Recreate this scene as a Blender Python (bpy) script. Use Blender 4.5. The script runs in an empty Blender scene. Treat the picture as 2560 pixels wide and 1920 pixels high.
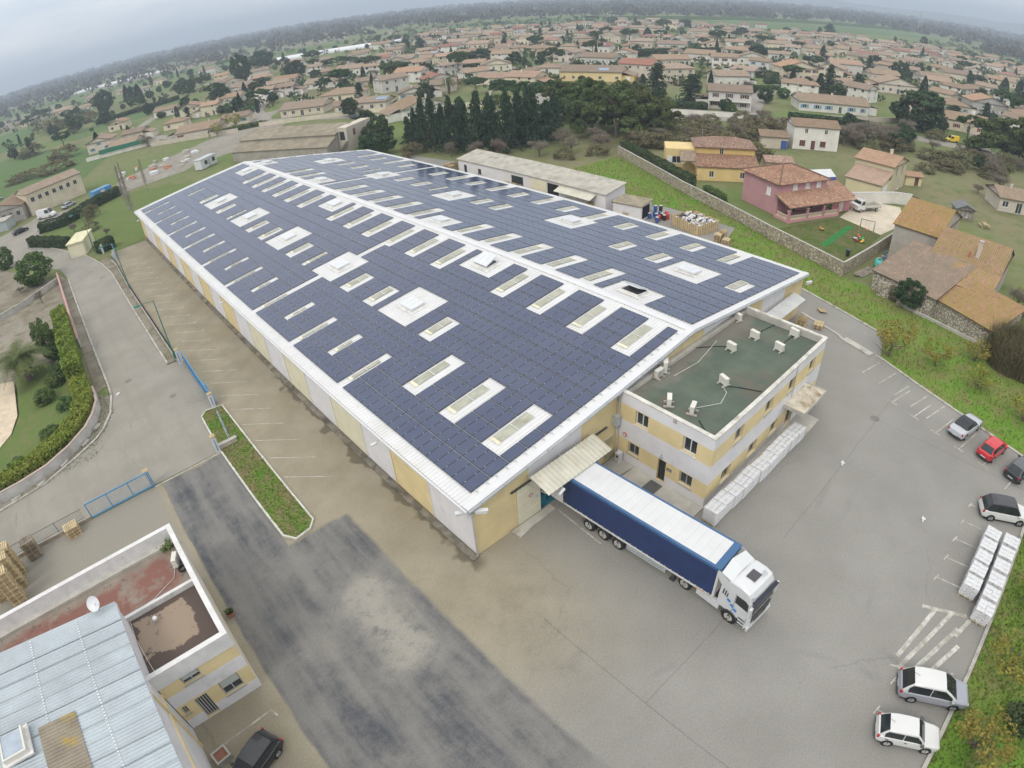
import bpy, math, random
import numpy as np
from mathutils import Matrix, Vector

SC = bpy.context.scene
COL = SC.collection
R = math.radians
rnd = random.Random(11)

# ------------------------------------------------------------------ camera (wide action-camera lens on a drone)
cam_data = bpy.data.cameras.new('camera')
cam = bpy.data.objects.new('camera', cam_data)
COL.objects.link(cam)
SC.camera = cam
cam_data.type = 'PANO'
cam_data.sensor_fit = 'HORIZONTAL'
cam_data.sensor_width = 36.0
cam_data.sensor_height = 27.0
cam_data.clip_start = 0.1
cam_data.clip_end = 30000.0
cy = cam_data if hasattr(cam_data, 'panorama_type') else cam_data.cycles
cy.panorama_type = 'FISHEYE_LENS_POLYNOMIAL'
cy.fisheye_fov = 3.1
_F, _K3, _K5 = 1528.1132, 0.0850, 0.0023
_th = np.linspace(0, 1.05, 400)
_r = _F * (_th + _K3 * _th ** 3 + _K5 * _th ** 5) / 2560 * 36
_k = np.linalg.lstsq(np.stack([_r, _r ** 2, _r ** 3, _r ** 4], 1), _th, rcond=None)[0]
cy.fisheye_polynomial_k0 = 0.0
cy.fisheye_polynomial_k1, cy.fisheye_polynomial_k2, cy.fisheye_polynomial_k3, cy.fisheye_polynomial_k4 = [-float(q) for q in _k]
CX = (-15.116, -23.196, 33.528)
_A = [(0.74118635, -0.66881382, -0.05771364), (0.41968045, 0.39455597, 0.81743129), (0.52393808, 0.6300902, -0.57312758)]
cam.matrix_world = Matrix([[_A[0][i], _A[1][i], -_A[2][i], CX[i]] for i in range(3)] + [[0, 0, 0, 1]])

# ------------------------------------------------------------------ world: overcast sky
SUN_EL, SUN_AZ = R(48), R(200)          # azimuth measured from +X towards +Y
world = bpy.data.worlds.new('World')
SC.world = world
world.use_nodes = True
wt = world.node_tree
wt.nodes.clear()
def WN(t, **k):
    n = wt.nodes.new(t)
    for a, b in k.items():
        setattr(n, a, b)
    return n
out = WN('ShaderNodeOutputWorld'); bg = WN('ShaderNodeBackground')
sky = WN('ShaderNodeTexSky', sky_type='NISHITA', sun_disc=False)
sky.sun_elevation = SUN_EL
sky.sun_rotation = R(90) - SUN_AZ
sky.altitude = 50; sky.dust_density = 1.5; sky.air_density = 1.2
tc = WN('ShaderNodeTexCoord'); sep = WN('ShaderNodeSeparateXYZ')
wt.links.new(tc.outputs['Generated'], sep.inputs[0])
# cloud deck: brighter towards the zenith as an overcast sky is
zc = WN('ShaderNodeMath', operation='MAXIMUM'); zc.inputs[1].default_value = 0.0
wt.links.new(sep.outputs['Z'], zc.inputs[0])
grad = WN('ShaderNodeMapRange'); grad.inputs['From Min'].default_value = 0; grad.inputs['From Max'].default_value = 1
grad.inputs['To Min'].default_value = 1.0; grad.inputs['To Max'].default_value = 1.7
wt.links.new(zc.outputs[0], grad.inputs['Value'])
# project direction on a cloud plane so that bands flatten towards the horizon
za = WN('ShaderNodeMath', operation='ADD'); za.inputs[1].default_value = 0.12
wt.links.new(zc.outputs[0], za.inputs[0])
dv = WN('ShaderNodeVectorMath', operation='DIVIDE')
cmb = WN('ShaderNodeCombineXYZ')
for q in 'XYZ': wt.links.new(za.outputs[0], cmb.inputs[q])
wt.links.new(tc.outputs['Generated'], dv.inputs[0]); wt.links.new(cmb.outputs[0], dv.inputs[1])
nz = WN('ShaderNodeTexNoise'); nz.inputs['Scale'].default_value = 0.85; nz.inputs['Detail'].default_value = 6; nz.inputs['Roughness'].default_value = .5; nz.inputs['Distortion'].default_value = .25
wt.links.new(dv.outputs[0], nz.inputs['Vector'])
ramp = WN('ShaderNodeValToRGB')
ramp.color_ramp.elements[0].position = .36; ramp.color_ramp.elements[0].color = (.72, .81, .91, 1)
ramp.color_ramp.elements[1].position = .64; ramp.color_ramp.elements[1].color = (.98, 1.0, 1.03, 1)
wt.links.new(nz.outputs['Fac'], ramp.inputs['Fac'])
mul = WN('ShaderNodeVectorMath', operation='SCALE'); wt.links.new(ramp.outputs[0], mul.inputs[0]); wt.links.new(grad.outputs[0], mul.inputs['Scale'])
warm = WN('ShaderNodeMix', data_type='RGBA', blend_type='MIX'); wt.links.new(zc.outputs[0], warm.inputs['Factor']); warm.inputs['A'].default_value = (1, 1, 1, 1); warm.inputs['B'].default_value = (1.07, 1.0, .91, 1)
mw = WN('ShaderNodeVectorMath', operation='MULTIPLY'); wt.links.new(mul.outputs[0], mw.inputs[0]); wt.links.new(warm.outputs['Result'], mw.inputs[1])
sc10 = WN('ShaderNodeVectorMath', operation='SCALE'); sc10.inputs['Scale'].default_value = 10.0
wt.links.new(mw.outputs[0], sc10.inputs[0])
mx = WN('ShaderNodeMix', data_type='RGBA'); mx.inputs['Factor'].default_value = 0.90
wt.links.new(sky.outputs[0], mx.inputs['A']); wt.links.new(sc10.outputs[0], mx.inputs['B'])
wt.links.new(mx.outputs['Result'], bg.inputs['Color'])
bg.inputs['Strength'].default_value = 0.10
wt.links.new(bg.outputs[0], out.inputs['Surface'])

sun_d = bpy.data.lights.new('sun', 'SUN'); sun = bpy.data.objects.new('sun', sun_d); COL.objects.link(sun)
sun_d.energy = 1.4; sun_d.angle = R(20); sun_d.color = (1.0, .93, .82)
sun.rotation_euler = Vector((math.cos(SUN_AZ) * math.cos(SUN_EL), math.sin(SUN_AZ) * math.cos(SUN_EL), math.sin(SUN_EL))).to_track_quat('Z', 'Y').to_euler()

vs = SC.view_settings
vs.view_transform = 'Standard'; vs.look = 'None'; vs.exposure = 0.12; vs.gamma = 1.0; vs.use_curve_mapping = False
SC.render.engine = 'CYCLES'
SC.cycles.use_denoising = True
SC.cycles.max_bounces = 6; SC.cycles.diffuse_bounces = 3; SC.cycles.glossy_bounces = 2; SC.cycles.transmission_bounces = 2
SC.cycles.transparent_max_bounces = 4; SC.cycles.volume_bounces = 0
SC.cycles.caustics_reflective = False; SC.cycles.caustics_refractive = False

# ------------------------------------------------------------------ materials
MATS = {}
def _nodes(name):
    m = bpy.data.materials.new(name); m.use_nodes = True
    nt = m.node_tree
    return m, nt, nt.nodes['Principled BSDF']
def N(nt, t, **k):
    n = nt.nodes.new(t)
    for a, b in k.items(): setattr(n, a, b)
    return n
def noise(nt, vec, scale, detail=3, rough=.55, out='Fac'):
    n = N(nt, 'ShaderNodeTexNoise'); n.inputs['Scale'].default_value = scale; n.inputs['Detail'].default_value = detail; n.inputs['Roughness'].default_value = rough
    if vec is not None: nt.links.new(vec, n.inputs['Vector'])
    return n.outputs[out]
def rampf(nt, fac, a, b, ca=(0, 0, 0, 1), cb=(1, 1, 1, 1)):
    r = N(nt, 'ShaderNodeValToRGB'); e = r.color_ramp.elements
    e[0].position = a; e[1].position = b; e[0].color = ca; e[1].color = cb
    nt.links.new(fac, r.inputs[0]); return r.outputs[0]
def mixc(nt, fac, a, b, mode='MIX'):
    m = N(nt, 'ShaderNodeMix', data_type='RGBA', blend_type=mode)
    for sock, v in (('Factor', fac), ('A', a), ('B', b)):
        if hasattr(v, 'links') or hasattr(v, 'is_output'): nt.links.new(v, m.inputs[sock])
        elif isinstance(v, (int, float)): m.inputs[sock].default_value = v
        else: m.inputs[sock].default_value = (*v, 1) if len(v) == 3 else v
    return m.outputs['Result']
def mth(nt, op, a, b=None, clamp=False):
    m = N(nt, 'ShaderNodeMath', operation=op, use_clamp=clamp)
    for i, v in enumerate((a, b)):
        if v is None: continue
        if isinstance(v, (int, float)): m.inputs[i].default_value = v
        else: nt.links.new(v, m.inputs[i])
    return m.outputs[0]
def bump(nt, bs, height, strength, dist=.05):
    b = N(nt, 'ShaderNodeBump'); b.inputs['Strength'].default_value = strength; b.inputs['Distance'].default_value = dist
    nt.links.new(height, b.inputs['Height']); nt.links.new(b.outputs[0], bs.inputs['Normal'])
def pos(nt): return N(nt, 'ShaderNodeNewGeometry').outputs['Position']

def obj_tone(nt, c, amt):
    oi = N(nt, 'ShaderNodeObjectInfo'); hs = N(nt, 'ShaderNodeHueSaturation'); nt.links.new(c, hs.inputs['Color'])
    nt.links.new(mth(nt, 'ADD', mth(nt, 'MULTIPLY', oi.outputs['Random'], amt), 1 - amt / 2), hs.inputs['Value'])
    nt.links.new(mth(nt, 'ADD', mth(nt, 'MULTIPLY', mth(nt, 'FRACT', mth(nt, 'MULTIPLY', oi.outputs['Random'], 7.3)), amt * .8), 1 - amt * .5), hs.inputs['Saturation'])
    return hs.outputs[0]
def mat(name, col, rough=.75, var=.12, scale=1.2, fine=.10, fscale=18, metal=0, spec=.4, bmp=0, dirt=None, dirt_at=(.55, .75), coat=0):
    if name in MATS: return MATS[name]
    m, nt, bs = _nodes(name)
    P = pos(nt)
    n1 = noise(nt, P, scale, 4)
    c = mixc(nt, rampf(nt, n1, .35, .65), tuple(q * (1 - var) for q in col), tuple(min(1, q * (1 + var)) for q in col))
    if fine:
        n2 = noise(nt, P, fscale, 2)
        v = mth(nt, 'ADD', mth(nt, 'MULTIPLY', n2, 2 * fine), 1 - fine)
        mm = N(nt, 'ShaderNodeVectorMath', operation='SCALE'); nt.links.new(c, mm.inputs[0]); nt.links.new(v, mm.inputs['Scale']); c = mm.outputs[0]
    if dirt:
        n3 = noise(nt, P, scale * .6, 6, .65)
        c = mixc(nt, rampf(nt, n3, *dirt_at), c, dirt)
    if name.startswith('render_'): c = obj_tone(nt, c, .3)
    nt.links.new(c, bs.inputs['Base Color'])
    bs.inputs['Roughness'].default_value = rough; bs.inputs['Metallic'].default_value = metal
    bs.inputs['Specular IOR Level'].default_value = spec
    if coat: bs.inputs['Coat Weight'].default_value = coat; bs.inputs['Coat Roughness'].default_value = .05
    if bmp: bump(nt, bs, noise(nt, P, fscale, 4), bmp, .02)
    MATS[name] = m
    return m

def m_foliage(name, col, col2, var=.35, trans=.15):
    if name in MATS: return MATS[name]
    m, nt, bs = _nodes(name)
    P = pos(nt)
    oi = N(nt, 'ShaderNodeObjectInfo')
    n1 = rampf(nt, noise(nt, P, .55, 3), .35, .65)
    n2 = noise(nt, P, 4.0, 2)
    c = mixc(nt, n1, col, col2)
    hs = N(nt, 'ShaderNodeHueSaturation')
    nt.links.new(c, hs.inputs['Color'])
    nt.links.new(mth(nt, 'ADD', mth(nt, 'MULTIPLY', n2, var * 2), 1 - var), hs.inputs['Value'])
    nt.links.new(mth(nt, 'ADD', mth(nt, 'MULTIPLY', oi.outputs['Random'], .05), .475), hs.inputs['Hue'])
    nt.links.new(hs.outputs[0], bs.inputs['Base Color'])
    bs.inputs['Roughness'].default_value = .75; bs.inputs['Specular IOR Level'].default_value = .2
    if trans:
        t = N(nt, 'ShaderNodeBsdfTranslucent'); nt.links.new(hs.outputs[0], t.inputs[0])
        ms = N(nt, 'ShaderNodeMixShader'); ms.inputs[0].default_value = trans
        nt.links.new(bs.outputs[0], ms.inputs[1]); nt.links.new(t.outputs[0], ms.inputs[2])
        nt.links.new(ms.outputs[0], nt.nodes['Material Output'].inputs['Surface'])
    MATS[name] = m
    return m

def m_tiles(name, a, b, c3, cw=.22, ch=.34, moss=None):
    """clay roof tiles: UV in metres (u along the eave, v up the slope); each tile its own tone, barrel relief"""
    if name in MATS: return MATS[name]
    m, nt, bs = _nodes(name)
    uv = N(nt, 'ShaderNodeUVMap').outputs[0]
    s = N(nt, 'ShaderNodeSeparateXYZ'); nt.links.new(uv, s.inputs[0])
    u = mth(nt, 'DIVIDE', s.outputs[0], cw); v = mth(nt, 'DIVIDE', s.outputs[1], ch)
    fu = mth(nt, 'FLOOR', u); fv = mth(nt, 'FLOOR', v)
    cb = N(nt, 'ShaderNodeCombineXYZ'); nt.links.new(fu, cb.inputs[0]); nt.links.new(fv, cb.inputs[1])
    wn = N(nt, 'ShaderNodeTexWhiteNoise', noise_dimensions='2D'); nt.links.new(cb.outputs[0], wn.inputs['Vector'])
    r = N(nt, 'ShaderNodeValToRGB'); e = r.color_ramp.elements
    e[0].position = 0; e[0].color = (*a, 1); e[1].position = 1; e[1].color = (*c3, 1)
    q = e.new(.55); q.color = (*b, 1)
    nt.links.new(wn.outputs[0], r.inputs[0])
    c = r.outputs[0]
    P = pos(nt)
    c = mixc(nt, mth(nt, 'MULTIPLY', rampf(nt, noise(nt, P, .5, 5, .65), .45, .72), .45), c, tuple(x * .55 for x in b))
    if moss: c = mixc(nt, rampf(nt, noise(nt, P, 1.1, 5, .7), .42, .62), c, moss)
    ru = mth(nt, 'FRACT', u); rv = mth(nt, 'FRACT', v)
    hb = mth(nt, 'SINE', mth(nt, 'MULTIPLY', ru, math.pi))
    gap = rampf(nt, rv, 0.0, .16)
    hmix = mth(nt, 'ADD', hb, mth(nt, 'MULTIPLY', mth(nt, 'SUBTRACT', 1.0, rv), .6))
    seam = mth(nt, 'MULTIPLY', rampf(nt, hb, .0, .45), gap)
    c = mixc(nt, mth(nt, 'MULTIPLY', mth(nt, 'SUBTRACT', 1.0, seam), .7), c, tuple(x * .25 for x in b))
    c = obj_tone(nt, c, .34)
    nt.links.new(c, bs.inputs['Base Color'])
    bs.inputs['Roughness'].default_value = .85; bs.inputs['Specular IOR Level'].default_value = .25
    bump(nt, bs, hmix, .8, .06)
    MATS[name] = m
    return m

def m_glass(name='window_glass', col=(.03, .035, .04)):
    if name in MATS: return MATS[name]
    m, nt, bs = _nodes(name)
    c = mixc(nt, noise(nt, pos(nt), .9, 2), tuple(q * .5 for q in col), tuple(q * 1.8 for q in col))
    nt.links.new(c, bs.inputs['Base Color'])
    bs.inputs['Roughness'].default_value = .06; bs.inputs['Specular IOR Level'].default_value = .6
    MATS[name] = m
    return m

# ------------------------------------------------------------------ mesh helpers
class MB:
    def __init__(s): s.v = []; s.f = []; s.uv = []; s.mi = []; s.T = Matrix.Identity(4); s.cur = 0; s.hasuv = False
    def P(s, p):
        s.v.append(tuple(s.T @ Vector(p))); return len(s.v) - 1
    def face(s, pts, uv=None):
        ids = [s.P(p) for p in pts]
        s.f.append(ids); s.mi.append(s.cur)
        if uv: s.hasuv = True
        s.uv.append(uv or [(0, 0)] * len(pts)); return s
    quad = lambda s, a, b, c, d, uv=None: s.face((a, b, c, d), uv)
    def box(s, x0, y0, z0, x1, y1, z1, skip=''):
        if x0 > x1: x0, x1 = x1, x0
        if y0 > y1: y0, y1 = y1, y0
        if z0 > z1: z0, z1 = z1, z0
        c = [s.P(p) for p in ((x0, y0, z0), (x1, y0, z0), (x1, y1, z0), (x0, y1, z0), (x0, y0, z1), (x1, y0, z1), (x1, y1, z1), (x0, y1, z1))]
        for k, q in (('b', (0, 3, 2, 1)), ('t', (4, 5, 6, 7)), ('-y', (0, 1, 5, 4)), ('+x', (1, 2, 6, 5)), ('+y', (2, 3, 7, 6)), ('-x', (3, 0, 4, 7))):
            if k in skip.split(): continue
            s.f.append([c[i] for i in q]); s.mi.append(s.cur); s.uv.append([(0, 0)] * 4)
        return s
    def bar(s, p0, p1, w, h=None):
        """square bar between two points"""
        h = h or w
        p0, p1 = Vector(p0), Vector(p1); d = (p1 - p0); L = d.length
        if L < 1e-6: return s
        d /= L; a = d.cross(Vector((0, 0, 1)))
        if a.length < 1e-3: a = Vector((1, 0, 0))
        a.normalize(); b = a.cross(d)
        a *= w / 2; b *= h / 2
        r = [[p + a + b, p - a + b, p - a - b, p + a - b] for p in (p0, p1)]
        i = [[s.P(q) for q in rr] for rr in r]
        F = [[i[0][k], i[0][(k + 1) % 4], i[1][(k + 1) % 4], i[1][k]] for k in range(4)] + [i[0][::-1], i[1]]
        for f in F: s.f.append(f); s.mi.append(s.cur); s.uv.append([(0, 0)] * 4)
        return s
    def tube(s, pts, rad, n=6, cap=True):
        """tapered tube through points; rad number or list"""
        pts = [Vector(p) for p in pts]
        if isinstance(rad, (int, float)): rad = [rad] * len(pts)
        rings = []
        for k, p in enumerate(pts):
            d = (pts[min(k + 1, len(pts) - 1)] - pts[max(k - 1, 0)])
            if d.length < 1e-6: d = Vector((0, 0, 1))
            d.normalize(); a = d.cross(Vector((0, 0, 1)) if abs(d.z) < .95 else Vector((1, 0, 0))); a.normalize(); b = d.cross(a)
            rings.append([s.P(p + (a * math.cos(2 * math.pi * q / n) + b * math.sin(2 * math.pi * q / n)) * rad[k]) for q in range(n)])
        for k in range(len(rings) - 1):
            for q in range(n):
                s.f.append([rings[k][q], rings[k][(q + 1) % n], rings[k + 1][(q + 1) % n], rings[k + 1][q]]); s.mi.append(s.cur); s.uv.append([(0, 0)] * 4)
        if cap:
            for rr in (rings[0][::-1], rings[-1]):
                s.f.append(rr); s.mi.append(s.cur); s.uv.append([(0, 0)] * n)
        return s
    def prism(s, poly, z0, z1, bottom=False):
        """vertical prism from an xy polygon (counter-clockwise)"""
        n = len(poly)
        a = [s.P((x, y, z0)) for x, y in poly]; b = [s.P((x, y, z1)) for x, y in poly]
        for k in range(n):
            s.f.append([a[k], a[(k + 1) % n], b[(k + 1) % n], b[k]]); s.mi.append(s.cur); s.uv.append([(0, 0)] * 4)
        s.f.append(b); s.mi.append(s.cur); s.uv.append([(0, 0)] * n)
        if bottom: s.f.append(a[::-1]); s.mi.append(s.cur); s.uv.append([(0, 0)] * n)
        return s
    def mesh(s, name, mats=None, smooth=False):
        me = bpy.data.meshes.new(name)
        me.from_pydata(s.v, [], s.f)
        if mats is not None:
            for m in (mats if isinstance(mats, (list, tuple)) else [mats]): me.materials.append(m)
        if len(set(s.mi)) > 1: me.polygons.foreach_set('material_index', s.mi)
        if s.hasuv:
            ul = me.uv_layers.new(name='UVMap')
            ul.data.foreach_set('uv', [c for f in s.uv for p in f for c in p])
        if smooth: me.polygons.foreach_set('use_smooth', [True] * len(me.polygons))
        me.update()
        return me
    def build(s, name, mats=None, parent=None, smooth=False):
        return obj(name, s.mesh(name, mats, smooth), parent)

def obj(name, me, parent=None, M=None):
    o = bpy.data.objects.new(name, me); COL.objects.link(o)
    if parent is not None: o.parent = parent
    if M is not None: o.matrix_local = M
    return o
def tag(o, label=None, cat=None, group=None, kind=None):
    if label: o['label'] = label
    if cat: o['category'] = cat
    if group: o['group'] = group
    if kind: o['kind'] = kind
    return o
def thing(name, label, cat, loc=(0, 0, 0), rz=0, group=None):
    o = bpy.data.objects.new(name, None); COL.objects.link(o)
    o.empty_display_size = .5
    o.location = loc; o.rotation_euler = (0, 0, rz)
    return tag(o, label, cat, group)
def copy_tree(o, parent=None):
    c = o.copy(); COL.objects.link(c)
    if parent is not None: c.parent = parent
    for ch in list(o.children): copy_tree(ch, c)
    return c
def TR(x=0, y=0, z=0, rz=0, s=1):
    return Matrix.Translation((x, y, z)) @ Matrix.Rotation(rz, 4, 'Z') @ Matrix.Diagonal((s, s, s, 1))
def sheet(name, poly, z, m, kind='structure', parent=None):
    mb = MB(); mb.face([(x, y, z) for x, y in poly])
    o = mb.build(name, m, parent)
    if kind: o['kind'] = kind
    return o
def strip(mb, pts, w, z0, z1, off=0):
    """a kerb-like strip following a polyline"""
    pts = [Vector((p[0], p[1], 0)) for p in pts]
    L, Rr = [], []
    for k, p in enumerate(pts):
        d = pts[min(k + 1, len(pts) - 1)] - pts[max(k - 1, 0)]; d.normalize(); n = Vector((-d.y, d.x, 0))
        L.append(p + n * (off + w / 2)); Rr.append(p + n * (off - w / 2))
    for k in range(len(pts) - 1):
        a, b, c, d = Rr[k], Rr[k + 1], L[k + 1], L[k]
        t = lambda q, z: (q.x, q.y, z)
        mb.quad(t(a, z1), t(b, z1), t(c, z1), t(d, z1))
        mb.quad(t(a, z0), t(b, z0), t(b, z1), t(a, z1)); mb.quad(t(c, z0), t(d, z0), t(d, z1), t(c, z1))
    for q, r_ in ((L[0], Rr[0]), (Rr[-1], L[-1])):
        mb.quad((q.x, q.y, z0), (r_.x, r_.y, z0), (r_.x, r_.y, z1), (q.x, q.y, z1))
    return mb
def wallgrid(mb, T, w, h, holes=(), depth=.2, bands=None):
    """wall in local x (along), z (up), facing -y; holes (x0,z0,x1,z1) are real recesses; bands [(z, material index)]"""
    old = mb.T; mb.T = old @ T
    xs = sorted({0, w, *[q for hh in holes for q in (hh[0], hh[2])]})
    zs = sorted({0, h, *[q for hh in holes for q in (hh[1], hh[3])], *([b[0] for b in bands if 0 < b[0] < h] if bands else [])})
    for i in range(len(xs) - 1):
        for k in range(len(zs) - 1):
            cx_, cz_ = (xs[i] + xs[i + 1]) / 2, (zs[k] + zs[k + 1]) / 2
            if any(a < cx_ < c and b < cz_ < d for a, b, c, d in holes): continue
            if bands:
                for zb, mi in bands:
                    if cz_ >= zb: mb.cur = mi
            mb.quad((xs[i], 0, zs[k]), (xs[i + 1], 0, zs[k]), (xs[i + 1], 0, zs[k + 1]), (xs[i], 0, zs[k + 1]))
    for a, b, c, d in holes:
        if bands:
            for zb, mi in bands:
                if (b + d) / 2 >= zb: mb.cur = mi
        D = depth
        mb.quad((a, 0, b), (a, D, b), (c, D, b), (c, 0, b)); mb.quad((a, 0, d), (c, 0, d), (c, D, d), (a, D, d))
        mb.quad((a, 0, b), (a, 0, d), (a, D, d), (a, D, b)); mb.quad((c, 0, b), (c, D, b), (c, D, d), (c, 0, d))
    mb.T = old; mb.cur = 0
    return mb
# ------------------------------------------------------------------ surface materials
def maprange(nt, v, a, b, c=0., d=1.):
    n = N(nt, 'ShaderNodeMapRange', interpolation_type='SMOOTHSTEP')
    nt.links.new(v, n.inputs['Value'])
    for k, q in zip(('From Min', 'From Max', 'To Min', 'To Max'), (a, b, c, d)): n.inputs[k].default_value = q
    return n.outputs[0]
def boxmask(nt, x, y, x0, x1, y0, y1, s):
    a = mth(nt, 'MULTIPLY', maprange(nt, x, x0 - s, x0 + s), maprange(nt, x, x1 + s, x1 - s))
    b = mth(nt, 'MULTIPLY', maprange(nt, y, y0 - s, y0 + s), maprange(nt, y, y1 + s, y1 - s))
    return mth(nt, 'MULTIPLY', a, b)
def ground_common(nt, P):
    s = N(nt, 'ShaderNodeSeparateXYZ'); nt.links.new(P, s.inputs[0])
    return s.outputs[0], s.outputs[1]
def cracks(nt, P, scale, width, keep=.55):
    d = noise(nt, P, .5, 4, .6, 'Color')
    mv = N(nt, 'ShaderNodeVectorMath', operation='MULTIPLY_ADD'); mv.inputs[1].default_value = (1.6, 1.6, 0)
    nt.links.new(d, mv.inputs[0]); nt.links.new(P, mv.inputs[2])
    v = N(nt, 'ShaderNodeTexVoronoi', feature='DISTANCE_TO_EDGE'); v.inputs['Scale'].default_value = scale
    nt.links.new(mv.outputs[0], v.inputs['Vector'])
    k = rampf(nt, v.outputs['Distance'], 0, width, (1, 1, 1, 1), (0, 0, 0, 1))
    return mth(nt, 'MULTIPLY', k, rampf(nt, noise(nt, P, .11, 2), keep - .03, keep + .05))

def make_yard():
    m, nt, bs = _nodes('yard_asphalt'); P = pos(nt); x, y = ground_common(nt, P)
    wob = mth(nt, 'MULTIPLY', mth(nt, 'SUBTRACT', noise(nt, P, .35, 5, .65), .5), 3.2)
    xw = mth(nt, 'ADD', x, wob); yw = mth(nt, 'ADD', y, wob)
    grey = mixc(nt, rampf(nt, noise(nt, P, .12, 5, .6), .35, .65), (.222, .212, .194), (.268, .257, .237))
    beige = mixc(nt, rampf(nt, noise(nt, P, .3, 5, .6), .35, .65), (.245, .215, .155), (.300, .268, .198))
    c = mixc(nt, mth(nt, 'MULTIPLY', maprange(nt, xw, 8, -1), maprange(nt, yw, -16, -4)), grey, beige)
    # older grey slab west of the gate line
    c = mixc(nt, boxmask(nt, x, yw, -70, -16.4, 11, 26, .3), c, (.25, .232, .195))
    # newer dark bitumen lane from the gate southwards, worn
    lane = mth(nt, 'MULTIPLY', boxmask(nt, mth(nt, 'ADD', x, mth(nt, 'MULTIPLY', wob, .18)), mth(nt, 'ADD', y, mth(nt, 'MULTIPLY', wob, .3)), -16.0, -9.9, -60, 24.8, .12), 1.0)
    lane2 = boxmask(nt, mth(nt, 'ADD', x, mth(nt, 'MULTIPLY', wob, .18)), mth(nt, 'ADD', y, mth(nt, 'MULTIPLY', wob, .45)), -10.5, -4.8, -60, 10.2, .25)
    lane = mth(nt, 'MAXIMUM', lane, lane2)
    st = N(nt, 'ShaderNodeMapping'); st.inputs['Scale'].default_value = (.62, .07, 1); nt.links.new(P, st.inputs[0])
    streak = rampf(nt, noise(nt, st.outputs[0], 1.0, 5, .6), .40, .60)
    wear = rampf(nt, noise(nt, P, .2, 6, .75), .40, .62)
    dark = mixc(nt, streak, (.070, .074, .085), (.165, .160, .152))
    dark = mixc(nt, mth(nt, 'MULTIPLY', wear, .75), dark, (.215, .205, .185))
    worn = mth(nt, 'MULTIPLY', boxmask(nt, xw, yw, -9.4, -6.2, -4.5, 4.2, 1.2), rampf(nt, noise(nt, P, .9, 5, .7), .25, .5))
    dark = mixc(nt, worn, dark, (.285, .268, .235))
    c = mixc(nt, lane, c, dark)
    # oil and tyre marks in front of the dock, damp mud along the long wall
    c = mixc(nt, mth(nt, 'MULTIPLY', boxmask(nt, xw, yw, -3.5, 1.5, -12, -3, 1.5), mth(nt, 'MULTIPLY', rampf(nt, noise(nt, P, .8, 5, .7), .5, .66), .45)), c, (.17, .16, .14))
    damp = mth(nt, 'MULTIPLY', maprange(nt, mth(nt, 'ADD', x, mth(nt, 'MULTIPLY', mth(nt, 'SUBTRACT', noise(nt, P, .45, 2), .5), 3.5)), -1.15, -.75), boxmask(nt, x, y, -3, 0, -1, 33, .5))
    c = mixc(nt, mth(nt, 'MULTIPLY', damp, .8), c, (.105, .088, .06))
    c = mixc(nt, mth(nt, 'MULTIPLY', boxmask(nt, xw, yw, -7, 0, 34, 101, 1), mth(nt, 'MULTIPLY', rampf(nt, noise(nt, P, .35, 5, .7), .42, .70), .7)), c, (.215, .19, .145))
    c = mixc(nt, mth(nt, 'MULTIPLY', cracks(nt, P, .06, .0016, .55), .25), c, (.08, .075, .07))
    c = mixc(nt, mth(nt, 'MULTIPLY', rampf(nt, noise(nt, P, .6, 5, .75), .60, .8), .35), c, (.19, .178, .155))
    for (cx_, cy_, r0_) in ((24, -30, 13), (24, -30, 15.1), (-2, -26, 12), (-2, -26, 14), (17, -31, 9)):
        dd = N(nt, 'ShaderNodeVectorMath', operation='DISTANCE'); nt.links.new(P, dd.inputs[0]); dd.inputs[1].default_value = (cx_, cy_, 0)
        rr_ = mth(nt, 'ABSOLUTE', mth(nt, 'SUBTRACT', dd.outputs['Value'], r0_)); c = mixc(nt, mth(nt, 'MULTIPLY', mth(nt, 'MULTIPLY', maprange(nt, rr_, .32, .1), rampf(nt, noise(nt, P, .25, 3), .5, .7)), .22), c, (.13, .125, .118))
    # straight paving joints
    for (a0, a1, b0, b1) in ((16, 60, -14.79, -14.75), (34.56, 34.61, -30, -14.75), (-.4, -.35, -32, -7), (-.4, 9, -15.32, -15.28)):
        c = mixc(nt, mth(nt, 'MULTIPLY', boxmask(nt, mth(nt, 'ADD', x, mth(nt, 'MULTIPLY', wob, .06)), mth(nt, 'ADD', y, mth(nt, 'MULTIPLY', wob, .06)), a0, a1, b0, b1, .02), .55), c, (.09, .085, .08))
    g = noise(nt, P, 9, 5, .8)
    sc = N(nt, 'ShaderNodeVectorMath', operation='SCALE'); nt.links.new(c, sc.inputs[0]); nt.links.new(mth(nt, 'ADD', mth(nt, 'MULTIPLY', g, 1.1), .45), sc.inputs['Scale'])
    nt.links.new(sc.outputs[0], bs.inputs['Base Color']); bs.inputs['Roughness'].default_value = .9; bs.inputs['Specular IOR Level'].default_value = .25
    bump(nt, bs, g, .35, .01)
    return m
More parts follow.
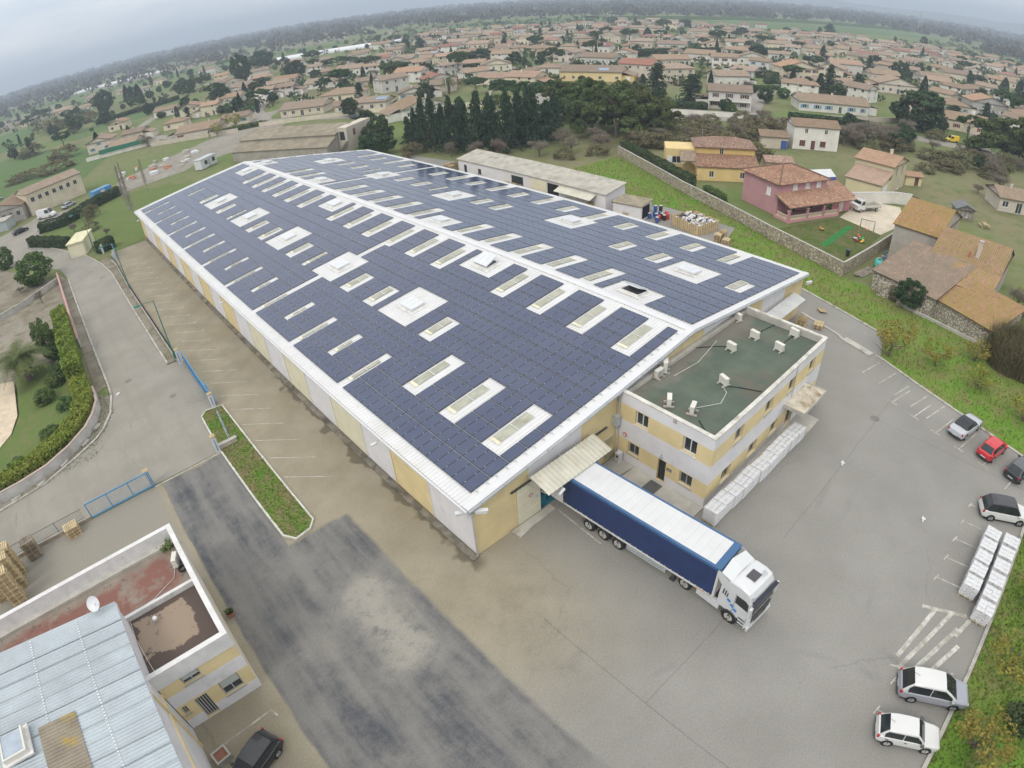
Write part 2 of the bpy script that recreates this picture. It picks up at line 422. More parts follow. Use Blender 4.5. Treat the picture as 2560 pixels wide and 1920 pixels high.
def make_road():
    m, nt, bs = _nodes('road_asphalt'); P = pos(nt)
    c = mixc(nt, rampf(nt, noise(nt, P, .2, 5, .65), .35, .65), (.240, .223, .192), (.288, .270, .236))
    st = N(nt, 'ShaderNodeMapping'); st.inputs['Scale'].default_value = (.9, .06, 1); nt.links.new(P, st.inputs[0])
    c = mixc(nt, mth(nt, 'MULTIPLY', rampf(nt, noise(nt, st.outputs[0], 1, 4), .5, .66), .4), c, (.235, .215, .18))
    c = mixc(nt, mth(nt, 'MULTIPLY', cracks(nt, P, .10, .004, .5), .5), c, (.1, .095, .09))
    g = noise(nt, P, 8, 5, .8)
    sc = N(nt, 'ShaderNodeVectorMath', operation='SCALE'); nt.links.new(c, sc.inputs[0]); nt.links.new(mth(nt, 'ADD', mth(nt, 'MULTIPLY', g, 1.0), .5), sc.inputs['Scale'])
    nt.links.new(sc.outputs[0], bs.inputs['Base Color']); bs.inputs['Roughness'].default_value = .9; bs.inputs['Specular IOR Level'].default_value = .25
    return m
def make_ground(name, a, b, c3, s1=.05, s2=.6, fine=.45):
    m, nt, bs = _nodes(name); P = pos(nt)
    c = mixc(nt, rampf(nt, noise(nt, P, s1, 5, .65), .4, .6), a, b)
    c = mixc(nt, rampf(nt, noise(nt, P, s2, 5, .7), .48, .68), c, c3)
    g = noise(nt, P, 7, 4, .7)
    sc = N(nt, 'ShaderNodeVectorMath', operation='SCALE'); nt.links.new(c, sc.inputs[0]); nt.links.new(mth(nt, 'ADD', mth(nt, 'MULTIPLY', g, 2 * fine), 1 - fine), sc.inputs['Scale'])
    nt.links.new(sc.outputs[0], bs.inputs['Base Color']); bs.inputs['Roughness'].default_value = .95; bs.inputs['Specular IOR Level'].default_value = .1
    bump(nt, bs, g, .6, .08)
    return m
M_yard = make_yard(); M_road = make_road()
M_ground = make_ground('meadow', (.13, .175, .058), (.19, .175, .10), (.11, .15, .045), .012, .25)
M_grass = make_ground('rough_grass', (.12, .225, .03), (.16, .20, .05), (.20, .165, .08), .10, .5)
M_lawn = make_ground('lawn', (.105, .155, .045), (.12, .165, .05), (.16, .155, .07), .15, .8, .3)
M_field = make_ground('field_green', (.085, .15, .05), (.10, .155, .055), (.12, .14, .06), .02, .2, .15)
M_dirt = make_ground('bare_dirt', (.27, .245, .20), (.21, .18, .14), (.13, .125, .07), .12, .5, .2)
M_gravel = make_ground('gravel', (.30, .28, .245), (.25, .23, .195), (.2, .18, .14), .1, .6, .2)
M_conc = mat('concrete', (.42, .40, .36), .85, .12, .8, .1, 14, dirt=(.22, .20, .17), dirt_at=(.58, .78), bmp=.15)
M_kerb = mat('kerb_stone', (.40, .38, .34), .85, .15, 1.5, .12, 12, dirt=(.16, .15, .13), dirt_at=(.52, .7))
M_paint = mat('road_paint', (.52, .51, .47), .8, .1, 2, .25, 9, dirt=(.31, .285, .24), dirt_at=(.40, .58))
M_white = mat('white_wall', (.66, .645, .655), .8, .05, .7, .04, 20, dirt=(.46, .44, .42), dirt_at=(.62, .85))
M_yellow = mat('yellow_wall', (.67, .545, .30), .8, .06, .7, .04, 20, dirt=(.55, .44, .25), dirt_at=(.6, .85))
M_cream = mat('cream_wall', (.66, .62, .46), .8, .05, .7, .04, 20, dirt=(.50, .47, .34), dirt_at=(.6, .85))
M_sheet = mat('white_roof_sheet', (.62, .62, .62), .45, .04, .5, .03, 9, spec=.4, dirt=(.53, .515, .48), dirt_at=(.55, .78))
M_trim = mat('white_metal', (.60, .60, .61), .4, .04, .6, .02, 9)
M_galv = mat('galvanised', (.46, .49, .51), .42, .08, .6, .05, 11, metal=.3)
M_black = mat('black_rubber', (.018, .018, .019), .7, .2, 3, .1, 20)
M_dark = mat('dark_steel', (.05, .052, .055), .5, .2, 2, .1, 15)
M_blue = mat('gate_blue', (.085, .25, .46), .5, .1, 1, .06, 12)
M_green = mat('lamp_green', (.02, .16, .11), .5, .1, 2, .05, 12)
M_wood = mat('pallet_wood', (.42, .31, .165), .85, .25, 2.2, .15, 14, dirt=(.22, .17, .11), dirt_at=(.5, .7))
M_woodg = mat('grey_wood', (.27, .235, .19), .9, .25, 2.2, .15, 14, dirt=(.14, .12, .1), dirt_at=(.5, .7))
M_glass = m_glass()
M_fibro = mat('fibre_cement', (.40, .375, .325), .9, .12, .8, .12, 10, dirt=(.25, .235, .20), dirt_at=(.5, .7))

# ------------------------------------------------------------------ ground, road, yard
mb = MB(); mb.quad((-9000, -9000, -.02), (9000, -9000, -.02), (9000, 9000, -.02), (-9000, 9000, -.02))
tag(mb.build('ground', M_ground), kind='structure')
YARD = [(-70, -30), (38.6, -30), (39.3, -27.9), (41, -22.5), (43.4, -15.9), (45.4, -11.2), (50.6, -9.8), (52.7, -3.1), (54.3, 2.1), (57, 10), (60, 17.5), (67, 19.5), (67.5, 33), (64.5, 37), (64.5, 80), (62, 100), (-8, 100.6), (-8, 25), (-70, 25)]
sheet('yard_pavement', YARD, .004, M_yard)
ROAD = [(-70, 25.2), (-8.2, 25.2), (-8.0, 32.5), (-8.0, 46), (-9.5, 46.2), (-9.5, 48), (-9.5, 88), (-10.3, 96.4), (-12, 105), (-14.8, 113), (-21, 131), (-21, 137.5), (-15, 141.5), (-3, 149), (6, 154), (3, 162), (-11, 156.5), (-19.2, 162.7), (-24, 157.5), (-30, 155.6), (-80, 148), (-80, 131), (-34, 131), (-29.8, 123.9), (-24.7, 115.9), (-17.6, 103), (-16.8, 95), (-16.8, 48), (-16.9, 44.9), (-17.7, 41.1), (-19, 38.5), (-20.1, 37.3), (-22.6, 35.7), (-26.2, 33.9), (-31.3, 33.2), (-70, 33)]
sheet('road', ROAD, .008, M_road)
sheet('road_verge', [(-9.4, 46), (-8.1, 46), (-8.1, 95), (-9.3, 101), (-10.2, 96.4), (-9.4, 88)], .10, M_dirt)
sheet('verge', [(-18.4, 47), (-17.0, 47.6), (-17.0, 95), (-18.2, 100)], .03, M_dirt)
sheet('verge', [(-70, 33.2), (-31.3, 33.4), (-26.2, 34.1), (-22.6, 35.9), (-19.1, 38.7), (-17.9, 41.3), (-17.1, 45), (-18.4, 46.6), (-18.6, 43), (-20.6, 38.9), (-23, 36.7), (-26, 35.2), (-31, 34.7), (-70, 34.7)], .03, M_dirt)
sheet('grass_strip', [(39, -30.2), (60, -44), (140, -60), (140, -24), (62, -20.5), (62, .2), (68.6, 17), (90, 60), (66, 62), (67.7, 33), (67.2, 19.4), (60.2, 17.4), (54.5, 2), (50.8, -9.9), (45.6, -11.4), (43.6, -16), (39.5, -28)], .006, M_grass)
sheet('grass_strip', [(-40, -30.2), (38.8, -30.2), (60, -44), (60, -60), (-40, -60)], .010, M_grass)
sheet('grass_strip', [(-8.3, 101), (3, 101), (3, 108), (48, 108), (44, 125), (20, 138), (8, 150), (-3, 148.6), (-14.6, 141), (-20.6, 137), (-20.4, 131), (-10.5, 112)], .007, M_lawn)
sheet('lot_ground', [(-18.6, 47), (-18.2, 95), (-26, 113), (-31, 124), (-36, 130.5), (-80, 130.5), (-80, 62), (-32, 62)], .012, M_dirt)
sheet('lot_ground', [(2, 155), (50, 165), (75, 200), (62, 212), (30, 190), (5, 172)], .013, M_gravel)
sheet('lane', [(6, 154), (22, 156), (60, 196), (80, 226), (74, 230), (52, 203), (14, 166), (3, 162)], .018, M_gravel)
sheet('lawn', [(-32, 44), (-28.9, 46.2), (-27.8, 50), (-27.7, 60), (-24, 62), (-20, 56), (-19.4, 47), (-21, 42), (-24, 38), (-28, 36.2), (-34, 36)], .35, M_lawn)
sheet('terrace', [(-60, 46), (-32, 43.8), (-30.6, 44.3), (-29, 46.2), (-28, 50), (-28, 60), (-34, 64), (-60, 66)], .42, mat('terrace_beige', (.55, .46, .34), .85))
# fields of the plain
for poly, m_ in [([(8, 330), (62, 352), (86, 392), (70, 402), (-6, 372)], M_field), ([(-40, 195), (-6, 190), (10, 232), (6, 300), (-24, 360), (-70, 300)], M_field),
                 ([(640, 300), (1080, 205), (1210, 300), (760, 470)], M_field), ([(420, 690), (760, 560), (900, 640), (560, 800)], M_field), ([(60, 740), (330, 640), (380, 720), (90, 900)], M_field), ([(300, 560), (520, 480), (560, 540), (340, 640)], M_dirt), ([(-60, 640), (10, 620), (40, 800), (-60, 860)], M_dirt), ([(20, 640), (56, 628), (90, 760), (50, 790)], M_field), ([(90, 900), (420, 800), (470, 900), (110, 1040)], M_dirt), ([(-120, 900), (60, 880), (90, 1040), (-140, 1100)], M_field), ([(-90, 420), (-20, 400), (0, 560), (-90, 600)], M_field)]:
    sheet('field', poly, .03, m_)
# street behind the gardens, town streets
for pts, w in [([(118, 112), (137, 78), (150, 60), (164, 45), (174, 20), (178, 2), (176, -40)], 8), ([(150, 62), (190, 80), (240, 92), (320, 108), (420, 128), (560, 160)], 6), ([(118, 112), (150, 150), (190, 205), (240, 290), (300, 400)], 6.5), ([(178, 2), (230, 12), (300, 30), (420, 48), (560, 80)], 6), ([(118, 112), (88, 160), (66, 205), (75, 240), (100, 290), (140, 340)], 6), ([(190, 205), (260, 200), (330, 215), (420, 250)], 6), ([(66, 205), (36, 232), (25, 275), (50, 330)], 5.5), ([(240, 290), (180, 330), (140, 400), (110, 520)], 5.5)]:
    m1 = MB(); strip(m1, pts, w, 0.012, .022); tag(m1.build('road', M_road), kind='structure')
# kerbs
mb = MB()
strip(mb, [(-16.8, 95), (-16.8, 48), (-16.9, 44.9), (-17.7, 41.1), (-19, 38.5), (-20.1, 37.3), (-22.6, 35.7), (-26.2, 33.9), (-31.3, 33.2), (-70, 33)], .25, 0, .14)
strip(mb, [(-9.5, 46), (-9.5, 88), (-10.3, 96.4), (-12, 105), (-14.8, 113), (-20.8, 130.5)], .22, 0, .14)
tag(mb.build('kerb', M_kerb), kind='structure')
mb = MB()
strip(mb, [(-45, -30), (38.6, -30), (39.3, -27.9), (41, -22.5), (43.4, -15.9), (45.4, -11.2), (45.4, -10.6)], .25, 0, .12)
strip(mb, [(50.6, -9.8), (52.7, -3.1), (54.3, 2.1), (57, 10)], .25, 0, .12)
tag(mb.build('kerb', M_kerb), kind='structure')
mb = MB(); strip(mb, [(48.4, -.2), (46.7, -5.6), (46.1, -6.4), (45.0, -10.2)], .3, 0, .1)
strip(mb, [(46.3, -6.6), (45.2, -10.2)], .9, 0, .13)
tag(mb.build('kerb', M_conc), kind='structure')
# dock apron and narrow pavement along the long wall
mb = MB(); mb.box(-.62, -.25, 0, -.12, 103.2, .10)
tag(mb.build('wall_footing', mat('grimy_footing', (.20, .18, .145), .95, .25, 1.2, .2, 9, dirt=(.09, .08, .065), dirt_at=(.45, .62))), kind='structure')
mb = MB(); mb.prism([(3.0, -.12), (3.2, -1.0), (4.6, -.8), (6.9, -.75), (6.9, -.12)], 0, .12); mb.prism([(9.9, -.12), (10.4, -1.4), (14.4, -2.1), (14.4, -.1)], 0, .12)
tag(mb.build('dock_apron', M_conc), kind='structure')
mb = MB(); mb.box(12.9, -8.7, 0, 14.5, -2.1, .11); mb.box(14.5, -9.5, 0, 26, -8.62, .11); mb.box(26, -10.6, 0, 30.6, -8.62, .12)
tag(mb.build('office_pavement', M_conc), kind='structure')
# painted lines
def line(p0, p1, w=.1, z=.012, name='parking_line'):
    m1 = MB(); p0, p1 = Vector((*p0, 0)), Vector((*p1, 0)); d = (p1 - p0).normalized(); n = Vector((-d.y, d.x, 0)) * w / 2
    m1.face([(q.x, q.y, z) for q in (p0 - n, p1 - n, p1 + n, p0 + n)])
    return tag(m1.build(name, M_paint), kind='structure')
for k in range(15):
    y0 = 47.2 + k * 3.26
    line((-6.5, y0), (-3.5, y0 - 2.9), .09); line((-3.75, y0 - 2.95), (-3.25, y0 - 2.45), .09)
for k in range(9):
    y0 = 44.2 - k * 3.33
    line((-6.75, y0), (-3.5, y0 - 2.95), .07, .011)
for (a, b) in [((39.6, -14.7), (42.4, -15.45)), ((38.4, -15.0), (41.6, -15.8)), ((39.0, -16.7), (42.3, -17.6)), ((37.6, -17.5), (40.8, -18.3)), ((38.3, -18.6), (41.6, -19.5)), ((36.7, -20.0), (40.3, -20.9)), ((35.9, -22.5), (39.5, -23.35)), ((41.2, -10.7), (44.5, -11.5)), ((40.6, -12.8), (43.7, -13.55)), ((35.2, -25.0), (38.9, -25.9)), ((33.5, -27.5), (38.2, -28.5))]:
    line(a, b, .11)
for (x_, y_) in [(38.4, -15.0), (37.6, -17.5), (36.7, -20.0), (35.9, -22.5), (35.2, -25.0)]: line((x_ + .12, y_ + .5), (x_ - .12, y_ - .5), .1, .013)
for k in range(7):
    x0 = 8.1 + k * 2.45 if k < 2 else 20.2 + (k - 2) * 2.3
    line((x0, -25.3 if k > 1 else -26), (x0 + .5, -29.6), .09, .012); line((x0 - .35, -25.3 if k > 1 else -26), (x0 + .35, -25.45 if k > 1 else -26.1), .09, .013)
line((17.1, -25.4), (18.3, -28.4), .28, .015)
for k, (p_, q_) in enumerate([((17.4, -26.3), (12.3, -25.5)), ((17.8, -27.4), (11.5, -25.9)), ((16.9, -28.2), (12.0, -26.8)), ((15.6, -28.7), (12.7, -27.8)), ((18.1, -28.7), (16.2, -28.25))]): line(p_, q_, .30, .016 + k * .003)
line((11.4, -25.4), (11.9, -26.3), .14, .016)
line((7.0, -.75), (6.75, -5.4), .1); line((-21.2, -1.2), (-16.9, -.9), .1); line((-16.9, -.9), (-16.75, -1.5), .1)
line((-16.6, 24.95), (-10.3, 25.05), .12, .014, 'gate_rail')

# traffic island with rough grass and white kerb
ISL = [(-9.6, 31.9), (-8.9, 32.6), (-7.2, 32.2), (-7.15, 11.3), (-7.8, 10.6), (-9.1, 10.4), (-9.75, 11.4), (-9.85, 16.7), (-9.9, 25.4), (-9.75, 28.9)]
sheet('traffic_island', ISL, .13, make_ground('island_grass', (.095, .19, .022), (.19, .17, .075), (.20, .155, .09), .28, .7))
mb = MB(); strip(mb, ISL + [ISL[0]], .16, 0, .17); tag(mb.build('kerb', mat('pale_kerb', (.52, .51, .47), .85, .12, 2, .1, 12)), kind='structure')
# ------------------------------------------------------------------ the solar warehouse
RX, HE, HR, W = 23.834, 5.26, 8.0, 47.668
SL = (HR - HE) / RX
YL, YM, YR = 103.8, 103.0, 94.8          # far gable runs askew on the east half
def yfar(x): return YL + (YM - YL) * x / RX if x < RX else YM + (YR - YM) * (x - RX) / (W - RX)
def zroof(x): return HE + SL * x if x < RX else HR - SL * (x - RX)

ware = thing('warehouse', 'long warehouse with white ribbed roof covered in blue solar panels', 'warehouse')
# walls: one panel per bay, alternating colours
bays = [(-.0, 5.05, 'w'), (5.05, 10.1, 'y'), (10.1, 14.6, 'w'), (14.6, 20, 'c'), (20, 25.3, 'w'), (25.3, 30.4, 'c'), (30.4, 35.5, 'w'), (35.5, 40.6, 'c'), (40.6, 45.6, 'w'), (45.6, 50.7, 'y'), (50.7, 55.8, 'w'), (55.8, 60.8, 'y'), (60.8, 65.9, 'w'), (65.9, 71, 'y'), (71, 76, 'w'), (76, 80.9, 'y'), (80.9, 85.9, 'w'), (85.9, 90.7, 'y'), (90.7, 95.6, 'w'), (95.6, 99.8, 'w'), (99.8, 103.8, 'y')]
WC = {'w': M_white, 'y': M_yellow, 'c': M_cream}
for y0, y1, c in bays:
    mb = MB(); mb.quad((0, y1, 0), (0, y0, 0), (0, y0, HE), (0, y1, HE)); mb.box(-.06, y1 - .05, 0, -.002, y1, HE)
    mb.build('wall_panel', WC[c], ware)
mb = MB(); mb.quad((W, 0, 0), (W, YR, 0), (W, YR, HE), (W, 0, HE)); mb.build('wall_panel', M_cream, ware)
for a, b in ((0, RX), (RX, W)):
    mb = MB(); mb.quad((b, yfar(b), 0), (a, yfar(a), 0), (a, yfar(a), zroof(a)), (b, yfar(b), zroof(b))); mb.build('wall_panel', M_white, ware)
# front gable
def gable(x0, x1, z0, m, nm='wall_panel', y=0):
    mb = MB(); xs = [x0] + ([RX] if x0 < RX < x1 else []) + [x1]
    for a, b in zip(xs, xs[1:]): mb.quad((a, y, z0), (b, y, z0), (b, y, zroof(b) - .02), (a, y, zroof(a) - .02))
    return mb.build(nm, m, ware)
for a, b, z, m_ in [(0, 3.85, 0, M_yellow), (3.85, 5.1, 3.75, M_yellow), (5.1, 10.4, 3.75, M_white), (10.4, 14.6, 0, M_yellow), (14.6, 20.5, 0, M_white), (20.5, 26.2, 0, M_yellow), (26.2, 33.1, 0, M_white), (33.1, 37.45, 0, M_yellow), (37.45, 42.8, 3.4, M_white), (42.8, W, 0, M_yellow)]: gable(a, b, z, m_)
mb = MB(); mb.box(37.45, .35, 0, 42.8, .5, 3.4); mb.build('roller_door', mat('grey_shutter', (.45, .46, .47), .5), ware)
# dock opening with door leaf, blue floor inside
mb = MB(); mb.box(3.85, -.08, .12, 6.05, -.02, 3.72)
for z_ in (1.0, 2.0, 3.0): mb.box(3.88, -.10, z_, 6.02, -.081, z_ + .04)
dl = mb.build('sliding_door', mat('ivory_panel', (.70, .655, .50), .6, .04), ware)
mb = MB(); mb.tube([(5.1, -.13, 2.35), (5.1, -.10, 2.35)], .17, 14); mb.build('round_notice', mat('sign_red', (.45, .06, .05), .5), dl)
mb = MB(); mb.tube([(5.1, -.14, 2.35), (5.1, -.131, 2.35)], .12, 14); mb.build('notice_face', M_trim, dl)
mb = MB(); mb.box(5.62, -.1, 1.7, 5.82, -.082, 2.0); mb.build('door_notice', mat('notice_blue', (.4, .5, .62), .5), dl)
mb = MB(); mb.box(3.3, -.16, 3.74, 13.2, -.06, 3.86); mb.build('door_rail', M_dark, ware)
mb = MB(); mb.quad((6.05, 9, 0.1), (6.05, 0, .1), (6.05, 0, 3.8), (6.05, 9, 3.8)); mb.quad((10.4, 0, .1), (10.4, 9, .1), (10.4, 9, 3.8), (10.4, 0, 3.8)); mb.quad((6.05, 9, .1), (10.4, 9, .1), (10.4, 9, 3.8), (6.05, 9, 3.8)); mb.quad((3.85, .02, 3.8), (10.4, .02, 3.8), (10.4, 9, 3.8), (3.85, 9, 3.8))
mb.build('loading_bay', mat('bay_grey', (.22, .23, .24), .8), ware)
mb = MB(); mb.quad((3.85, 0, .11), (10.4, 0, .11), (10.4, 9, .11), (3.85, 9, .11)); mb.build('bay_floor', mat('floor_blue', (.03, .16, .22), .6), ware)
mb = MB(); mb.box(6.1, .25, .12, 6.9, 1.2, 1.0); mb.build('dock_leveller', mat('teal_paint', (.03, .20, .28), .5), ware)
# louvres beside the office
for (x0, x1, z0, z1) in [(11.6, 12.4, .3, 1.2), (13.1, 14.1, .35, 1.2), (13.1, 14.1, 1.7, 2.5), (11.0, 11.35, .3, 2.0)]:
    mb = MB(); mb.box(x0, -.06, z0, x1, -.003, z1); v_ = mb.build('vent', M_cream, ware)
    mb = MB()
    for k in range(int((z1 - z0) / .1)): mb.quad((x0 + .06, -.10, z0 + .06 + k * .1), (x1 - .06, -.10, z0 + .06 + k * .1), (x1 - .06, -.062, z0 + .12 + k * .1), (x0 + .06, -.062, z0 + .12 + k * .1))
    mb.build('louvre', mat('louvre_tan', (.34, .30, .19), .7), v_)
mb = MB(); mb.tube([(12.6, -.12, 1.6), (12.6, -.02, 1.6)], .28, 12); mb.build('wall_fan', M_galv, ware)
mb = MB(); mb.box(13.9, -.5, 3.6, 14.35, -.02, 4.5); mb.build('wall_box', M_galv, ware)
mb = MB(); mb.tube([(14.42, -.25, .1), (14.42, -.25, 6.2), (14.3, -.2, 6.6)], .06, 6); mb.build('downpipe', M_galv, ware); mb = MB(); mb.tube([(-.12, -.15, .1), (-.12, -.15, 5.1)], .06, 6); mb.build('downpipe', M_galv, ware)

# ribbed roof sheets: real trapezoid ribs running down the slope
def rib_roof(x0, x1):
    mb = MB(); pitch = .333
    y = -.42; prof = []
    ymax = max(yfar(x0), yfar(x1)) + .3
    while y < ymax:
        prof += [(y, 0), (y + .205, 0), (y + .235, .055), (y + .295, .055)]
        y += pitch
    for (ya, za), (yb, zb) in zip(prof, prof[1:]):
        xa, xb = x0, x1
        # clip on the skew gable of the east side
        if x1 > RX + 1:
            lim = lambda yy: min(x1, RX + (YM + .3 - yy) / (YM - YR) * (W - RX)) if yy > YR + .3 else x1
            xb = lim(yb)
            if xb <= xa + .05: continue
        mb.quad((xa, ya, zroof(xa) + za), (xb, ya, zroof(min(xb, W)) - (xb - W) * SL * (xb > W) + za), (xb, yb, zroof(min(xb, W)) - (xb - W) * SL * (xb > W) + zb), (xa, yb, zroof(xa) + zb))
    return mb
mb = rib_roof(-.55, RX)
m2 = rib_roof(RX, W + .3)
off = len(mb.v); mb.v += m2.v; mb.f += [[i + off for i in f] for f in m2.f]; mb.mi += m2.mi; mb.uv += m2.uv
roof = mb.build('roof', M_sheet, ware)
mb = MB()
mb.quad((RX - .45, -.42, HR - .45 * SL + .06), (RX, -.42, HR + .075), (RX, YM + .3, HR + .075), (RX - .45, YM + .3, HR - .45 * SL + .06))
mb.quad((RX, -.42, HR + .075), (RX + .45, -.42, HR - .45 * SL + .06), (RX + .45, YM + .1, HR - .45 * SL + .06), (RX, YM + .3, HR + .075))
for k in range(0, 205): mb.box(RX - .5, -.4 + k * .505, HR - .5 * SL + .045, RX - .4, -.3 + k * .505, HR - .4 * SL + .066)
mb.build('ridge_cap', M_trim, roof)
# verge flashing, gutters
mb = MB()
for a, b in ((-.55, RX), (RX, W + .3)):
    za, zb = (HE - .55 * SL, HR) if a < 0 else (HR, HE - .3 * SL)
    mb.face([(a, -.45, za - .22), (b, -.45, zb - .22), (b, -.45, zb + .07), (a, -.45, za + .07)])
    mb.face([(a, -.45, za + .07), (b, -.45, zb + .07), (b, .12, zb + .07), (a, .12, za + .07)])
    mb.face([(a, .12, za + .07), (b, .12, zb + .07), (b, .12, zb), (a, .12, za)])
mb.build('verge_flashing', M_trim, roof)
mb = MB()
for a, b in ((-.5, RX), (RX, W + .25)):
    za, zb = (HE - .5 * SL, HR) if a < 0 else (HR, HE - .25 * SL)
    mb.bar((a, -.50, za - .16), (b, -.50, zb - .16), .10, .12)
    n_ = int((b - a) / 1.9)
    for k in range(n_):
        f_ = (k + .5) / n_; mb.bar((a + (b - a) * f_, -.53, za + (zb - za) * f_ - .28), (a + (b - a) * f_, -.53, za + (zb - za) * f_ - .02), .07)
mb.build('cable_tray', M_galv, roof)
mb = MB(); mb.box(-.72, -.4, HE - .25, -.57, YL + .2, HE - .10); mb.box(W + .31, -.4, HE - .22, W + .44, YR + .2, HE - .09); mb.build('gutter', M_trim, roof)

# ---- cut-outs of the panel grid
PITCH, PW, PY_ = 1.72, 1.64, 1.008
X0L = .474; X0R = W - .474 - 13 * PITCH - .35
holesL, holesR = [], []
for j in (1, 6, 11): holesL.append((2, 5, j, 2, 'sky'))
for n_ in range(17): holesL.append((0 if n_ % 2 == 0 else 1, 3, 17 + 5 * n_, 1, 'slit'))
for j, w_, k in [(16, 2, 'sky'), (20, 5, 'V'), (26, 2, 'sky'), (31, 2, 'sky'), (35, 5, 'V'), (42, 1, 'sky'), (46, 2, 'sky'), (50, 5, 'V'), (56, 2, 'sky'), (61, 2, 'sky'), (65, 5, 'V'), (71, 1, 'sky'), (76, 2, 'sky'), (80, 5, 'V'), (86, 2, 'sky'), (95, 1, 'sky')]:
    holesL.append((5, 8 if k == 'V' else 7, j, w_, k))
for j in (1, 6, 11, 16, 26, 31, 36, 41, 46, 51, 61, 66, 71, 76, 81, 86): holesL.append((10, 13, j, 2, 'sky'))
for j in (20, 54, 92): holesL.append((11, 13, j, 5, 'V'))
for j in (11, 16, 21, 26, 31, 41, 46, 51, 56, 61, 76, 81): holesR.append((0, 3, j, 2, 'sky'))
for j in (5, 35, 69, 94): holesR.append((0, 2, j, 5, 'V'))
holesR += [(5, 8, 5, 5, 'V'), (7, 10, 25, 5, 'V'), (5, 8, 45, 5, 'V'), (5, 8, 65, 5, 'V'), (5, 8, 85, 5, 'V')]
for j, w_ in [(1, 2), (11, 2), (16, 2), (37, 2), (41, 2), (52, 1), (56, 2), (61, 2), (72, 1), (76, 2), (81, 2)]: holesR.append((6, 8, j, w_, 'sky'))
for j in (11, 21, 31, 41, 51, 61, 71, 81): holesR.append((10, 12, j, 2, 'sky'))
for j in (6, 16, 26, 36, 46, 56, 76, 86): holesR.append((10, 13, j, 2, 'sky'))
def covered(holes, i, j): return any(r0 <= i < r1 and j0 <= j < j0 + w_ for r0, r1, j0, w_, k in holes)
JL = 38.55   # cells after this y are pushed on by an expansion joint
def celly(side, j): return (.55 if side == 'L' else .3) + PY_ * j

def m_solar():
    m, nt, bs = _nodes('solar_glass'); uv = N(nt, 'ShaderNodeUVMap').outputs[0]
    s = N(nt, 'ShaderNodeSeparateXYZ'); nt.links.new(uv, s.inputs[0])
    def gridl(v, n, w):
        f = mth(nt, 'FRACT', mth(nt, 'MULTIPLY', v, n)); d = mth(nt, 'ABSOLUTE', mth(nt, 'SUBTRACT', f, .5)); return maprange(nt, d, .5 - w, .5 - w * .4)
    g = mth(nt, 'MAXIMUM', gridl(s.outputs[0], 10, .09), gridl(s.outputs[1], 6, .09))
    P = pos(nt)
    c = mixc(nt, rampf(nt, noise(nt, P, .33, 3, .6), .38, .62), (.026, .040, .098), (.040, .055, .115))
    oi = N(nt, 'ShaderNodeObjectInfo')
    c = mixc(nt, mth(nt, 'MULTIPLY', oi.outputs['Random'], .35), c, (.034, .040, .085))
    c = mixc(nt, mth(nt, 'MULTIPLY', g, .55), c, (.125, .15, .205))
    du = mth(nt, 'ABSOLUTE', mth(nt, 'SUBTRACT', s.outputs[0], .5)); dvv = mth(nt, 'ABSOLUTE', mth(nt, 'SUBTRACT', s.outputs[1], .5))
    fr = mth(nt, 'MAXIMUM', mth(nt, 'GREATER_THAN', du, .485), mth(nt, 'GREATER_THAN', dvv, .472))
    c = mixc(nt, fr, c, (.015, .016, .02))
    nt.links.new(c, bs.inputs['Base Color'])
    bs.inputs['Roughness'].default_value = .14; bs.inputs['Specular IOR Level'].default_value = .6
    return m
M_solar = m_solar()
def panel_into(mb, xa, xb, ya, yb, side):
    lift = .13
    za, zb = zroof(xa) + lift, zroof(xb) + lift
    mb.quad((xa, ya, za), (xb, ya, zb), (xb, yb, zb), (xa, yb, za), [(0, 0), (1, 0), (1, 1), (0, 1)])
    t = .04
    mb.quad((xa, ya, za - t), (xb, ya, zb - t), (xb, ya, zb), (xa, ya, za)); mb.quad((xb, yb, zb - t), (xa, yb, za - t), (xa, yb, za), (xb, yb, zb))
    mb.quad((xa, yb, za - t), (xa, ya, za - t), (xa, ya, za), (xa, yb, za)); mb.quad((xb, ya, zb - t), (xb, yb, zb - t), (xb, yb, zb), (xb, ya, zb))
cells = []
for side, x0, holes in (('L', X0L, holesL), ('R', X0R, holesR)):
    for i in range(13):
        for j in range(103):
            xa = x0 + i * PITCH + .04; xb = xa + PW; ya = celly(side, j); yb = ya + PY_ - .008
            if side == 'L' and j == 37 and i in (3, 4, 8, 9): continue
            if side == 'R' and 67.2 < ya < 68.1: continue
            if yb > yfar(xb) - .5: continue
            if covered(holes, i, j): continue
            d = (xa - CX[0]) ** 2 + (ya - CX[1]) ** 2
            cells.append((d, side, i, j, xa, xb, ya, yb))
cells.sort()
mpan = {}
for side in 'LR':
    s_ = SL if side == 'L' else -SL
    mb = MB(); mb.quad((0, 0, 0), (PW, 0, PW * s_), (PW, PY_ - .008, PW * s_), (0, PY_ - .008, 0), [(0, 0), (1, 0), (1, 1), (0, 1)])
    t = .04; a = [(0, 0, 0), (PW, 0, PW * s_), (PW, PY_ - .008, PW * s_), (0, PY_ - .008, 0)]
    for k in range(4):
        p, q = a[k], a[(k + 1) % 4]; mb.quad((p[0], p[1], p[2] - t), (q[0], q[1], q[2] - t), q, p)
    mpan[side] = mb.mesh('solar_panel', M_solar)
rest = MB(); clamps = MB()
for n_, (d, side, i, j, xa, xb, ya, yb) in enumerate(cells):
    if n_ < 300: obj('solar_panel', mpan[side], roof, Matrix.Translation((xa, ya, zroof(xa) + .13)))
    else: panel_into(rest, xa, xb, ya, yb, side)
    if d < 75 ** 2:
        for f_ in (.22, .78):
            x_ = xa + (xb - xa) * f_; z_ = zroof(x_) + .13; clamps.box(x_ - .03, yb - .018, z_, x_ + .03, yb + .026, z_ + .012, 'b')
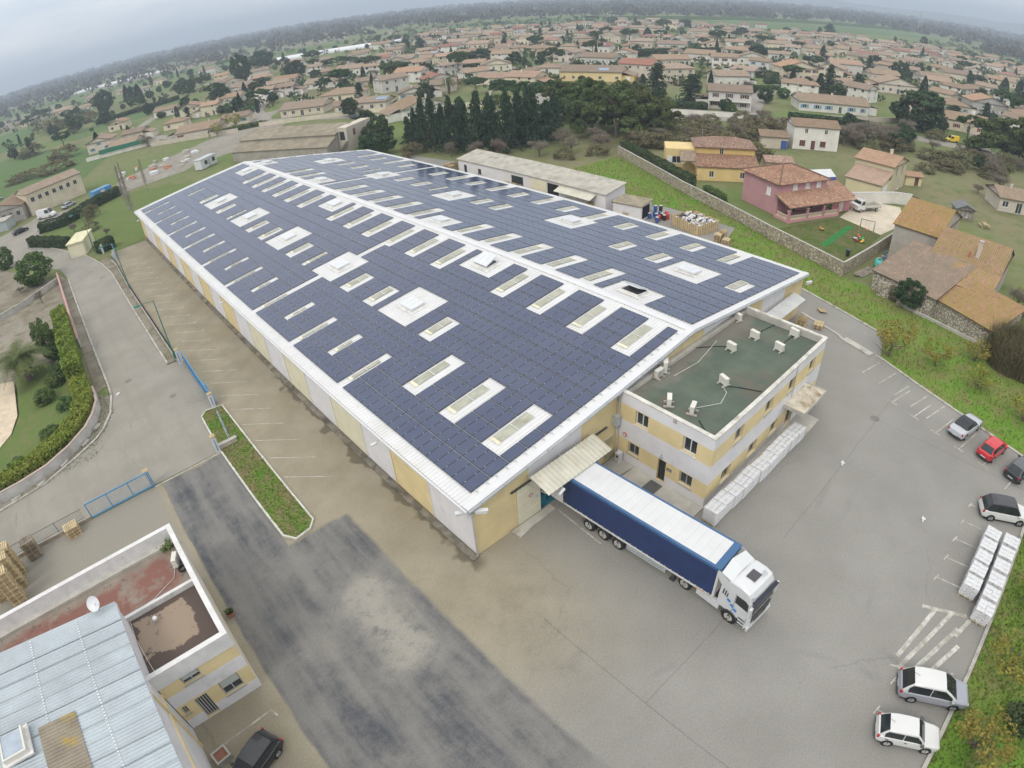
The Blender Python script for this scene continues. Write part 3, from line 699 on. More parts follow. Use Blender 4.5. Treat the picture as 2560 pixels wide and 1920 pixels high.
tag(rest.build('solar_array', M_solar, roof), kind='stuff')
tag(clamps.build('panel_clamp', mat('clamp_alu', (.50, .58, .58), .35), roof), kind='stuff')
# mounting rails seen in the gaps between rows and end brackets on the verge
rails = MB()
for side, x0 in (('L', X0L), ('R', X0R)):
    for i in range(13):
        for f_ in (.22, .78):
            x_ = x0 + .04 + i * PITCH + PW * f_; z_ = zroof(x_) + .1
            rails.bar((x_, .22, z_), (x_, .56, z_), .05, .05)
for d, side, i, j, xa, xb, ya, yb in cells:
    for x_ in (xa - .018, xb + .018): rails.bar((x_, ya - .01, zroof(x_) + .085), (x_, yb + .02, zroof(x_) + .085), .02, .03)
tag(rails.build('mounting_rail', M_galv, roof), kind='stuff')
# ---- skylights and smoke vents
M_sky1 = mat('skylight_grp', (.36, .36, .29), .5, .12, 1.2, .08, 10, dirt=(.26, .24, .19), dirt_at=(.5, .75))
M_flash = mat('flashing_ivory', (.66, .63, .46), .6)
def skylight(x0, x1, y0, y1, dark=False):
    mb = MB(); n_ = max(3, int((y1 - y0) / .16)); dy = (y1 - y0) / n_
    for k in range(n_):
        h0 = .055 if k % 2 else .085; h1 = .085 if k % 2 else .055
        mb.quad((x0, y0 + k * dy, zroof(x0) + h0), (x1, y0 + k * dy, zroof(x1) + h0), (x1, y0 + (k + 1) * dy, zroof(x1) + h1), (x0, y0 + (k + 1) * dy, zroof(x0) + h1))
    o = mb.build('skylight', M_sky1, roof)
    lo = x0 if x0 < RX else x1
    mb = MB(); a = lo - .28 if x0 < RX else lo
    za, zb = zroof(a) + .09, zroof(a + .28) + .09
    mb.quad((a, y0 - .05, za), (a + .28, y0 - .05, zb), (a + .28, y1 + .05, zb), (a, y1 + .05, za)); mb.build('flashing', M_flash, o)
    xm = (x0 + x1) / 2
    mb = MB(); mb.bar((xm, y0 - .04, zroof(xm) + .10), (xm, y1 + .04, zroof(xm) + .10), .06, .03); mb.build('lap_joint', M_sheet, o)
def smoke_vent(x0, x1, y0, y1, open_=0):
    xm, ym = (x0 + x1) / 2, (y0 + y1) / 2
    mb = MB(); hx, hy = .75, 1.0
    zb = lambda x: zroof(x) + .03
    c = [(xm - hx, ym - hy), (xm + hx, ym - hy), (xm + hx, ym + hy), (xm - hx, ym + hy)]
    for k in range(4):
        (ax, ay), (bx, by) = c[k], c[(k + 1) % 4]
        mb.quad((ax, ay, zb(ax)), (bx, by, zb(bx)), (bx, by, zroof(bx) + .32), (ax, ay, zroof(ax) + .32))
        f_ = 1.35
        mb.quad((xm + (ax - xm) * f_, ym + (ay - ym) * f_, zroof(xm + (ax - xm) * f_) + .06), (xm + (bx - xm) * f_, ym + (by - ym) * f_, zroof(xm + (bx - xm) * f_) + .06), (bx, by, zroof(bx) + .075), (ax, ay, zroof(ax) + .075))
    o = mb.build('smoke_vent', mat('vent_curb', (.66, .65, .62), .6), roof)
    mb = MB(); h = .08
    mb.box(-hx - .06, -hy - .06, 0, hx + .06, hy + .06, h)
    T = Matrix.Translation((xm, ym, zroof(xm) + .325)) @ Matrix.Rotation(-math.atan(SL) if xm < RX else math.atan(SL), 4, 'Y')
    if open_: T = Matrix.Translation((xm, ym, zroof(xm) + .36)) @ Matrix.Translation((-hx if open_ > 0 else hx, 0, 0)) @ Matrix.Rotation(R(-24 if open_ > 0 else 24), 4, 'Y') @ Matrix.Translation((hx if open_ > 0 else -hx, 0, 0))
    for k in range(3): mb.box(-hx, -hy + k * .7, h, hx, -hy + k * .7 + .64, h + .02)
    l_ = obj('lid', mb.mesh('lid', mat('polycarbonate', (.60, .62, .64), .25, .04, 1, .02, 9)), o); l_.matrix_local = T
    if open_:
        mb = MB(); z_ = zroof(xm); mb.quad((xm - hx + .03, ym - hy + .03, z_ + .30), (xm + hx - .03, ym - hy + .03, z_ + .30), (xm + hx - .03, ym + hy - .03, z_ + .30), (xm - hx + .03, ym + hy - .03, z_ + .30)); mb.build('shaft', M_dark, o)
for side, x0, holes in (('L', X0L, holesL), ('R', X0R, holesR)):
    for r0, r1, j0, w_, k in holes:
        xa, xb = x0 + r0 * PITCH, x0 + r1 * PITCH; ya, yb = celly(side, j0), celly(side, j0 + w_)
        if yb > yfar(xb) - .3: continue
        if k == 'V':
            near = side == 'L' and j0 == 20 and r0 == 11; nr = side == 'R' and j0 == 5 and r0 == 0
            smoke_vent(xa, xb, ya, yb, 1 if near else (-1 if nr else 0))
        elif k == 'sky':
            n_ = r1 - r0; L_ = {3: 3.3, 2: 2.7}[n_]; xs = xa + (.95 if side == 'L' else .55)
            yy = (ya + .92, ya + 1.82) if w_ == 2 else (ya + .12, ya + .88)
            skylight(xs, min(xs + L_, xb - .2), *yy)
        else: skylight(xa + (1.3 if r0 == 0 else .9), xb - 1.0, ya + .3, ya + .74)
# cameras and lamp under the eaves
def floodlight(x, y, z, rz, label):
    t = thing('floodlight', label, 'floodlight', (x, y, z), rz)
    mb = MB(); mb.tube([(0, 0, 0), (.35, 0, .12), (.9, 0, .05)], .025, 6); mb.build('bracket', M_galv, t)
    mb = MB(); mb.box(.75, -.12, -.06, 1.25, .12, .06); mb.box(.8, -.09, -.08, 1.2, .09, -.061); mb.build('lamp_head', M_trim, t)
floodlight(-.12, 10.2, 4.75, math.pi, 'small white floodlight on a bracket above the joint of white and yellow panels')
floodlight(-.12, 45.6, 4.75, math.pi, 'small floodlight on a bracket halfway along the long striped wall')
floodlight(-.12, 98.0, 4.75, math.pi, 'small floodlight on a bracket at the far end of the striped wall')
def camera_box(x, y, z, rz, label, group):
    t = thing('security_camera', label, 'camera', (x, y, z), rz, group)
    mb = MB(); mb.box(.15, -.12, -.12, .95, .12, .12); mb.box(.1, -.15, .121, 1.0, .15, .15); mb.build('housing', M_trim, t)
    mb = MB(); mb.bar((0, 0, -.2), (.4, 0, -.125), .07); mb.build('arm', M_galv, t)
    mb = MB(); mb.box(.951, -.09, -.09, .96, .09, .09); mb.build('lens', M_glass, t)
camera_box(-.2, -.2, 4.72, R(150), 'white security camera housing at the building corner aimed along the long wall', None)
camera_box(-.1, -.3, 4.72, R(-40), 'white security camera housing at the building corner aimed at the yard', None)
camera_box(W + .1, -.3, 4.0, R(-20), 'white security camera on the corner post beyond the rear canopy', None)
# canopies on the gable
def canopy(x0, x1, y0, z0, z1, label, mcol, n=17):
    t = thing('canopy', label, 'canopy')
    mb = MB(); dx = (x1 - x0) / (n * 2)
    for k in range(n * 2):
        a, b = (0, .05) if k % 2 == 0 else (.05, 0)
        mb.quad((x0 + k * dx, y0, z0 + a), (x0 + (k + 1) * dx, y0, z0 + b), (x0 + (k + 1) * dx, -.46, z1 + b), (x0 + k * dx, -.46, z1 + a))
    mb.build('corrugated_sheet', mcol, t)
    mb = MB(); mb.bar((x0, y0 + .1, z0 - .06), (x1, y0 + .1, z0 - .06), .08); mb.bar((x0, -.5, z1 - .06), (x1, -.5, z1 - .06), .08)
    for k in range(5):
        x_ = x0 + .1 + (x1 - x0 - .2) * k / 4; mb.bar((x_, -.03, z1 - .2), (x_, y0 + .1, z0 - .08), .06); mb.bar((x_, -.03, z0 - .6), (x_, y0 + .2, z0 - .1), .05)
    mb.build('frame', M_galv, t); return t
c1 = canopy(4.8, 11.25, -2.3, 4.1, 4.55, 'corrugated grey canopy over the loading dock, above the parked lorry', mat('old_sheet', (.52, .50, .42), .6, .10, .7, .08, 8, dirt=(.42, .38, .28), dirt_at=(.5, .7)))
mb = MB(); mb.tube([(5.6, -2.45, 3.7), (6.2, -2.3, 3.72)], [.10, .14], 10); mb.build('lamp', M_trim, c1)
canopy(37.6, 44.5, -1.9, 3.75, 4.15, 'corrugated grey canopy beyond the office block, above stacked pallets', mat('zinc_sheet', (.47, .48, .47), .5, .08, .7, .06, 8))
# ------------------------------------------------------------------ windows shared by all buildings
M_frame_w = mat('window_white', (.66, .66, .64), .5, .03)
M_alu = mat('window_grey', (.36, .36, .35), .5, .05)
WCACHE = {}
def window(parent, T, w, h, depth=.2, frame=M_frame_w, bars=1, sill=True, shutter=None, glass=M_glass, name='window'):
    """window set back in a wall hole; local x along wall, -y outwards, origin at the hole's lower left corner"""
    key = (round(w, 2), round(h, 2), round(depth, 2), frame.name, bars, sill, shutter.name if shutter else '', glass.name)
    if key not in WCACHE:
        f = MB(); t = .07; y0, y1 = depth - .09, depth - .02
        f.box(0, y0, 0, t, y1, h); f.box(w - t, y0, 0, w, y1, h); f.box(t, y0, 0, w - t, y1, t); f.box(t, y0, h - t, w - t, y1, h)
        for k in range(bars): x = w * (k + 1) / (bars + 1); f.box(x - t / 2, y0 + .005, t, x + t / 2, y1, h - t)
        if sill: f.box(-.08, -.08, -.07, w + .08, y0 - .002, -.003)
        g = MB(); g.quad((0, y1 - .01, 0), (w, y1 - .01, 0), (w, y1 - .01, h), (0, y1 - .01, h))
        s = None
        if shutter:
            s = MB(); sw = w * .5; s.box(0, -.07, 0, sw, -.012, h)
            for k in range(1, 6): s.box(.04, -.085, h * k / 6 - .02, sw - .04, -.071, h * k / 6 + .02)
            s = s.mesh('shutter', shutter)
        WCACHE[key] = (f.mesh('frame', frame), g.mesh('pane', glass), s)
    f, g, s = WCACHE[key]
    o = obj(name, f, parent, T)
    obj('pane', g, o)
    if s:
        obj('shutter', s, o, Matrix.Translation((-w * .5 - .02, 0, 0))); obj('shutter', s, o, Matrix.Translation((w + .02, 0, 0)))
    return o
def T_face(p, ang): return Matrix.Translation(p) @ Matrix.Rotation(ang, 4, 'Z')
# faces: wall running along +x facing -y => ang 0 ; facing +x => ang 90 ; facing +y => 180 ; facing -x => -90 (270)

# ------------------------------------------------------------------ office block
OX0, OX1, OY, OH = 14.52, 33.15, -8.64, 6.6
off_ = thing('office_block', 'two-storey flat-roofed office with yellow and white bands and green roof felt', 'office')
bands = [(0, 0), (.92, 1), (2.35, 0), (4.12, 1), (5.62, 0)]
mb = MB()
# west face seen from the dock: local x runs from y=0 towards OY
wl = [(1.75, 4.25, 2.95, 5.55), (6.1, 4.25, 7.3, 5.62), (1.25, 1.1, 2.35, 2.25), (6.2, 1.1, 7.35, 2.3), (4.2, .14, 4.95, 2.3)]
wallgrid(mb, T_face((OX0, 0, 0), R(-90)), -OY, OH, wl, .28, bands)
fr = []
for k, x in enumerate((3.0, 7.6, 11.6, 15.6)): fr.append((x, 4.28, x + 1.25, 5.62))
for x in (2.05, 6.0, 9.6): fr.append((x, 1.0, x + 1.35, 2.3))
fr.append((12.6, .15, 14.0, 2.3)); fr.append((15.8, 1.0, 17.0, 2.3))
wallgrid(mb, T_face((OX0, OY, 0), 0), OX1 - OX0, OH, fr, .3, bands)
wallgrid(mb, T_face((OX1, OY, 0), R(90)), -OY, OH, (), .2, bands)
mb.build('wall', [M_white, M_yellow], off_)
for i, h in enumerate(wl):
    T = T_face((OX0, 0, 0), R(-90)) @ Matrix.Translation((h[0], 0, h[1]))
    if i == 4:
        d = window(off_, T, h[2] - h[0], h[3] - h[1], .28, M_dark, 3, False, name='door')
    else: window(off_, T, h[2] - h[0], h[3] - h[1], .28, M_frame_w if i < 2 else M_alu, 1)
for i, h in enumerate(fr): window(off_, T_face((OX0, OY, 0), 0) @ Matrix.Translation((h[0], 0, h[1])), h[2] - h[0], h[3] - h[1], .3, M_alu, 1, i != 7, name='door' if i == 7 else 'window')
mb = MB()      # parapet coping
for (a, b, c, d) in [(OX0 - .06, OY - .06, OX1 + .06, OY + .28), (OX0 - .06, OY + .281, OX0 + .28, -.05), (OX1 - .28, OY + .281, OX1 + .06, -.05)]: mb.box(a, b, OH + .002, c, d, OH + .12)
mb.build('parapet', mat('stained_coping', (.58, .56, .51), .85, .12, 1.2, .1, 12, dirt=(.32, .30, .26), dirt_at=(.5, .68)), off_)
def m_felt():
    m, nt, bs = _nodes('roof_felt'); P = pos(nt); x, y = ground_common(nt, P)
    c = mixc(nt, rampf(nt, noise(nt, P, .5, 5, .6), .4, .62), (.075, .098, .075), (.10, .125, .092))
    c = mixc(nt, rampf(nt, noise(nt, P, .28, 6, .7), .50, .62), c, (.115, .105, .08))
    edge = maprange(nt, mth(nt, 'ADD', y, mth(nt, 'MULTIPLY', mth(nt, 'SUBTRACT', noise(nt, P, .6, 4), .5), 4)), -2.6, -.8)
    c = mixc(nt, mth(nt, 'MULTIPLY', edge, .85), c, (.165, .155, .13))
    seam = boxmask(nt, mth(nt, 'FRACT', x), y, .02, .04, -20, 20, .01)
    c = mixc(nt, mth(nt, 'MULTIPLY', seam, .5), c, (.045, .06, .05))
    nt.links.new(c, bs.inputs['Base Color']); bs.inputs['Roughness'].default_value = .9
    return m
mb = MB(); mb.quad((OX0 + .28, OY + .28, OH - .55), (OX1 - .28, OY + .28, OH - .55), (OX1 - .28, -.01, OH - .55), (OX0 + .28, -.01, OH - .55)); mb.build('roof', m_felt(), off_)
mb = MB(); z_ = OH - .55
mb.box(OX0 + .281, OY + .281, z_, OX0 + .30, -.02, OH); mb.box(OX0 + .301, OY + .281, z_, OX1 - .30, OY + .30, OH); mb.box(OX1 - .30, OY + .301, z_, OX1 - .281, -.02, OH); mb.box(OX0 + .301, -.5, z_, OX1 - .301, -.02, z_ + .3)
mb.build('parapet_upstand', mat('grey_upstand', (.42, .40, .36), .9, .15, 1, .1, 10), off_)
for (a, b) in [((15.2, -7.9), (16.2, -6.2)), ((22.5, -7.9), (21.2, -5.3)), ((27.0, -3.0), (24.2, -.4)), ((29.2, -5.9), (32.6, -5.9)), ((29.4, -3.3), (32.8, -3.6))]: mb = MB(); mb.tube([(a[0], a[1], z_ + .05), ((a[0] + b[0]) / 2, (a[1] + b[1]) / 2 + .15, z_ + .05), (b[0], b[1], z_ + .05)], .035, 5); mb.build('cable', M_black, off_)
mb = MB(); mb.tube([(17.2, -5.2, z_ + .04), (19.0, -6.3, z_ + .04), (20.5, -5.9, z_ + .04), (21.0, -5.2, z_ + .04)], .03, 5); mb.tube([(19.5, -1.6, z_ + .06), (22.5, -1.9, z_ + .06), (26.5, -1.2, z_ + .06)], .03, 5); mb.build('conduit', mat('pvc', (.55, .54, .5), .6), off_)
mb = MB()
for x in (17.9,): mb.box(OX0 - .14, -5.4, OH - .25, OX0 - .061, -5.15, OH + .13)
mb.build('overflow', M_conc, off_); mb = MB(); mb.tube([(27.2, OY - .05, 6.5), (27.2, OY - .05, 3.4)], .03, 5); mb.build('rainwater_pipe', M_conc, off_)
oc = thing('concrete_canopy', 'mossy concrete slab canopy over the office entrance facing the parking bays', 'canopy')
mb = MB(); mb.box(26, -10.55, 3.1, 30.3, OY - .002, 3.32); mb.build('slab', mat('mossy_concrete', (.55, .50, .41), .9, .15, 1.2, .15, 10, dirt=(.27, .21, .13), dirt_at=(.47, .62)), oc)
mb = MB(); mb.box(25.93, -10.62, 3.05, 30.37, -10.551, 3.40); mb.box(25.93, -10.55, 3.05, 25.999, OY - .002, 3.40); mb.box(30.301, -10.55, 3.05, 30.37, OY - .002, 3.40); mb.build('fascia', M_conc, oc)
# air conditioning units on the flat roof
def ac_unit(x, y, rz, z, label, tall=1.0):
    t = thing('air_conditioner', label, 'air conditioner', (x, y, z), rz, 'air conditioners on the office roof')
    mb = MB(); mb.box(-.42, -.16, .12, .42, .16, .12 + .62 * tall); mb.box(-.44, -.18, .121 + .62 * tall, .44, .18, .15 + .62 * tall); mb.build('casing', mat('ac_ivory', (.62, .60, .54), .5, .05), t)
    mb = MB(); mb.tube([(-.1, -.19, .12 + .31 * tall), (-.1, -.162, .12 + .31 * tall)], .24, 16); mb.build('fan_grille', mat('grille', (.34, .34, .33), .6), t)
    for k in range(6): MB().box(.2, -.18, .2 + k * .08 * tall, .38, -.161, .23 + k * .08 * tall).build('slat', MATS['grille'], t)
    for q in (-.31, .31): mb = MB(); mb.box(q - .05, -.4, 0, q + .05, .4, .12); mb.build('foot', M_conc, t)
zac = OH - .55
for x, y, a, l, tl in [(18.6, -.75, 0, 'ivory air conditioner with side hose, standing by the solar roof edge', 1), (19.6, -.65, R(35), 'taller ivory air conditioner paired with another by the solar roof edge', 1.5), (31.1, -.6, R(70), 'air conditioner alone in the roof corner against the solar roof', 1), (29.3, -3.4, R(80), 'air conditioner at the end of a black cable mid office roof', 1), (26.1, -2.9, R(80), 'air conditioner beside the grey conduit mid office roof', 1),
                       (21.3, -5.1, R(70), 'air conditioner with a pale hose curling away on green felt', 1), (16.2, -3.5, R(35), 'air conditioner on brownish felt near the dock-side parapet', 1.05), (16.6, -5.35, R(20), 'air conditioner with black cable running to the parapet corner', 1.05), (32.2, -5.9, R(80), 'air conditioner against the parapet with a drain box', 1), (29.0, -6.0, R(80), 'air conditioner linked by cable to the one at the parapet', 1)]:
    ac_unit(x, y, a, zac, l, tl)
# small things at the office wall
t = thing('gas_meter_box', 'white meter box at the foot of the office wall by the dock', 'meter box', (14.1, -.75, .12)); mb = MB(); mb.box(-.25, -.2, 0, .25, .2, .95); mb.build('cabinet', M_trim, t); mb = MB(); mb.box(-.26, -.1, .5, -.251, .1, .75); mb.build('dial_window', M_glass, t)
mb = MB(); mb.box(12.95, -5.1, .115, 14.2, -4.0, .14); tag(mb.build('doormat', mat('mat_grey', (.10, .10, .10), .95)), 'dark rubber doormat in front of the barred office door', 'doormat')
t = thing('round_sign', 'red ringed white prohibition sign on the office wall near the dock', 'sign', (OX0 - .02, -.9, 2.75)); mb = MB(); mb.tube([(-.04, 0, 0), (0, 0, 0)], .2, 16); mb.build('ring', MATS['sign_red'], t); mb = MB(); mb.tube([(-.05, 0, 0), (-.041, 0, 0)], .13, 16); mb.build('face', M_trim, t)
t = thing('wall_plaque', 'small dark plaque beside the barred office door', 'plaque', (OX0 - .01, -5.3, 1.75)); mb = MB(); mb.box(-.03, -.22, -.12, 0, .22, .12); mb.build('plate', M_dark, t); mb = MB(); mb.box(-.036, -.18, .02, -.031, .18, .05); mb.box(-.036, -.18, -.05, -.031, .12, -.02); mb.build('lettering', M_trim, t)
t = thing('wall_lamp', 'round grey bulkhead lamp above the barred office door', 'lamp', (OX0, -4.5, 2.62)); mb = MB(); mb.tube([(-.12, 0, 0), (0, 0, 0)], [.1, .14], 12); mb.build('globe', M_galv, t); mb = MB(); mb.tube([(-.02, 0, .1), (-.02, 0, .22)], .03, 6); mb.build('bracket', M_dark, t)

# ------------------------------------------------------------------ neighbouring workshop (flat block and metal shed)
nb = thing('flat_roof_annex', 'flat-roofed yellow and white annex with peeling red roof felt', 'building')
BX0, BX1, BY0, BY1, BH = -46, -16.6, 1.0, 11.9, 5.85
bands2 = [(0, 0), (.95, 1), (2.5, 0), (3.65, 1), (5.1, 0)]
mb = MB(); w0 = -21.55
wf = [(1.35, 3.85, 2.5, 5.05), (2.85, .98, 4.15, 2.45), (1.15, .08, 2.0, 2.32), (.25, 1.5, .6, 2.3)]
wallgrid(mb, T_face((w0, BY0, 0), 0), BX1 - w0, BH, wf, .22, bands2)
wallgrid(mb, T_face((BX1, BY0, 0), R(90)), BY1 - BY0, BH, (), .2, bands2)
wallgrid(mb, T_face((BX1, BY1, 0), R(180)), BX1 - BX0, BH, (), .2, bands2)
mb.build('wall', [M_white, M_yellow], nb)
M_shut = mat('roller_slats', (.44, .47, .44), .6, .05)
for i, h in enumerate(wf):
    T = T_face((w0, BY0, 0), 0) @ Matrix.Translation((h[0], 0, h[1])); w_, h_ = h[2] - h[0], h[3] - h[1]
    o = window(nb, T, w_, h_, .22, M_alu, 4 if i == 2 else 1, i in (0, 1, 3), name='door' if i == 2 else 'window')
    if i in (0, 1):
        m1 = MB(); f_ = .75 if i == 0 else .55
        for k in range(int(h_ * f_ / .09)): m1.box(.06, .06, h_ - .09 * (k + 1), w_ - .06, .085, h_ - .09 * k - .012)
        obj('roller_blind', m1.mesh('roller_blind', M_shut), o)
def m_redfelt():
    m, nt, bs = _nodes('old_red_felt'); P = pos(nt); x, y = ground_common(nt, P)
    wob = mth(nt, 'MULTIPLY', mth(nt, 'SUBTRACT', noise(nt, P, .5, 5, .7), .5), 2.2)
    c = mixc(nt, rampf(nt, noise(nt, P, .35, 6, .7), .4, .6), (.19, .16, .13), (.25, .215, .175))
    red = mth(nt, 'MULTIPLY', boxmask(nt, mth(nt, 'ADD', x, wob), mth(nt, 'ADD', y, wob), -40, -17.6, 7.4, 10.6, .6), rampf(nt, noise(nt, P, .7, 5, .6), .36, .5))
    c = mixc(nt, red, c, (.19, .085, .065))
    bare = boxmask(nt, mth(nt, 'ADD', x, wob), mth(nt, 'ADD', y, wob), -21.6, -17.9, 3.2, 6.4, .05)
    inner = boxmask(nt, x, y, -40, -16, 1.2, 6.8, .02)
    c = mixc(nt, inner, c, mixc(nt, bare, (.085, .06, .05), (.27, .205, .15)))
    c = mixc(nt, rampf(nt, noise(nt, P, 1.1, 5, .75), .60, .66), c, (.07, .055, .05))
    nt.links.new(c, bs.inputs['Base Color']); bs.inputs['Roughness'].default_value = .85
    return m
M_rf = m_redfelt()
mb = MB(); mb.quad((BX0, BY0 + .3, 4.75), (BX1 - .3, BY0 + .3, 4.75), (BX1 - .3, BY1 - .3, 4.75), (BX0, BY1 - .3, 4.75)); mb.build('roof', M_rf, nb)
mb = MB()
mb.box(BX0, BY1 - .3, 4.7, BX1 + .04, BY1 + .04, BH + .06); mb.box(BX1 - .3, BY0 - .04, 4.7, BX1 + .041, BY1 - .301, BH + .061); mb.box(w0 - .3, BY0 - .041, 4.7, BX1 - .301, BY0 + .3, BH + .062); mb.box(-22.2, 6.75, 4.7, BX1 - .301, 6.98, 5.15)
mb.build('parapet', mat('pale_coping', (.62, .61, .60), .85, .08, 1.2, .08, 12, dirt=(.42, .40, .37), dirt_at=(.58, .75)), nb)
mb = MB(); mb.box(BX0, BY1 - .75, 4.751, BX1 - .301, BY1 - .301, 4.95); mb.build('parapet_upstand', MATS['grey_upstand'], nb)
mb = MB(); mb.tube([(-17.2, 11.0, 4.8), (-17.4, 9.4, 4.8), (-17.9, 8.2, 4.8), (-19.6, 7.4, 4.8), (-21.5, 7.1, 4.85), (-21.6, 5.2, 4.8), (-21.3, 2.2, 4.8)], .022, 5); mb.build('hose', MATS['pvc'], nb)
t = thing('air_conditioner', 'white air conditioner on the red felt roof by the pale parapet', 'air conditioner', (-17.3, 9.2, 4.76), R(65))
mb = MB(); mb.box(-.42, -.16, .12, .42, .16, .78); mb.build('casing', MATS['ac_ivory'], t); mb = MB(); mb.tube([(-.08, -.19, .45), (-.08, -.162, .45)], .25, 16); mb.build('fan_grille', MATS['grille'], t); [MB().box(q - .05, -.3, 0, q + .05, .3, .12).build('foot', M_conc, t) for q in (-.31, .31)]
t = thing('hose_coil', 'coil of black hose lying beside the white air conditioner', 'hose', (-17.15, 8.45, 4.76)); mb = MB(); mb.tube([(.28 * math.cos(a * .5), .28 * math.sin(a * .5), .04 + .012 * a * .5) for a in range(40)], .03, 5); mb.build('coil', M_black, t); mb = MB(); mb.tube([(.28, 0, .05), (.5, .2, .04)], .035, 5); mb.build('nozzle', M_dark, t)
t = thing('roof_weeds', 'clump of green weeds in the roof corner behind the parapet', 'plant', (-17.35, 11.1, 4.76)); WEED = t
t = thing('vent_cap', 'small white vent cap on a stalk on bare roof screed', 'vent', (-20.0, 5.6, 4.76)); mb = MB(); mb.tube([(0, 0, 0), (0, 0, .35)], .05, 8); mb.build('stalk', M_galv, t); mb = MB(); mb.tube([(0, 0, .33), (0, 0, .42)], [.17, .13], 12); mb.build('cap', M_trim, t)
# metal shed
ms_ = thing('metal_shed', 'workshop with bright ribbed metal roof beside the peeling flat roof', 'workshop')
EX, EZ = -21.75, 6.9; RXM, RZ = -34.0, 8.35; SY0, SY1 = -34, 6.6
zm = lambda x: EZ + (EX - x) * (RZ - EZ) / (EX - RXM)
mb = MB(); y = SY0; k = 0; pr = .21
while y < SY1:
    a, b = (0, .05) if k % 2 == 0 else (.05, 0)
    mb.quad((RXM, y, RZ + a), (EX + .25, y, zm(EX + .25) + a), (EX + .25, y + pr / 2, zm(EX + .25) + b), (RXM, y + pr / 2, RZ + b)); y += pr / 2; k += 1
M_zinc = mat('bright_zinc', (.40, .445, .475), .38, .08, .5, .05, 8, metal=.15, dirt=(.33, .365, .39), dirt_at=(.5, .7))
mroof = mb.build('roof', M_zinc, ms_)
mb = MB()
for x in (-24.0, -26.9, -29.6, -32.3):
    for k in range(int((SY1 - SY0) / .21)): mb.box(x - .05, SY0 + k * .21 + .04, zm(x) + .045, x + .05, SY0 + k * .21 + .11, zm(x) + .075)
tag(mb.build('lap_screw', mat('screw_white', (.66, .69, .70), .4), mroof), kind='stuff')
mb = MB()
for k in range(int((SY1 - SY0) / 1.0)): mb.bar((RXM, SY0 + k * 1.0 + .07, RZ + .055), (EX + .25, SY0 + k * 1.0 + .07, zm(EX + .25) + .055), .07, .035)
mb.build('sheet_lap', mat('lap_grey', (.33, .37, .39), .5), mroof)  # lap strips in a darker grey than the sheets
mb = MB(); mb.box(EX + .1, SY0, zm(EX) - .28, EX + .28, SY1, zm(EX) - .12); mb.build('gutter', M_trim, mroof)
mb = MB()
mb.quad((-21.6, SY0, 0), (-21.6, BY0 + .0, 0), (-21.6, BY0 + .0, EZ - .1), (-21.6, SY0, EZ - .1)); mb.quad((-21.62, BY0, 4.7), (-21.62, SY1, 4.7), (-21.62, SY1, EZ - .05), (-21.62, BY0, EZ - .05)); mb.quad((EX + .1, SY1 - .1, 0), (RXM, SY1 - .1, 0), (RXM, SY1 - .1, RZ - .02), (EX + .1, SY1 - .1, EZ - .05))
mb.build('wall', M_white, ms_)
mb = MB(); mb.box(-21.60, SY0, 4.2, -21.5, .95, 4.4); mb.box(-21.60, -.5, 0, -21.48, -.35, 6.6); mb.build('wall_band', M_yellow, ms_)
mb = MB(); z_ = .085; mb.quad((-27.5, -6.2, zm(-27.5) + z_), (-25.4, -6.2, zm(-25.4) + z_), (-25.4, .4, zm(-25.4) + z_), (-27.5, .4, zm(-27.5) + z_))
for k in range(31): mb.bar((-27.5, -6.1 + k * .21, zm(-27.5) + z_ + .01), (-25.4, -6.1 + k * .21, zm(-25.4) + z_ + .01), .07, .03)
mb.build('translucent_sheet', mat('grp_brown', (.25, .215, .165), .7, .15, .8, .15, 9, dirt=(.36, .26, .07), dirt_at=(.63, .72)), mroof)
mb = MB(); mb.box(-29.7, -1.1, zm(-29.7) - .0, -27.9, .8, zm(-29.7) + .12); hb = mb.build('roof_hatch', mat('hatch_pale', (.62, .60, .58), .6), mroof)
mb = MB(); mb.box(-29.4, -.85, zm(-29.7) + .12, -28.2, .5, zm(-29.7) + .42); mb.build('hatch_glass', mat('hatch_glass', (.34, .39, .45), .15), hb)
mb = MB(); mb.box(-29.5, -.95, zm(-29.7) + .121, -29.401, .6, zm(-29.7) + .46); mb.box(-28.199, -.95, zm(-29.7) + .121, -28.1, .6, zm(-29.7) + .46); mb.box(-29.4, -.95, zm(-29.7) + .121, -28.2, -.851, zm(-29.7) + .46); mb.build('hatch_frame', mat('ac_ivory', (.6, .6, .55)), hb)
t = thing('satellite_dish', 'white satellite dish at the corner of the bright metal roof', 'satellite dish', (-22.5, 6.45, 6.95))
mb = MB(); pts = [(.0, 0), (.18, .02), (.34, .07), (.46, .14)]
for k in range(18):
    a, b = k * math.tau / 18, (k + 1) * math.tau / 18
    for (r0, z0), (r1, z1) in zip(pts, pts[1:]): mb.quad((r0 * math.cos(a), r0 * math.sin(a), z0), (r1 * math.cos(a), r1 * math.sin(a), z1), (r1 * math.cos(b), r1 * math.sin(b), z1), (r0 * math.cos(b), r0 * math.sin(b), z0))
d = mb.build('dish', M_trim, t); d.matrix_local = Matrix.Translation((0, 0, .75)) @ Matrix.Rotation(R(40), 4, 'X') @ Matrix.Rotation(R(-25), 4, 'Y')
mb = MB(); mb.tube([(0, 0, -.2), (0, 0, .75)], .04, 6); mb.tube([(0, 0, .75), (.1, -.55, 1.05)], .02, 5); mb.build('mast', M_galv, t)
t = thing('concrete_planter', 'square concrete planter with dry red soil by the workshop wall', 'planter', (-20.75, -1.85, .004), R(8))
mb = MB()
for a, b, c, d in [(-.5, -.45, .5, -.33), (-.5, .33, .5, .45), (-.5, -.33, -.38, .33), (.38, -.33, .5, .33)]: mb.box(a, b, 0, c, d, .42)
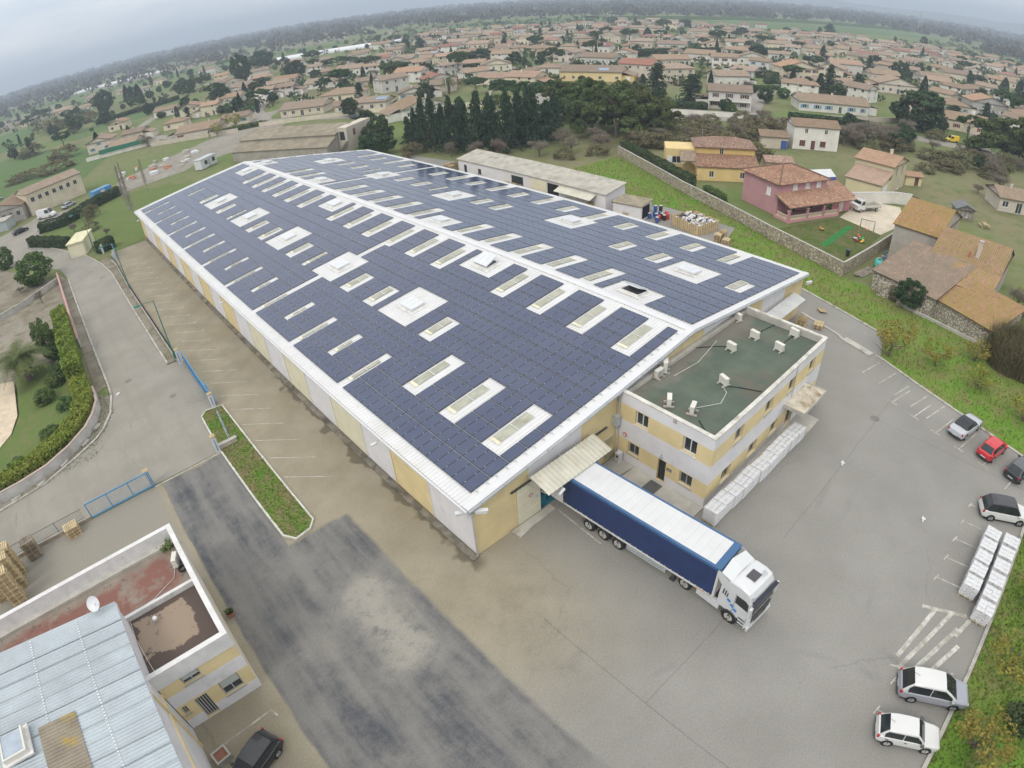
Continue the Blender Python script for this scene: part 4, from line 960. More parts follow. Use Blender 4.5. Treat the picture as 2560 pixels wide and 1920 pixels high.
mb.build('trough', M_conc, t); mb = MB(); mb.box(-.38, -.33, .05, .38, .33, .33); mb.build('soil', mat('red_soil', (.22, .10, .07), .95), t)
t = thing('flower_pot', 'round terracotta pot against the annex wall beside the dark lane', 'flower pot', (-16.0, 7.3, .004))
mb = MB(); mb.tube([(0, 0, 0), (0, 0, .1), (0, 0, .42)], [.2, .24, .3], 14, False); mb.tube([(0, 0, .36), (0, 0, .44)], .33, 14, False); mb.build('pot', mat('terracotta', (.40, .16, .08), .8), t); mb = MB(); mb.tube([(0, 0, .3), (0, 0, .36)], .28, 12); mb.build('soil', mat('dark_soil', (.05, .04, .03), .95), t); POT = t
# slab joints on the western yard, low brick curb along the fence there
mb = MB(); strip(mb, [(-70, 25.1), (-22.8, 25.1)], .22, 0, .35); tag(mb.build('fence_plinth', mat('brick_plinth', (.33, .27, .20), .9, .25, 2, .2, 9)), 'low weathered plinth wall along the street beside pallet stacks', 'plinth wall')
# ------------------------------------------------------------------ wheels and vehicles
def wheel(parent, x, y, r, w, side, rimcol, dark=False, seg=18):
    """side -1: outer face towards -y, +1 towards +y"""
    k = ('wheel', round(r, 3), round(w, 3), side, rimcol.name)
    if k not in WCACHE:
        mb = MB(); mb.tube([(0, -w / 2, 0), (0, -w / 2 + .03, 0), (0, w / 2 - .03, 0), (0, w / 2, 0)], [r * .9, r, r, r * .9], seg)
        t = mb.mesh('tyre', M_black, True)
        mb = MB(); o = side * (w / 2 + .004)
        mb.tube([(0, o - side * .03, 0), (0, o, 0), (0, o - side * .012, 0)], [r * .66, r * .62, r * .5], seg)
        for q in range(5):
            a = q * math.tau / 5; mb.bar((math.cos(a) * r * .12, o + side * .012, math.sin(a) * r * .12), (math.cos(a) * r * .58, o + side * .006, math.sin(a) * r * .58), r * .16, .03)
        mb.tube([(0, o, 0), (0, o + side * .04, 0)], [r * .18, r * .14], 10)
        WCACHE[k] = (t, mb.mesh('rim', rimcol))
    t, rm = WCACHE[k]
    o = obj('wheel', t, parent, Matrix.Translation((x, y, r)))
    obj('rim', rm, o); return o
M_rim = mat('rim_alloy', (.42, .43, .44), .35, .05, metal=.6); M_rimt = mat('rim_steel', (.40, .40, .36), .5, .08)
M_lightw = mat('headlamp', (.55, .57, .58), .15); M_red = mat('tail_red', (.42, .02, .02), .25); M_amber = mat('amber', (.6, .2, .02), .3)
M_carglass = m_glass('car_glass', (.02, .024, .026))
def paint(name, c, rough=.28): return mat(name, c, rough, .02, 1, .0, 9, spec=.5, coat=.5)

def make_car(label, loc, rz, L=4.1, Wd=1.7, H=1.48, body=None, roof=None, cat='car', name='parked_car', hood=.25, ws=.43, rw=.93, rl=1.0, belt=.62, style='hatch', ndoor=2, rim=M_rim, group=None, glassroof=None, trim=None):
    """front towards +x. hood: fraction (from the front) where the windscreen starts, ws: where roof starts, rw: where the rear window meets the belt"""
    t = thing(name, label, cat, loc, rz, group)
    hw = Wd / 2; r = .31 if L < 5 else .34
    X = lambda f: L / 2 - f * L
    zb = H * belt; zh = H * (belt - .04 if style != 'van' else belt)
    zt = zb if style != 'coupe' else zb * 1.02
    st = [(0.0, .30, .52 * zb + .12, .74), (.03, .24, .66 * zb + .10, .88), (.10, .21, zh * .90, .97), (hood, .20, zh * 1.03, 1.0), (.5, .20, zb, 1.0), (.82, .21, zt, 1.0), (.94, .25, zt * .98, .97), (.985, .30, zt * .90, .90), (1.0, .36, zt * .62, .80)]
    mb = MB(); rings = []
    for f, z0, z1, k in st:
        w = hw * k; zm_ = z0 + (z1 - z0) * .45
        ring = [(-w * .86, z0), (-w * .99, z0 + .12), (-w, zm_), (-w * .955, z1 - .05), (-w * .86, z1), (0, z1 + .025), (w * .86, z1), (w * .955, z1 - .05), (w, zm_), (w * .99, z0 + .12), (w * .86, z0)]
        rings.append([(X(f), y, z) for y, z in ring])
    for a, b in zip(rings, rings[1:]):
        for k in range(len(a) - 1): mb.quad(a[k], a[k + 1], b[k + 1], b[k])
    mb.face(rings[0]); mb.face(rings[-1][::-1])
    mb.build('body', body, t, True)
    # cabin
    xw, xr0, xr1, xb_ = X(hood + .005), X(ws), X(min(rw - .10, .86) if style in ('hatch', 'mpv') else (.985 if style == 'van' else .70)), X(rw)
    wb, wr = hw * .92, hw * .74
    bot = zb - .03; top = H
    mid = lambda a, b, f: a + (b - a) * f
    cs = [(xw, bot, wb * .93, bot), (mid(xw, xr0, .55), bot, mid(wb * .95, wr, .5), mid(bot, top, .60)), (xr0, bot, wr * .97, top - .03), (mid(xr0, xr1, .3), bot, wr, top), (mid(xr0, xr1, .75), bot, wr, top - .01), (xr1, bot, wr * .95, top - .06 * (style != 'van')), (mid(xr1, xb_, .6), bot, mid(wr * .95, wb * .9, .55), mid(top - .06, bot, .55)), (xb_, bot, wb * .9, bot)]
    mb = MB(); rg = []
    for x, zb0, w, z1 in cs:
        rg.append([(x, -wb * (.98 if abs(x) < L * .4 else .9), zb0), (x, -w, max(z1 - .05, zb0)), (x, -w * .9, z1), (x, 0, z1 + .02), (x, w * .9, z1), (x, w, max(z1 - .05, zb0)), (x, wb * (.98 if abs(x) < L * .4 else .9), zb0)])
    for a, b in zip(rg, rg[1:]):
        for k in range(len(a) - 1): mb.quad(a[k], a[k + 1], b[k + 1], b[k])
    mb.build('cabin', roof or body, t, True)
    g = .03
    def on(x, f, sgn, e=g):   # point on cabin side
        for (xa, _, wa, za), (xb2, _, wb2, zb2) in zip(cs, cs[1:]):
            if xa >= x >= xb2:
                q = (xa - x) / (xa - xb2 + 1e-9); w = wa + (wb2 - wa) * q; z1 = za + (zb2 - za) * q; break
        zz = bot + (max(z1 - .07, bot + .01) - bot) * f
        yy = mid(wb * .98, w, f)
        return (x, sgn * (yy + e), zz)
    # windscreen and rear window follow the cabin surface
    def screen(name, i0, i1, i2, f0, f1, dx):
        m1 = MB(); P3 = []
        for i in (i0, i1, i2): P3.append(rg[i])
        for a, b in zip(P3, P3[1:]):
            m1.quad((a[2][0] + dx, a[2][1] * .97, a[2][2] + .018), (a[4][0] + dx, a[4][1] * .97, a[4][2] + .018), (b[4][0] + dx, b[4][1] * .97, b[4][2] + .018), (b[2][0] + dx, b[2][1] * .97, b[2][2] + .018))
        m1.build(name, M_carglass, t)
    screen('windscreen', 0, 1, 2, .1, .9, .012)
    if style != 'van': screen('rear_window', 5, 6, 7, .1, .9, -.012)
    xs0, xs1 = mid(xw, xr0, .35), (mid(xr1, xb_, .45) if style != 'van' else mid(xr0, xr1, .28))
    n_ = ndoor
    for s in (-1, 1):
        for k in range(n_):
            a = mid(xs0, xs1, k / n_) - (.03 if k else 0); b = mid(xs0, xs1, (k + 1) / n_) + .03
            xq = sorted({a, b, *[c_[0] for c_ in cs if b < c_[0] < a]}, reverse=True); m1 = MB()
            for p_, q_ in zip(xq, xq[1:]): m1.quad(on(p_, .1, s), on(q_, .1, s), on(q_, .92, s), on(p_, .92, s))
            m1.build('side_window', M_carglass, t)
        m1 = MB(); m1.box(xs0 - .05, s * (hw + .0), zb - .02, xs0 + .13, s * (hw + .16), zb + .11); m1.build('mirror', trim or body, t)
        for k in range(min(n_, 2)):
            x = mid(xs0, xs1, (k + .8) / n_); m1 = MB(); m1.box(x - .09, s * (hw - .01), zb - .17, x + .09, s * (hw + .018), zb - .13); m1.build('door_handle', trim or body, t)
        m1 = MB(); m1.box(X(.05), s * hw * .60, .56 * zb, X(.008), s * hw * .80, .70 * zb); m1.build('headlight', M_lightw, t)
        m1 = MB(); m1.box(X(.965), s * hw * .76, .74 * zb, X(.994), s * hw * .90, .98 * zb); m1.build('taillight', M_red, t)
        for fx in (.20, .80):
            m1 = MB(); m1.tube([(X(fx), s * (hw - .12), r), (X(fx), s * (hw + .006), r)], r * 1.16, 18); m1.build('wheel_arch', M_black, t)
            wheel(t, X(fx), s * (hw - .085), r, .2, s, rim)
    m1 = MB(); m1.box(X(1.0) - .012, -.26, .46 * zb, X(1.0) + .03, .26, .46 * zb + .11); m1.build('number_plate', M_trim, t)
    m1 = MB(); m1.box(X(.0) - .03, -.26, .36, X(.0) + .012, .26, .47); m1.build('number_plate', M_trim, t)
    m1 = MB(); m1.box(X(1.0) - .015, -hw * .8, .3, X(.985), hw * .8, .44); m1.build('bumper', trim or M_dark, t); m1 = MB(); m1.box(X(.02), -hw * .7, .27, X(0) + .015, hw * .7, .36); m1.build('bumper', trim or M_dark, t)
    m1 = MB(); m1.box(X(.93), -hw * .86, .1, X(.08), hw * .86, .42); m1.build('underbody_shade', M_black, t)  # black box added below the body to stop light and deepen contact shade
    if glassroof:
        m1 = MB(); m1.box(mid(xr0, xr1, .12), -wr * .72, H + .0, mid(xr0, xr1, .8), wr * .72, H + .028); m1.build('sunroof', glassroof, t)
    m1 = MB(); m1.tube([(mid(xr0, xr1, .85), 0, H), (mid(xr0, xr1, 1.1), 0, H + .25)], .012, 4); m1.build('aerial', M_black, t)
    return t
silver = paint('silver', (.42, .44, .47)); redp = paint('red_paint', (.52, .02, .03)); blackp = paint('black_paint', (.012, .013, .017)); whitep = paint('white_paint', (.60, .60, .59)); greyp = paint('grey_metal', (.30, .31, .35)); yellowp = paint('post_yellow', (.75, .52, .03)); roofblk = paint('roof_black', (.025, .025, .03)); softtop = mat('soft_top', (.045, .045, .055), .9)
A0 = R(-16)
make_car('silver convertible with black soft top parked nose to the grass kerb', (39.1, -22.15, .006), R(-15.5), 4.3, 1.75, 1.36, silver, softtop, style='coupe', hood=.30, ws=.46, rw=.80, belt=.66, ndoor=1)
make_car('small red hatchback parked between silver convertible and black car', (37.5, -25.2, .006), R(-17), 3.6, 1.63, 1.47, redp, None, hood=.22, ws=.38, rw=.94)
make_car('black hatchback with grey roof parked beside the small red car', (36.6, -28.2, .006), R(-20), 4.0, 1.72, 1.45, blackp, paint('roof_grey', (.08, .085, .095)), hood=.25, ws=.42, rw=.95)
make_car('white compact people carrier with black roof parked by bagged pallets', (29.95, -28.0, .006), R(-65), 4.2, 1.79, 1.66, whitep, roofblk, style='mpv', hood=.22, ws=.38, rw=.98, belt=.58, trim=None)
make_car('grey people carrier with white roof beside the hatched zone', (11.15, -28.35, .006), R(-66), 4.5, 1.83, 1.66, greyp, whitep, style='mpv', hood=.20, ws=.42, rw=.97, belt=.56)
make_car('old white hatchback with grey bumpers parked beside the grey people carrier', (7.55, -28.2, .006), R(-66), 3.85, 1.64, 1.45, whitep, None, hood=.27, ws=.42, rw=.96, trim=mat('grey_plastic', (.10, .10, .105), .6), rim=M_rimt)
make_car('black hatchback parked by the workshop wall and concrete planter', (-19.3, -3.6, .006), R(205), 3.95, 1.66, 1.44, blackp, None, hood=.26, ws=.42, rw=.96)
make_car('yellow delivery van parked on the street behind the gardens', (181.4, 11.2, .03), R(128), 4.1, 1.75, 1.85, yellowp, None, 'van', 'parked_van', .24, .38, .995, belt=.56, style='van', ndoor=1)
make_car('white panel van on the street in front of the stone workshops', (-16.8, 157.0, .02), R(-38), 5.4, 2.0, 2.4, whitep, None, 'van', 'parked_van', .16, .28, .995, belt=.52, style='van', ndoor=1)
make_car('pale saloon parked behind the white panel van', (-10.5, 160.8, .02), R(40), 4.4, 1.75, 1.42, silver, None)
make_car('dark car at the street corner by the trimmed hedge', (-24.3, 150.5, .02), R(20), 4.2, 1.72, 1.43, blackp, None)
make_car('white car parked in front of the cream house with red shutters', (57.6, 203, .03), R(45), 4.3, 1.75, 1.45, whitep, None)
make_car('dark green car parked at the kerb above the old barn roof', (82.0, 163.5, .03), R(-60), 4.4, 1.75, 1.42, paint('dark_green', (.02, .05, .045)), None)
make_car('dark car on the street in front of the white house with balcony', (150.5, 60.5, .03), R(-50), 4.3, 1.75, 1.42, blackp, None)
make_car('white van parked in a garden behind the bare tree', (222, 108, .03), R(120), 4.4, 1.8, 1.9, whitep, None, 'van', 'parked_van', .2, .34, .995, belt=.54, style='van', ndoor=1)
for k, (x, y, a, c) in enumerate([(-38, 200, 20, whitep), (-36, 206, 25, silver), (-33.5, 212, 22, whitep), (-31.5, 218, 25, greyp), (-44, 205, 20, silver), (-42, 212, 24, whitep), (-39.5, 219, 20, blackp), (-37, 226, 22, silver)]):
    make_car({'white_paint': 'white', 'silver': 'silver', 'grey_metal': 'grey', 'black_paint': 'black'}[c.name] + ' car parked in the crowded lot past the stone workshops', (x, y, .02), R(a), 4.2, 1.72, 1.44, c, None, group='cars in the far left lot')

# ------------------------------------------------------------------ semi-trailer backed into the dock
M_tarp = mat('blue_tarpaulin', (.018, .036, .115), .5, .12, .8, .08, 10); M_tarp2 = mat('blue_frame', (.045, .115, .24), .5, .06)
M_roofw = mat('white_tarpaulin', (.58, .58, .585), .55, .04, .7, .03, 12)
tr = thing('semi_trailer', 'dark blue curtain-sided trailer with white roof backed into the dock', 'trailer', (6.98, -1.5, .006), -1.5284)
TLn, TW, TZ0, TZ1 = 12.62, 2.55, 1.12, 3.97     # +x forward, y=0 is the side facing the open yard, y=TW the office side
mb = MB(); mb.box(.05, .03, TZ0 + .12, TLn - .12, TW - .03, TZ1 - .14); mb.build('curtain', M_tarp, tr)
mb = MB()
for s, y in ((0, .0), (1, TW)):
    y0 = y - .02 if s == 0 else y - .04; y1 = y + .04 if s == 0 else y + .02
    mb.box(.0, y0, TZ1 - .20, TLn, y1, TZ1 + .01)
mb.box(TLn - .42, .041, TZ1 - .001, TLn + .06, TW - .041, TZ1 + .02); mb.box(TLn - .06, .0, TZ1 - .3, TLn + .07, TW, TZ1 - .002); mb.box(.0, .041, TZ1 - .15, .12, TW - .041, TZ1 + .012)
mb.build('roof_frame', M_tarp2, tr)
mb = MB()
for s in (0, 1):
    y0, y1 = (-.02, .16) if s == 0 else (TW - .16, TW + .02)
    mb.quad((0, y0, TZ1 + .012), (TLn - .42, y0, TZ1 + .012), (TLn - .42, y1, TZ1 + .03), (0, y1, TZ1 + .03)) if s == 0 else mb.quad((0, y0, TZ1 + .03), (TLn - .42, y0, TZ1 + .03), (TLn - .42, y1, TZ1 + .012), (0, y1, TZ1 + .012))
mb.build('roof_edge', M_tarp2, tr)
mb = MB(); n_ = 20
for k in range(n_):
    a, b = .02 + (TLn - .46) * k / n_, .02 + (TLn - .46) * (k + 1) / n_; sag = -.012 if k % 2 else 0
    mb.quad((a, .16, TZ1 + .03), (b, .16, TZ1 + .03), (b, TW - .16, TZ1 + .03), (a, TW - .16, TZ1 + .03))
    mb.bar((b, .17, TZ1 + .035), (b, TW - .17, TZ1 + .035), .02, .015)
mb.build('roof_cover', M_roofw, tr)
mb = MB(); mb.box(0, -.01, TZ0 - .02, TLn, TW + .01, TZ0 + .13)
for k in range(26): mb.box(.25 + k * .48, -.03, TZ0 + .09, .31 + k * .48, -.011, TZ0 + .26)
mb.build('side_rave', mat('rave_white', (.60, .60, .57), .5), tr)
mb = MB(); mb.box(TLn - .115, 0.0, TZ0, TLn, TW, TZ1 - .3)
for k in range(7): mb.box(TLn + .002, .35, 1.4 + k * .3, TLn + .05, TW - .35, 1.52 + k * .3)
mb.box(TLn - .02, .0, TZ0, TLn + .045, .3, TZ1 - .31); mb.box(TLn - .02, TW - .3, TZ0, TLn + .045, TW, TZ1 - .31)
mb.build('front_bulkhead', mat('bulkhead', (.58, .57, .55), .5), tr)
mb = MB(); mb.box(-1.15, -.06, TZ0 + .05, -.02, -.01, TZ1 - .15); mb.build('rear_door', M_roofw, tr); mb = MB(); mb.box(-1.15, TW + .01, TZ0 + .05, -.02, TW + .06, TZ1 - .15); mb.build('rear_door', M_roofw, tr)
mb = MB(); mb.box(.6, .75, .75, TLn - .8, .95, TZ0 - .03); mb.box(.6, TW - .95, .75, TLn - .8, TW - .75, TZ0 - .03)
for k in range(7): mb.box(.8 + k * 1.7, .1, .95, .95 + k * 1.7, TW - .1, 1.08)
mb.build('chassis', M_dark, tr)
for x in (2.4, 3.71, 5.02):
    for y, s in ((.16, -1), (TW - .16, 1)): wheel(tr, x, y, .5, .36, s, M_rimt)
    mb = MB(); mb.tube([(x + .62 * math.cos(a * math.pi / 8), .03, .5 + .62 * math.sin(a * math.pi / 8)) for a in range(9)], .03, 4); mb.build('mudguard', M_black, tr)
mb = MB()
for z in (.62, .85): mb.box(5.75, .0, z, 9.0, .06, z + .13)
for x in (6.0, 7.4, 8.8): mb.box(x, .061, .6, x + .08, .12, 1.1)
mb.build('side_guard', M_galv, tr)
for q in (.4, TW - .4): MB().box(9.35, q - .1, .1, 9.55, q + .1, 1.1).box(9.25, q - .2, .0, 9.65, q + .2, .101).build('landing_leg', M_dark, tr)
for k, w_ in enumerate((.5, .35, .28)): mb = MB(); mb.box(11.3 + k * .45, -.014, TZ0 + .02, 11.3 + k * .45 + w_ * .8, -.011, TZ0 + .10); mb.build('lettering', mat('orange_print', (.62, .25, .06), .5), tr)
# tractor unit: origin under the drive axle, +x forward, slightly turned
tk = thing('truck_tractor', 'white lorry cab with roof spoiler coupled to the blue trailer', 'lorry', (8.88, -12.0, .006), R(-93.5))
CW = 1.25
mb = MB()
# cab profile (side view) lofted across
prof = [(2.55, 1.0), (2.55, 2.2), (2.58, 3.0), (2.75, 3.55), (3.3, 3.78), (4.0, 3.80), (4.55, 3.66), (4.78, 3.30), (4.84, 2.85), (4.95, 2.0), (5.02, 1.25), (5.02, .62), (4.9, .42), (4.3, .40), (4.25, .95), (2.95, 1.0)]
def cabring(y, k):
    out_ = []
    for x, z in prof:
        xx = x - (k * .10 if x > 4.5 else 0); zz = z - (k * .12 if z > 3.2 else 0); out_.append((xx, y, zz))
    return out_
ys = [(-CW, 1.0), (-CW + .10, .35), (-CW + .3, 0), (0, -.25), (CW - .3, 0), (CW - .10, .35), (CW, 1.0)]
rgs = [cabring(y, k) for y, k in ys]
for a, b in zip(rgs, rgs[1:]):
    n_ = len(a)
    for k in range(n_): mb.quad(a[k], b[k], b[(k + 1) % n_], a[(k + 1) % n_])
mb.face(rgs[0]); mb.face(rgs[-1][::-1])
M_cab = paint('cab_white', (.58, .59, .60), .3)
cb_ = mb.build('cab', M_cab, tk); bv = cb_.modifiers.new('round', 'BEVEL'); bv.width = .09; bv.segments = 3; bv.angle_limit = R(28)
def tri_spoiler():
    m1 = MB()
    # collar that sweeps up behind the roof
    a = [(3.1, -CW + .05, 3.66), (3.1, 0, 3.80), (3.1, CW - .05, 3.66)]; b = [(2.35, -CW + .02, 3.86), (2.2, 0, 4.02), (2.35, CW - .02, 3.86)]
    m1.quad(a[0], a[1], b[1], b[0]); m1.quad(a[1], a[2], b[2], b[1])
    for s in (-1, 1):
        y = s * (CW + .01)
        m1.face([(3.2, y, 3.55), (2.75, y, 3.72), (2.25, y, 3.92), (1.95, y, 3.98), (2.15, y, 3.55), (2.35, y, 3.1), (2.6, y, 2.9)])
        m1.face([(3.2, y - s * .05, 3.55), (2.75, y - s * .05, 3.72), (2.25, y - s * .05, 3.92), (1.95, y - s * .05, 3.98), (2.15, y - s * .05, 3.55), (2.35, y - s * .05, 3.1), (2.6, y - s * .05, 2.9)][::-1])
    return m1
tri_spoiler().build('roof_spoiler', M_cab, tk)
mb = MB(); mb.box(3.55, -.38, 3.80, 4.2, .38, 3.87); mb.build('roof_hatch', mat('hatch_dark', (.07, .065, .075), .3), tk)
mb = MB(); mb.tube([(4.4, .45, 3.86), (4.15, .45, 3.93)], .05, 8); mb.tube([(4.4, .7, 3.84), (4.1, .7, 3.92)], .05, 8); mb.build('air_horn', M_galv, tk)
mb = MB(); mb.quad((4.875, -CW + .14, 3.02), (4.875, CW - .14, 3.02), (5.01, CW - .12, 1.95), (5.01, -CW + .12, 1.95)); mb.build('windscreen', M_carglass, tk)
mb = MB(); mb.box(4.85, -CW + .05, 3.05, 5.12, CW - .05, 3.16); mb.build('sun_visor', mat('visor', (.02, .022, .04), .2), tk)
mb = MB(); mb.box(5.03, -1.0, 1.2, 5.06, 1.0, 1.78); mb.box(5.03, -1.0, .72, 5.06, 1.0, 1.08); mb.build('grille', M_dark, tk)
mb = MB(); mb.box(4.95, -CW - .01, .38, 5.10, CW + .01, .68); mb.build('bumper', M_cab, tk)
for s in (-1, 1):
    y = s * (CW + .012)
    mb = MB(); mb.face([(3.75, y, 2.2), (4.72, y, 2.1), (4.66, y, 2.75), (4.4, y, 2.92), (3.75, y, 2.92)]); mb.build('side_window', M_carglass, tk)
    mb = MB(); mb.box(4.86, y, 1.95, 5.02, y + s * .28, 2.85); mb.build('mirror', M_cab, tk)
    mb = MB(); mb.box(4.98, s * .68, .74, 5.07, s * 1.12, 1.0); mb.build('headlight', M_lightw, tk)
    mb = MB(); mb.box(3.70, y - s * .004, .95, 3.72, y + s * .004, 3.0); mb.build('door_seam', M_dark, tk); MB().box(4.78, y - s * .004, .95, 4.80, y + s * .004, 2.1).build('door_seam', M_dark, tk)
    mb = MB()
    for k in range(3): mb.box(4.25, y - s * .003, .5 + k * .3, 4.75, y + s * .03, .58 + k * .3)
    mb.build('step', M_dark, tk)
    mb = MB()
    for (x0, z0, w_, h_, c) in [(2.75, 2.25, .14, .5, 0), (2.92, 2.2, .14, .5, 0), (3.08, 2.15, .12, .42, 0)]: mb.face([(x0, y + s * .004, z0), (x0 + w_ * .7, y + s * .004, z0), (x0 + w_, y + s * .004, z0 + h_), (x0 + w_ * .3, y + s * .004, z0 + h_)])
    mb.build('dark_stripe', mat('stripe_dark', (.05, .06, .08), .5), tk)
    mb = MB()
    for x0, z0 in ((3.15, 1.95), (3.45, 1.68), (3.72, 1.45)): mb.face([(x0, y + s * .005, z0), (x0 + .26, y + s * .005, z0 - .12), (x0 + .34, y + s * .005, z0 + .08), (x0 + .1, y + s * .005, z0 + .2)])
    mb.build('blue_stripe', mat('stripe_blue', (.03, .22, .55), .4), tk)
    mb = MB(); mb.box(.95, s * (CW - .30), .42, 2.75, s * (CW - .02), 1.0); mb.build('side_skirt', M_cab, tk)
    mb = MB(); mb.tube([(3.62 + .6 * math.cos(a * math.pi / 8), s * (CW + .006), .52 + .6 * math.sin(a * math.pi / 8)) for a in range(9)], .05, 4); mb.build('wheel_arch', M_dark, tk)
    mb = MB(); mb.tube([(3.62, s * (CW - .3), .52), (3.62, s * (CW + .004), .52)], .58, 18); mb.build('wheel_well', M_black, tk)
    wheel(tk, 3.62, s * (CW - .13), .51, .33, s, M_rimt); wheel(tk, 0, s * (CW - .2), .51, .5, s, M_rimt)
    mb = MB(); mb.tube([(.64 * math.cos(a * math.pi / 8), s * (CW - .2), .52 + .64 * math.sin(a * math.pi / 8)) for a in range(1, 8)], .04, 4); mb.build('mudguard', M_black, tk)
mb = MB(); mb.box(-.8, -.45, .7, 4.2, -.3, .95); mb.box(-.8, .3, .7, 4.2, .45, .95); mb.box(-.5, -.5, .96, .5, .5, 1.1); mb.box(.9, -CW + .3, .5, 2.6, CW - .3, .95); mb.build('chassis', M_dark, tk)
for q in (-.97, .97): MB().box(-.85, q - .17, .75, -.78, q + .17, .9).build('taillight', M_red, tk)
mb = MB(); mb.face([(4.72, -CW * .97, 3.0 + .17), (4.86, -CW * .80, 3.19), (4.78, -CW * .80, 3.42), (4.66, -CW * .97, 3.38)]); mb.build('emblem', M_galv, tk)

# ------------------------------------------------------------------ pallets of white sacks
M_bag = mat('white_sack', (.60, .60, .61), .55, .05, 3, .08, 22)
def bag_mesh(seed):
    r_ = random.Random(seed); mb = MB(); nx, ny = 6, 5; L_, w_, h_ = .60, .385, .15
    def pt(u, v, top):
        e = (1 - abs(2 * u - 1) ** 4) * (1 - abs(2 * v - 1) ** 4)
        return ((u - .5) * L_ * (1 - .04 * (1 - e)), (v - .5) * w_ * (1 - .04 * (1 - e)), h_ / 2 + (1 if top else -1) * (h_ / 2) * (.35 + .65 * e) + r_.uniform(-.006, .006))
    top = [[pt(i / nx, j / ny, 1) for j in range(ny + 1)] for i in range(nx + 1)]; bot = [[pt(i / nx, j / ny, 0) for j in range(ny + 1)] for i in range(nx + 1)]
    for i in range(nx):
        for j in range(ny): mb.quad(top[i][j], top[i + 1][j], top[i + 1][j + 1], top[i][j + 1])
    rim = [(i, 0) for i in range(nx + 1)] + [(nx, j) for j in range(1, ny + 1)] + [(i, ny) for i in range(nx - 1, -1, -1)] + [(0, j) for j in range(ny - 1, 0, -1)]
    for (a, b), (c, d) in zip(rim, rim[1:] + rim[:1]): mb.quad(bot[a][b], bot[c][d], top[c][d], top[a][b])
    mb.cur = 1
    mb.quad((-.18, -.10, h_ + .004), (.16, -.10, h_ + .004), (.16, -.085, h_ + .004), (-.18, -.085, h_ + .004)); mb.quad((-.12, .06, h_ + .004), (.19, .06, h_ + .004), (.19, .072, h_ + .004), (-.12, .072, h_ + .004)); mb.quad((-.02, -.05, h_ + .004), (.02, -.05, h_ + .004), (.02, .04, h_ + .004), (-.02, .04, h_ + .004))
    return mb.mesh('sack', [M_bag, mat('sack_print', (.45, .46, .5), .6)], True)
BAGS = [bag_mesh(k) for k in range(4)]
def pallet_mesh(m):
    mb = MB(); L_, w_ = 1.2, 1.0
    for k in range(7): mb.box(-L_ / 2 + k * (L_ - .1) / 6, -w_ / 2, .122, -L_ / 2 + .1 + k * (L_ - .1) / 6, w_ / 2, .144)
    for y in (-w_ / 2, -.05, w_ / 2 - .1):
        mb.box(-L_ / 2, y, 0, L_ / 2, y + .1, .022); mb.box(-L_ / 2, y, .10, L_ / 2, y + .1, .121)
        for x in (-L_ / 2, -.07, L_ / 2 - .14): mb.box(x, y, .023, x + .14, y + .1, .099)
    return mb.mesh('pallet', m)
PAL = [pallet_mesh(M_wood), pallet_mesh(M_woodg), pallet_mesh(mat('pale_pallet', (.55, .44, .27), .85, .2, 2, .15, 14))]
def bag_pallet(x, y, rz, label, group, layers=9, rows=2):
    t = thing('bag_pallet', label, 'pallet of sacks', (x, y, .006), rz, group)
    obj('pallet', PAL[2], t)
    r_ = random.Random(int(x * 31 + y * 17))
    for l in range(layers):
        z = .146 + l * .142
        lay = [(-.30, -.39, 0), (.30, -.39, 0), (-.30, 0, 0), (.30, 0, 0), (-.30, .39, 0), (.30, .39, 0)] if l % 2 == 0 else [(-.40, -.28, 1), (0, -.28, 1), (.40, -.28, 1), (-.40, .30, 1), (0, .30, 1), (.40, .30, 1)]
        for (bx, by, q) in lay:
            if l not in (layers - 1,) and abs(bx) < .1 and abs(by) < .1: continue
            obj('sack', BAGS[r_.randrange(4)], t, Matrix.Translation((bx + r_.uniform(-.015, .015), by + r_.uniform(-.015, .015), z)) @ Matrix.Rotation(R(90) * q + r_.uniform(-.04, .04), 4, 'Z'))
ORD = 'first second third fourth fifth sixth seventh eighth ninth tenth eleventh'.split()
x = 14.05
for k in range(11): bag_pallet(x + k * 1.245, -9.85 - (k > 4) * .05 + rnd.uniform(-.04, .04) - k * .02, rnd.uniform(-.03, .03), ORD[k] + ' sack pallet from the lorry in the row along the office front wall', 'sack pallets along the office')
for k in range(5): bag_pallet(20.3 + k * 1.42, -27.75, rnd.uniform(-.04, .04), ORD[k] + ' sack pallet from the hatched zone in the inner of two rows', 'sack pallets by the kerb, inner row', 8)
for k in range(6): bag_pallet(18.7 + k * 1.5, -29.2, rnd.uniform(-.04, .04), ORD[k] + ' sack pallet from the hatched zone in the outer row beside the kerb', 'sack pallets by the kerb, outer row', 8)

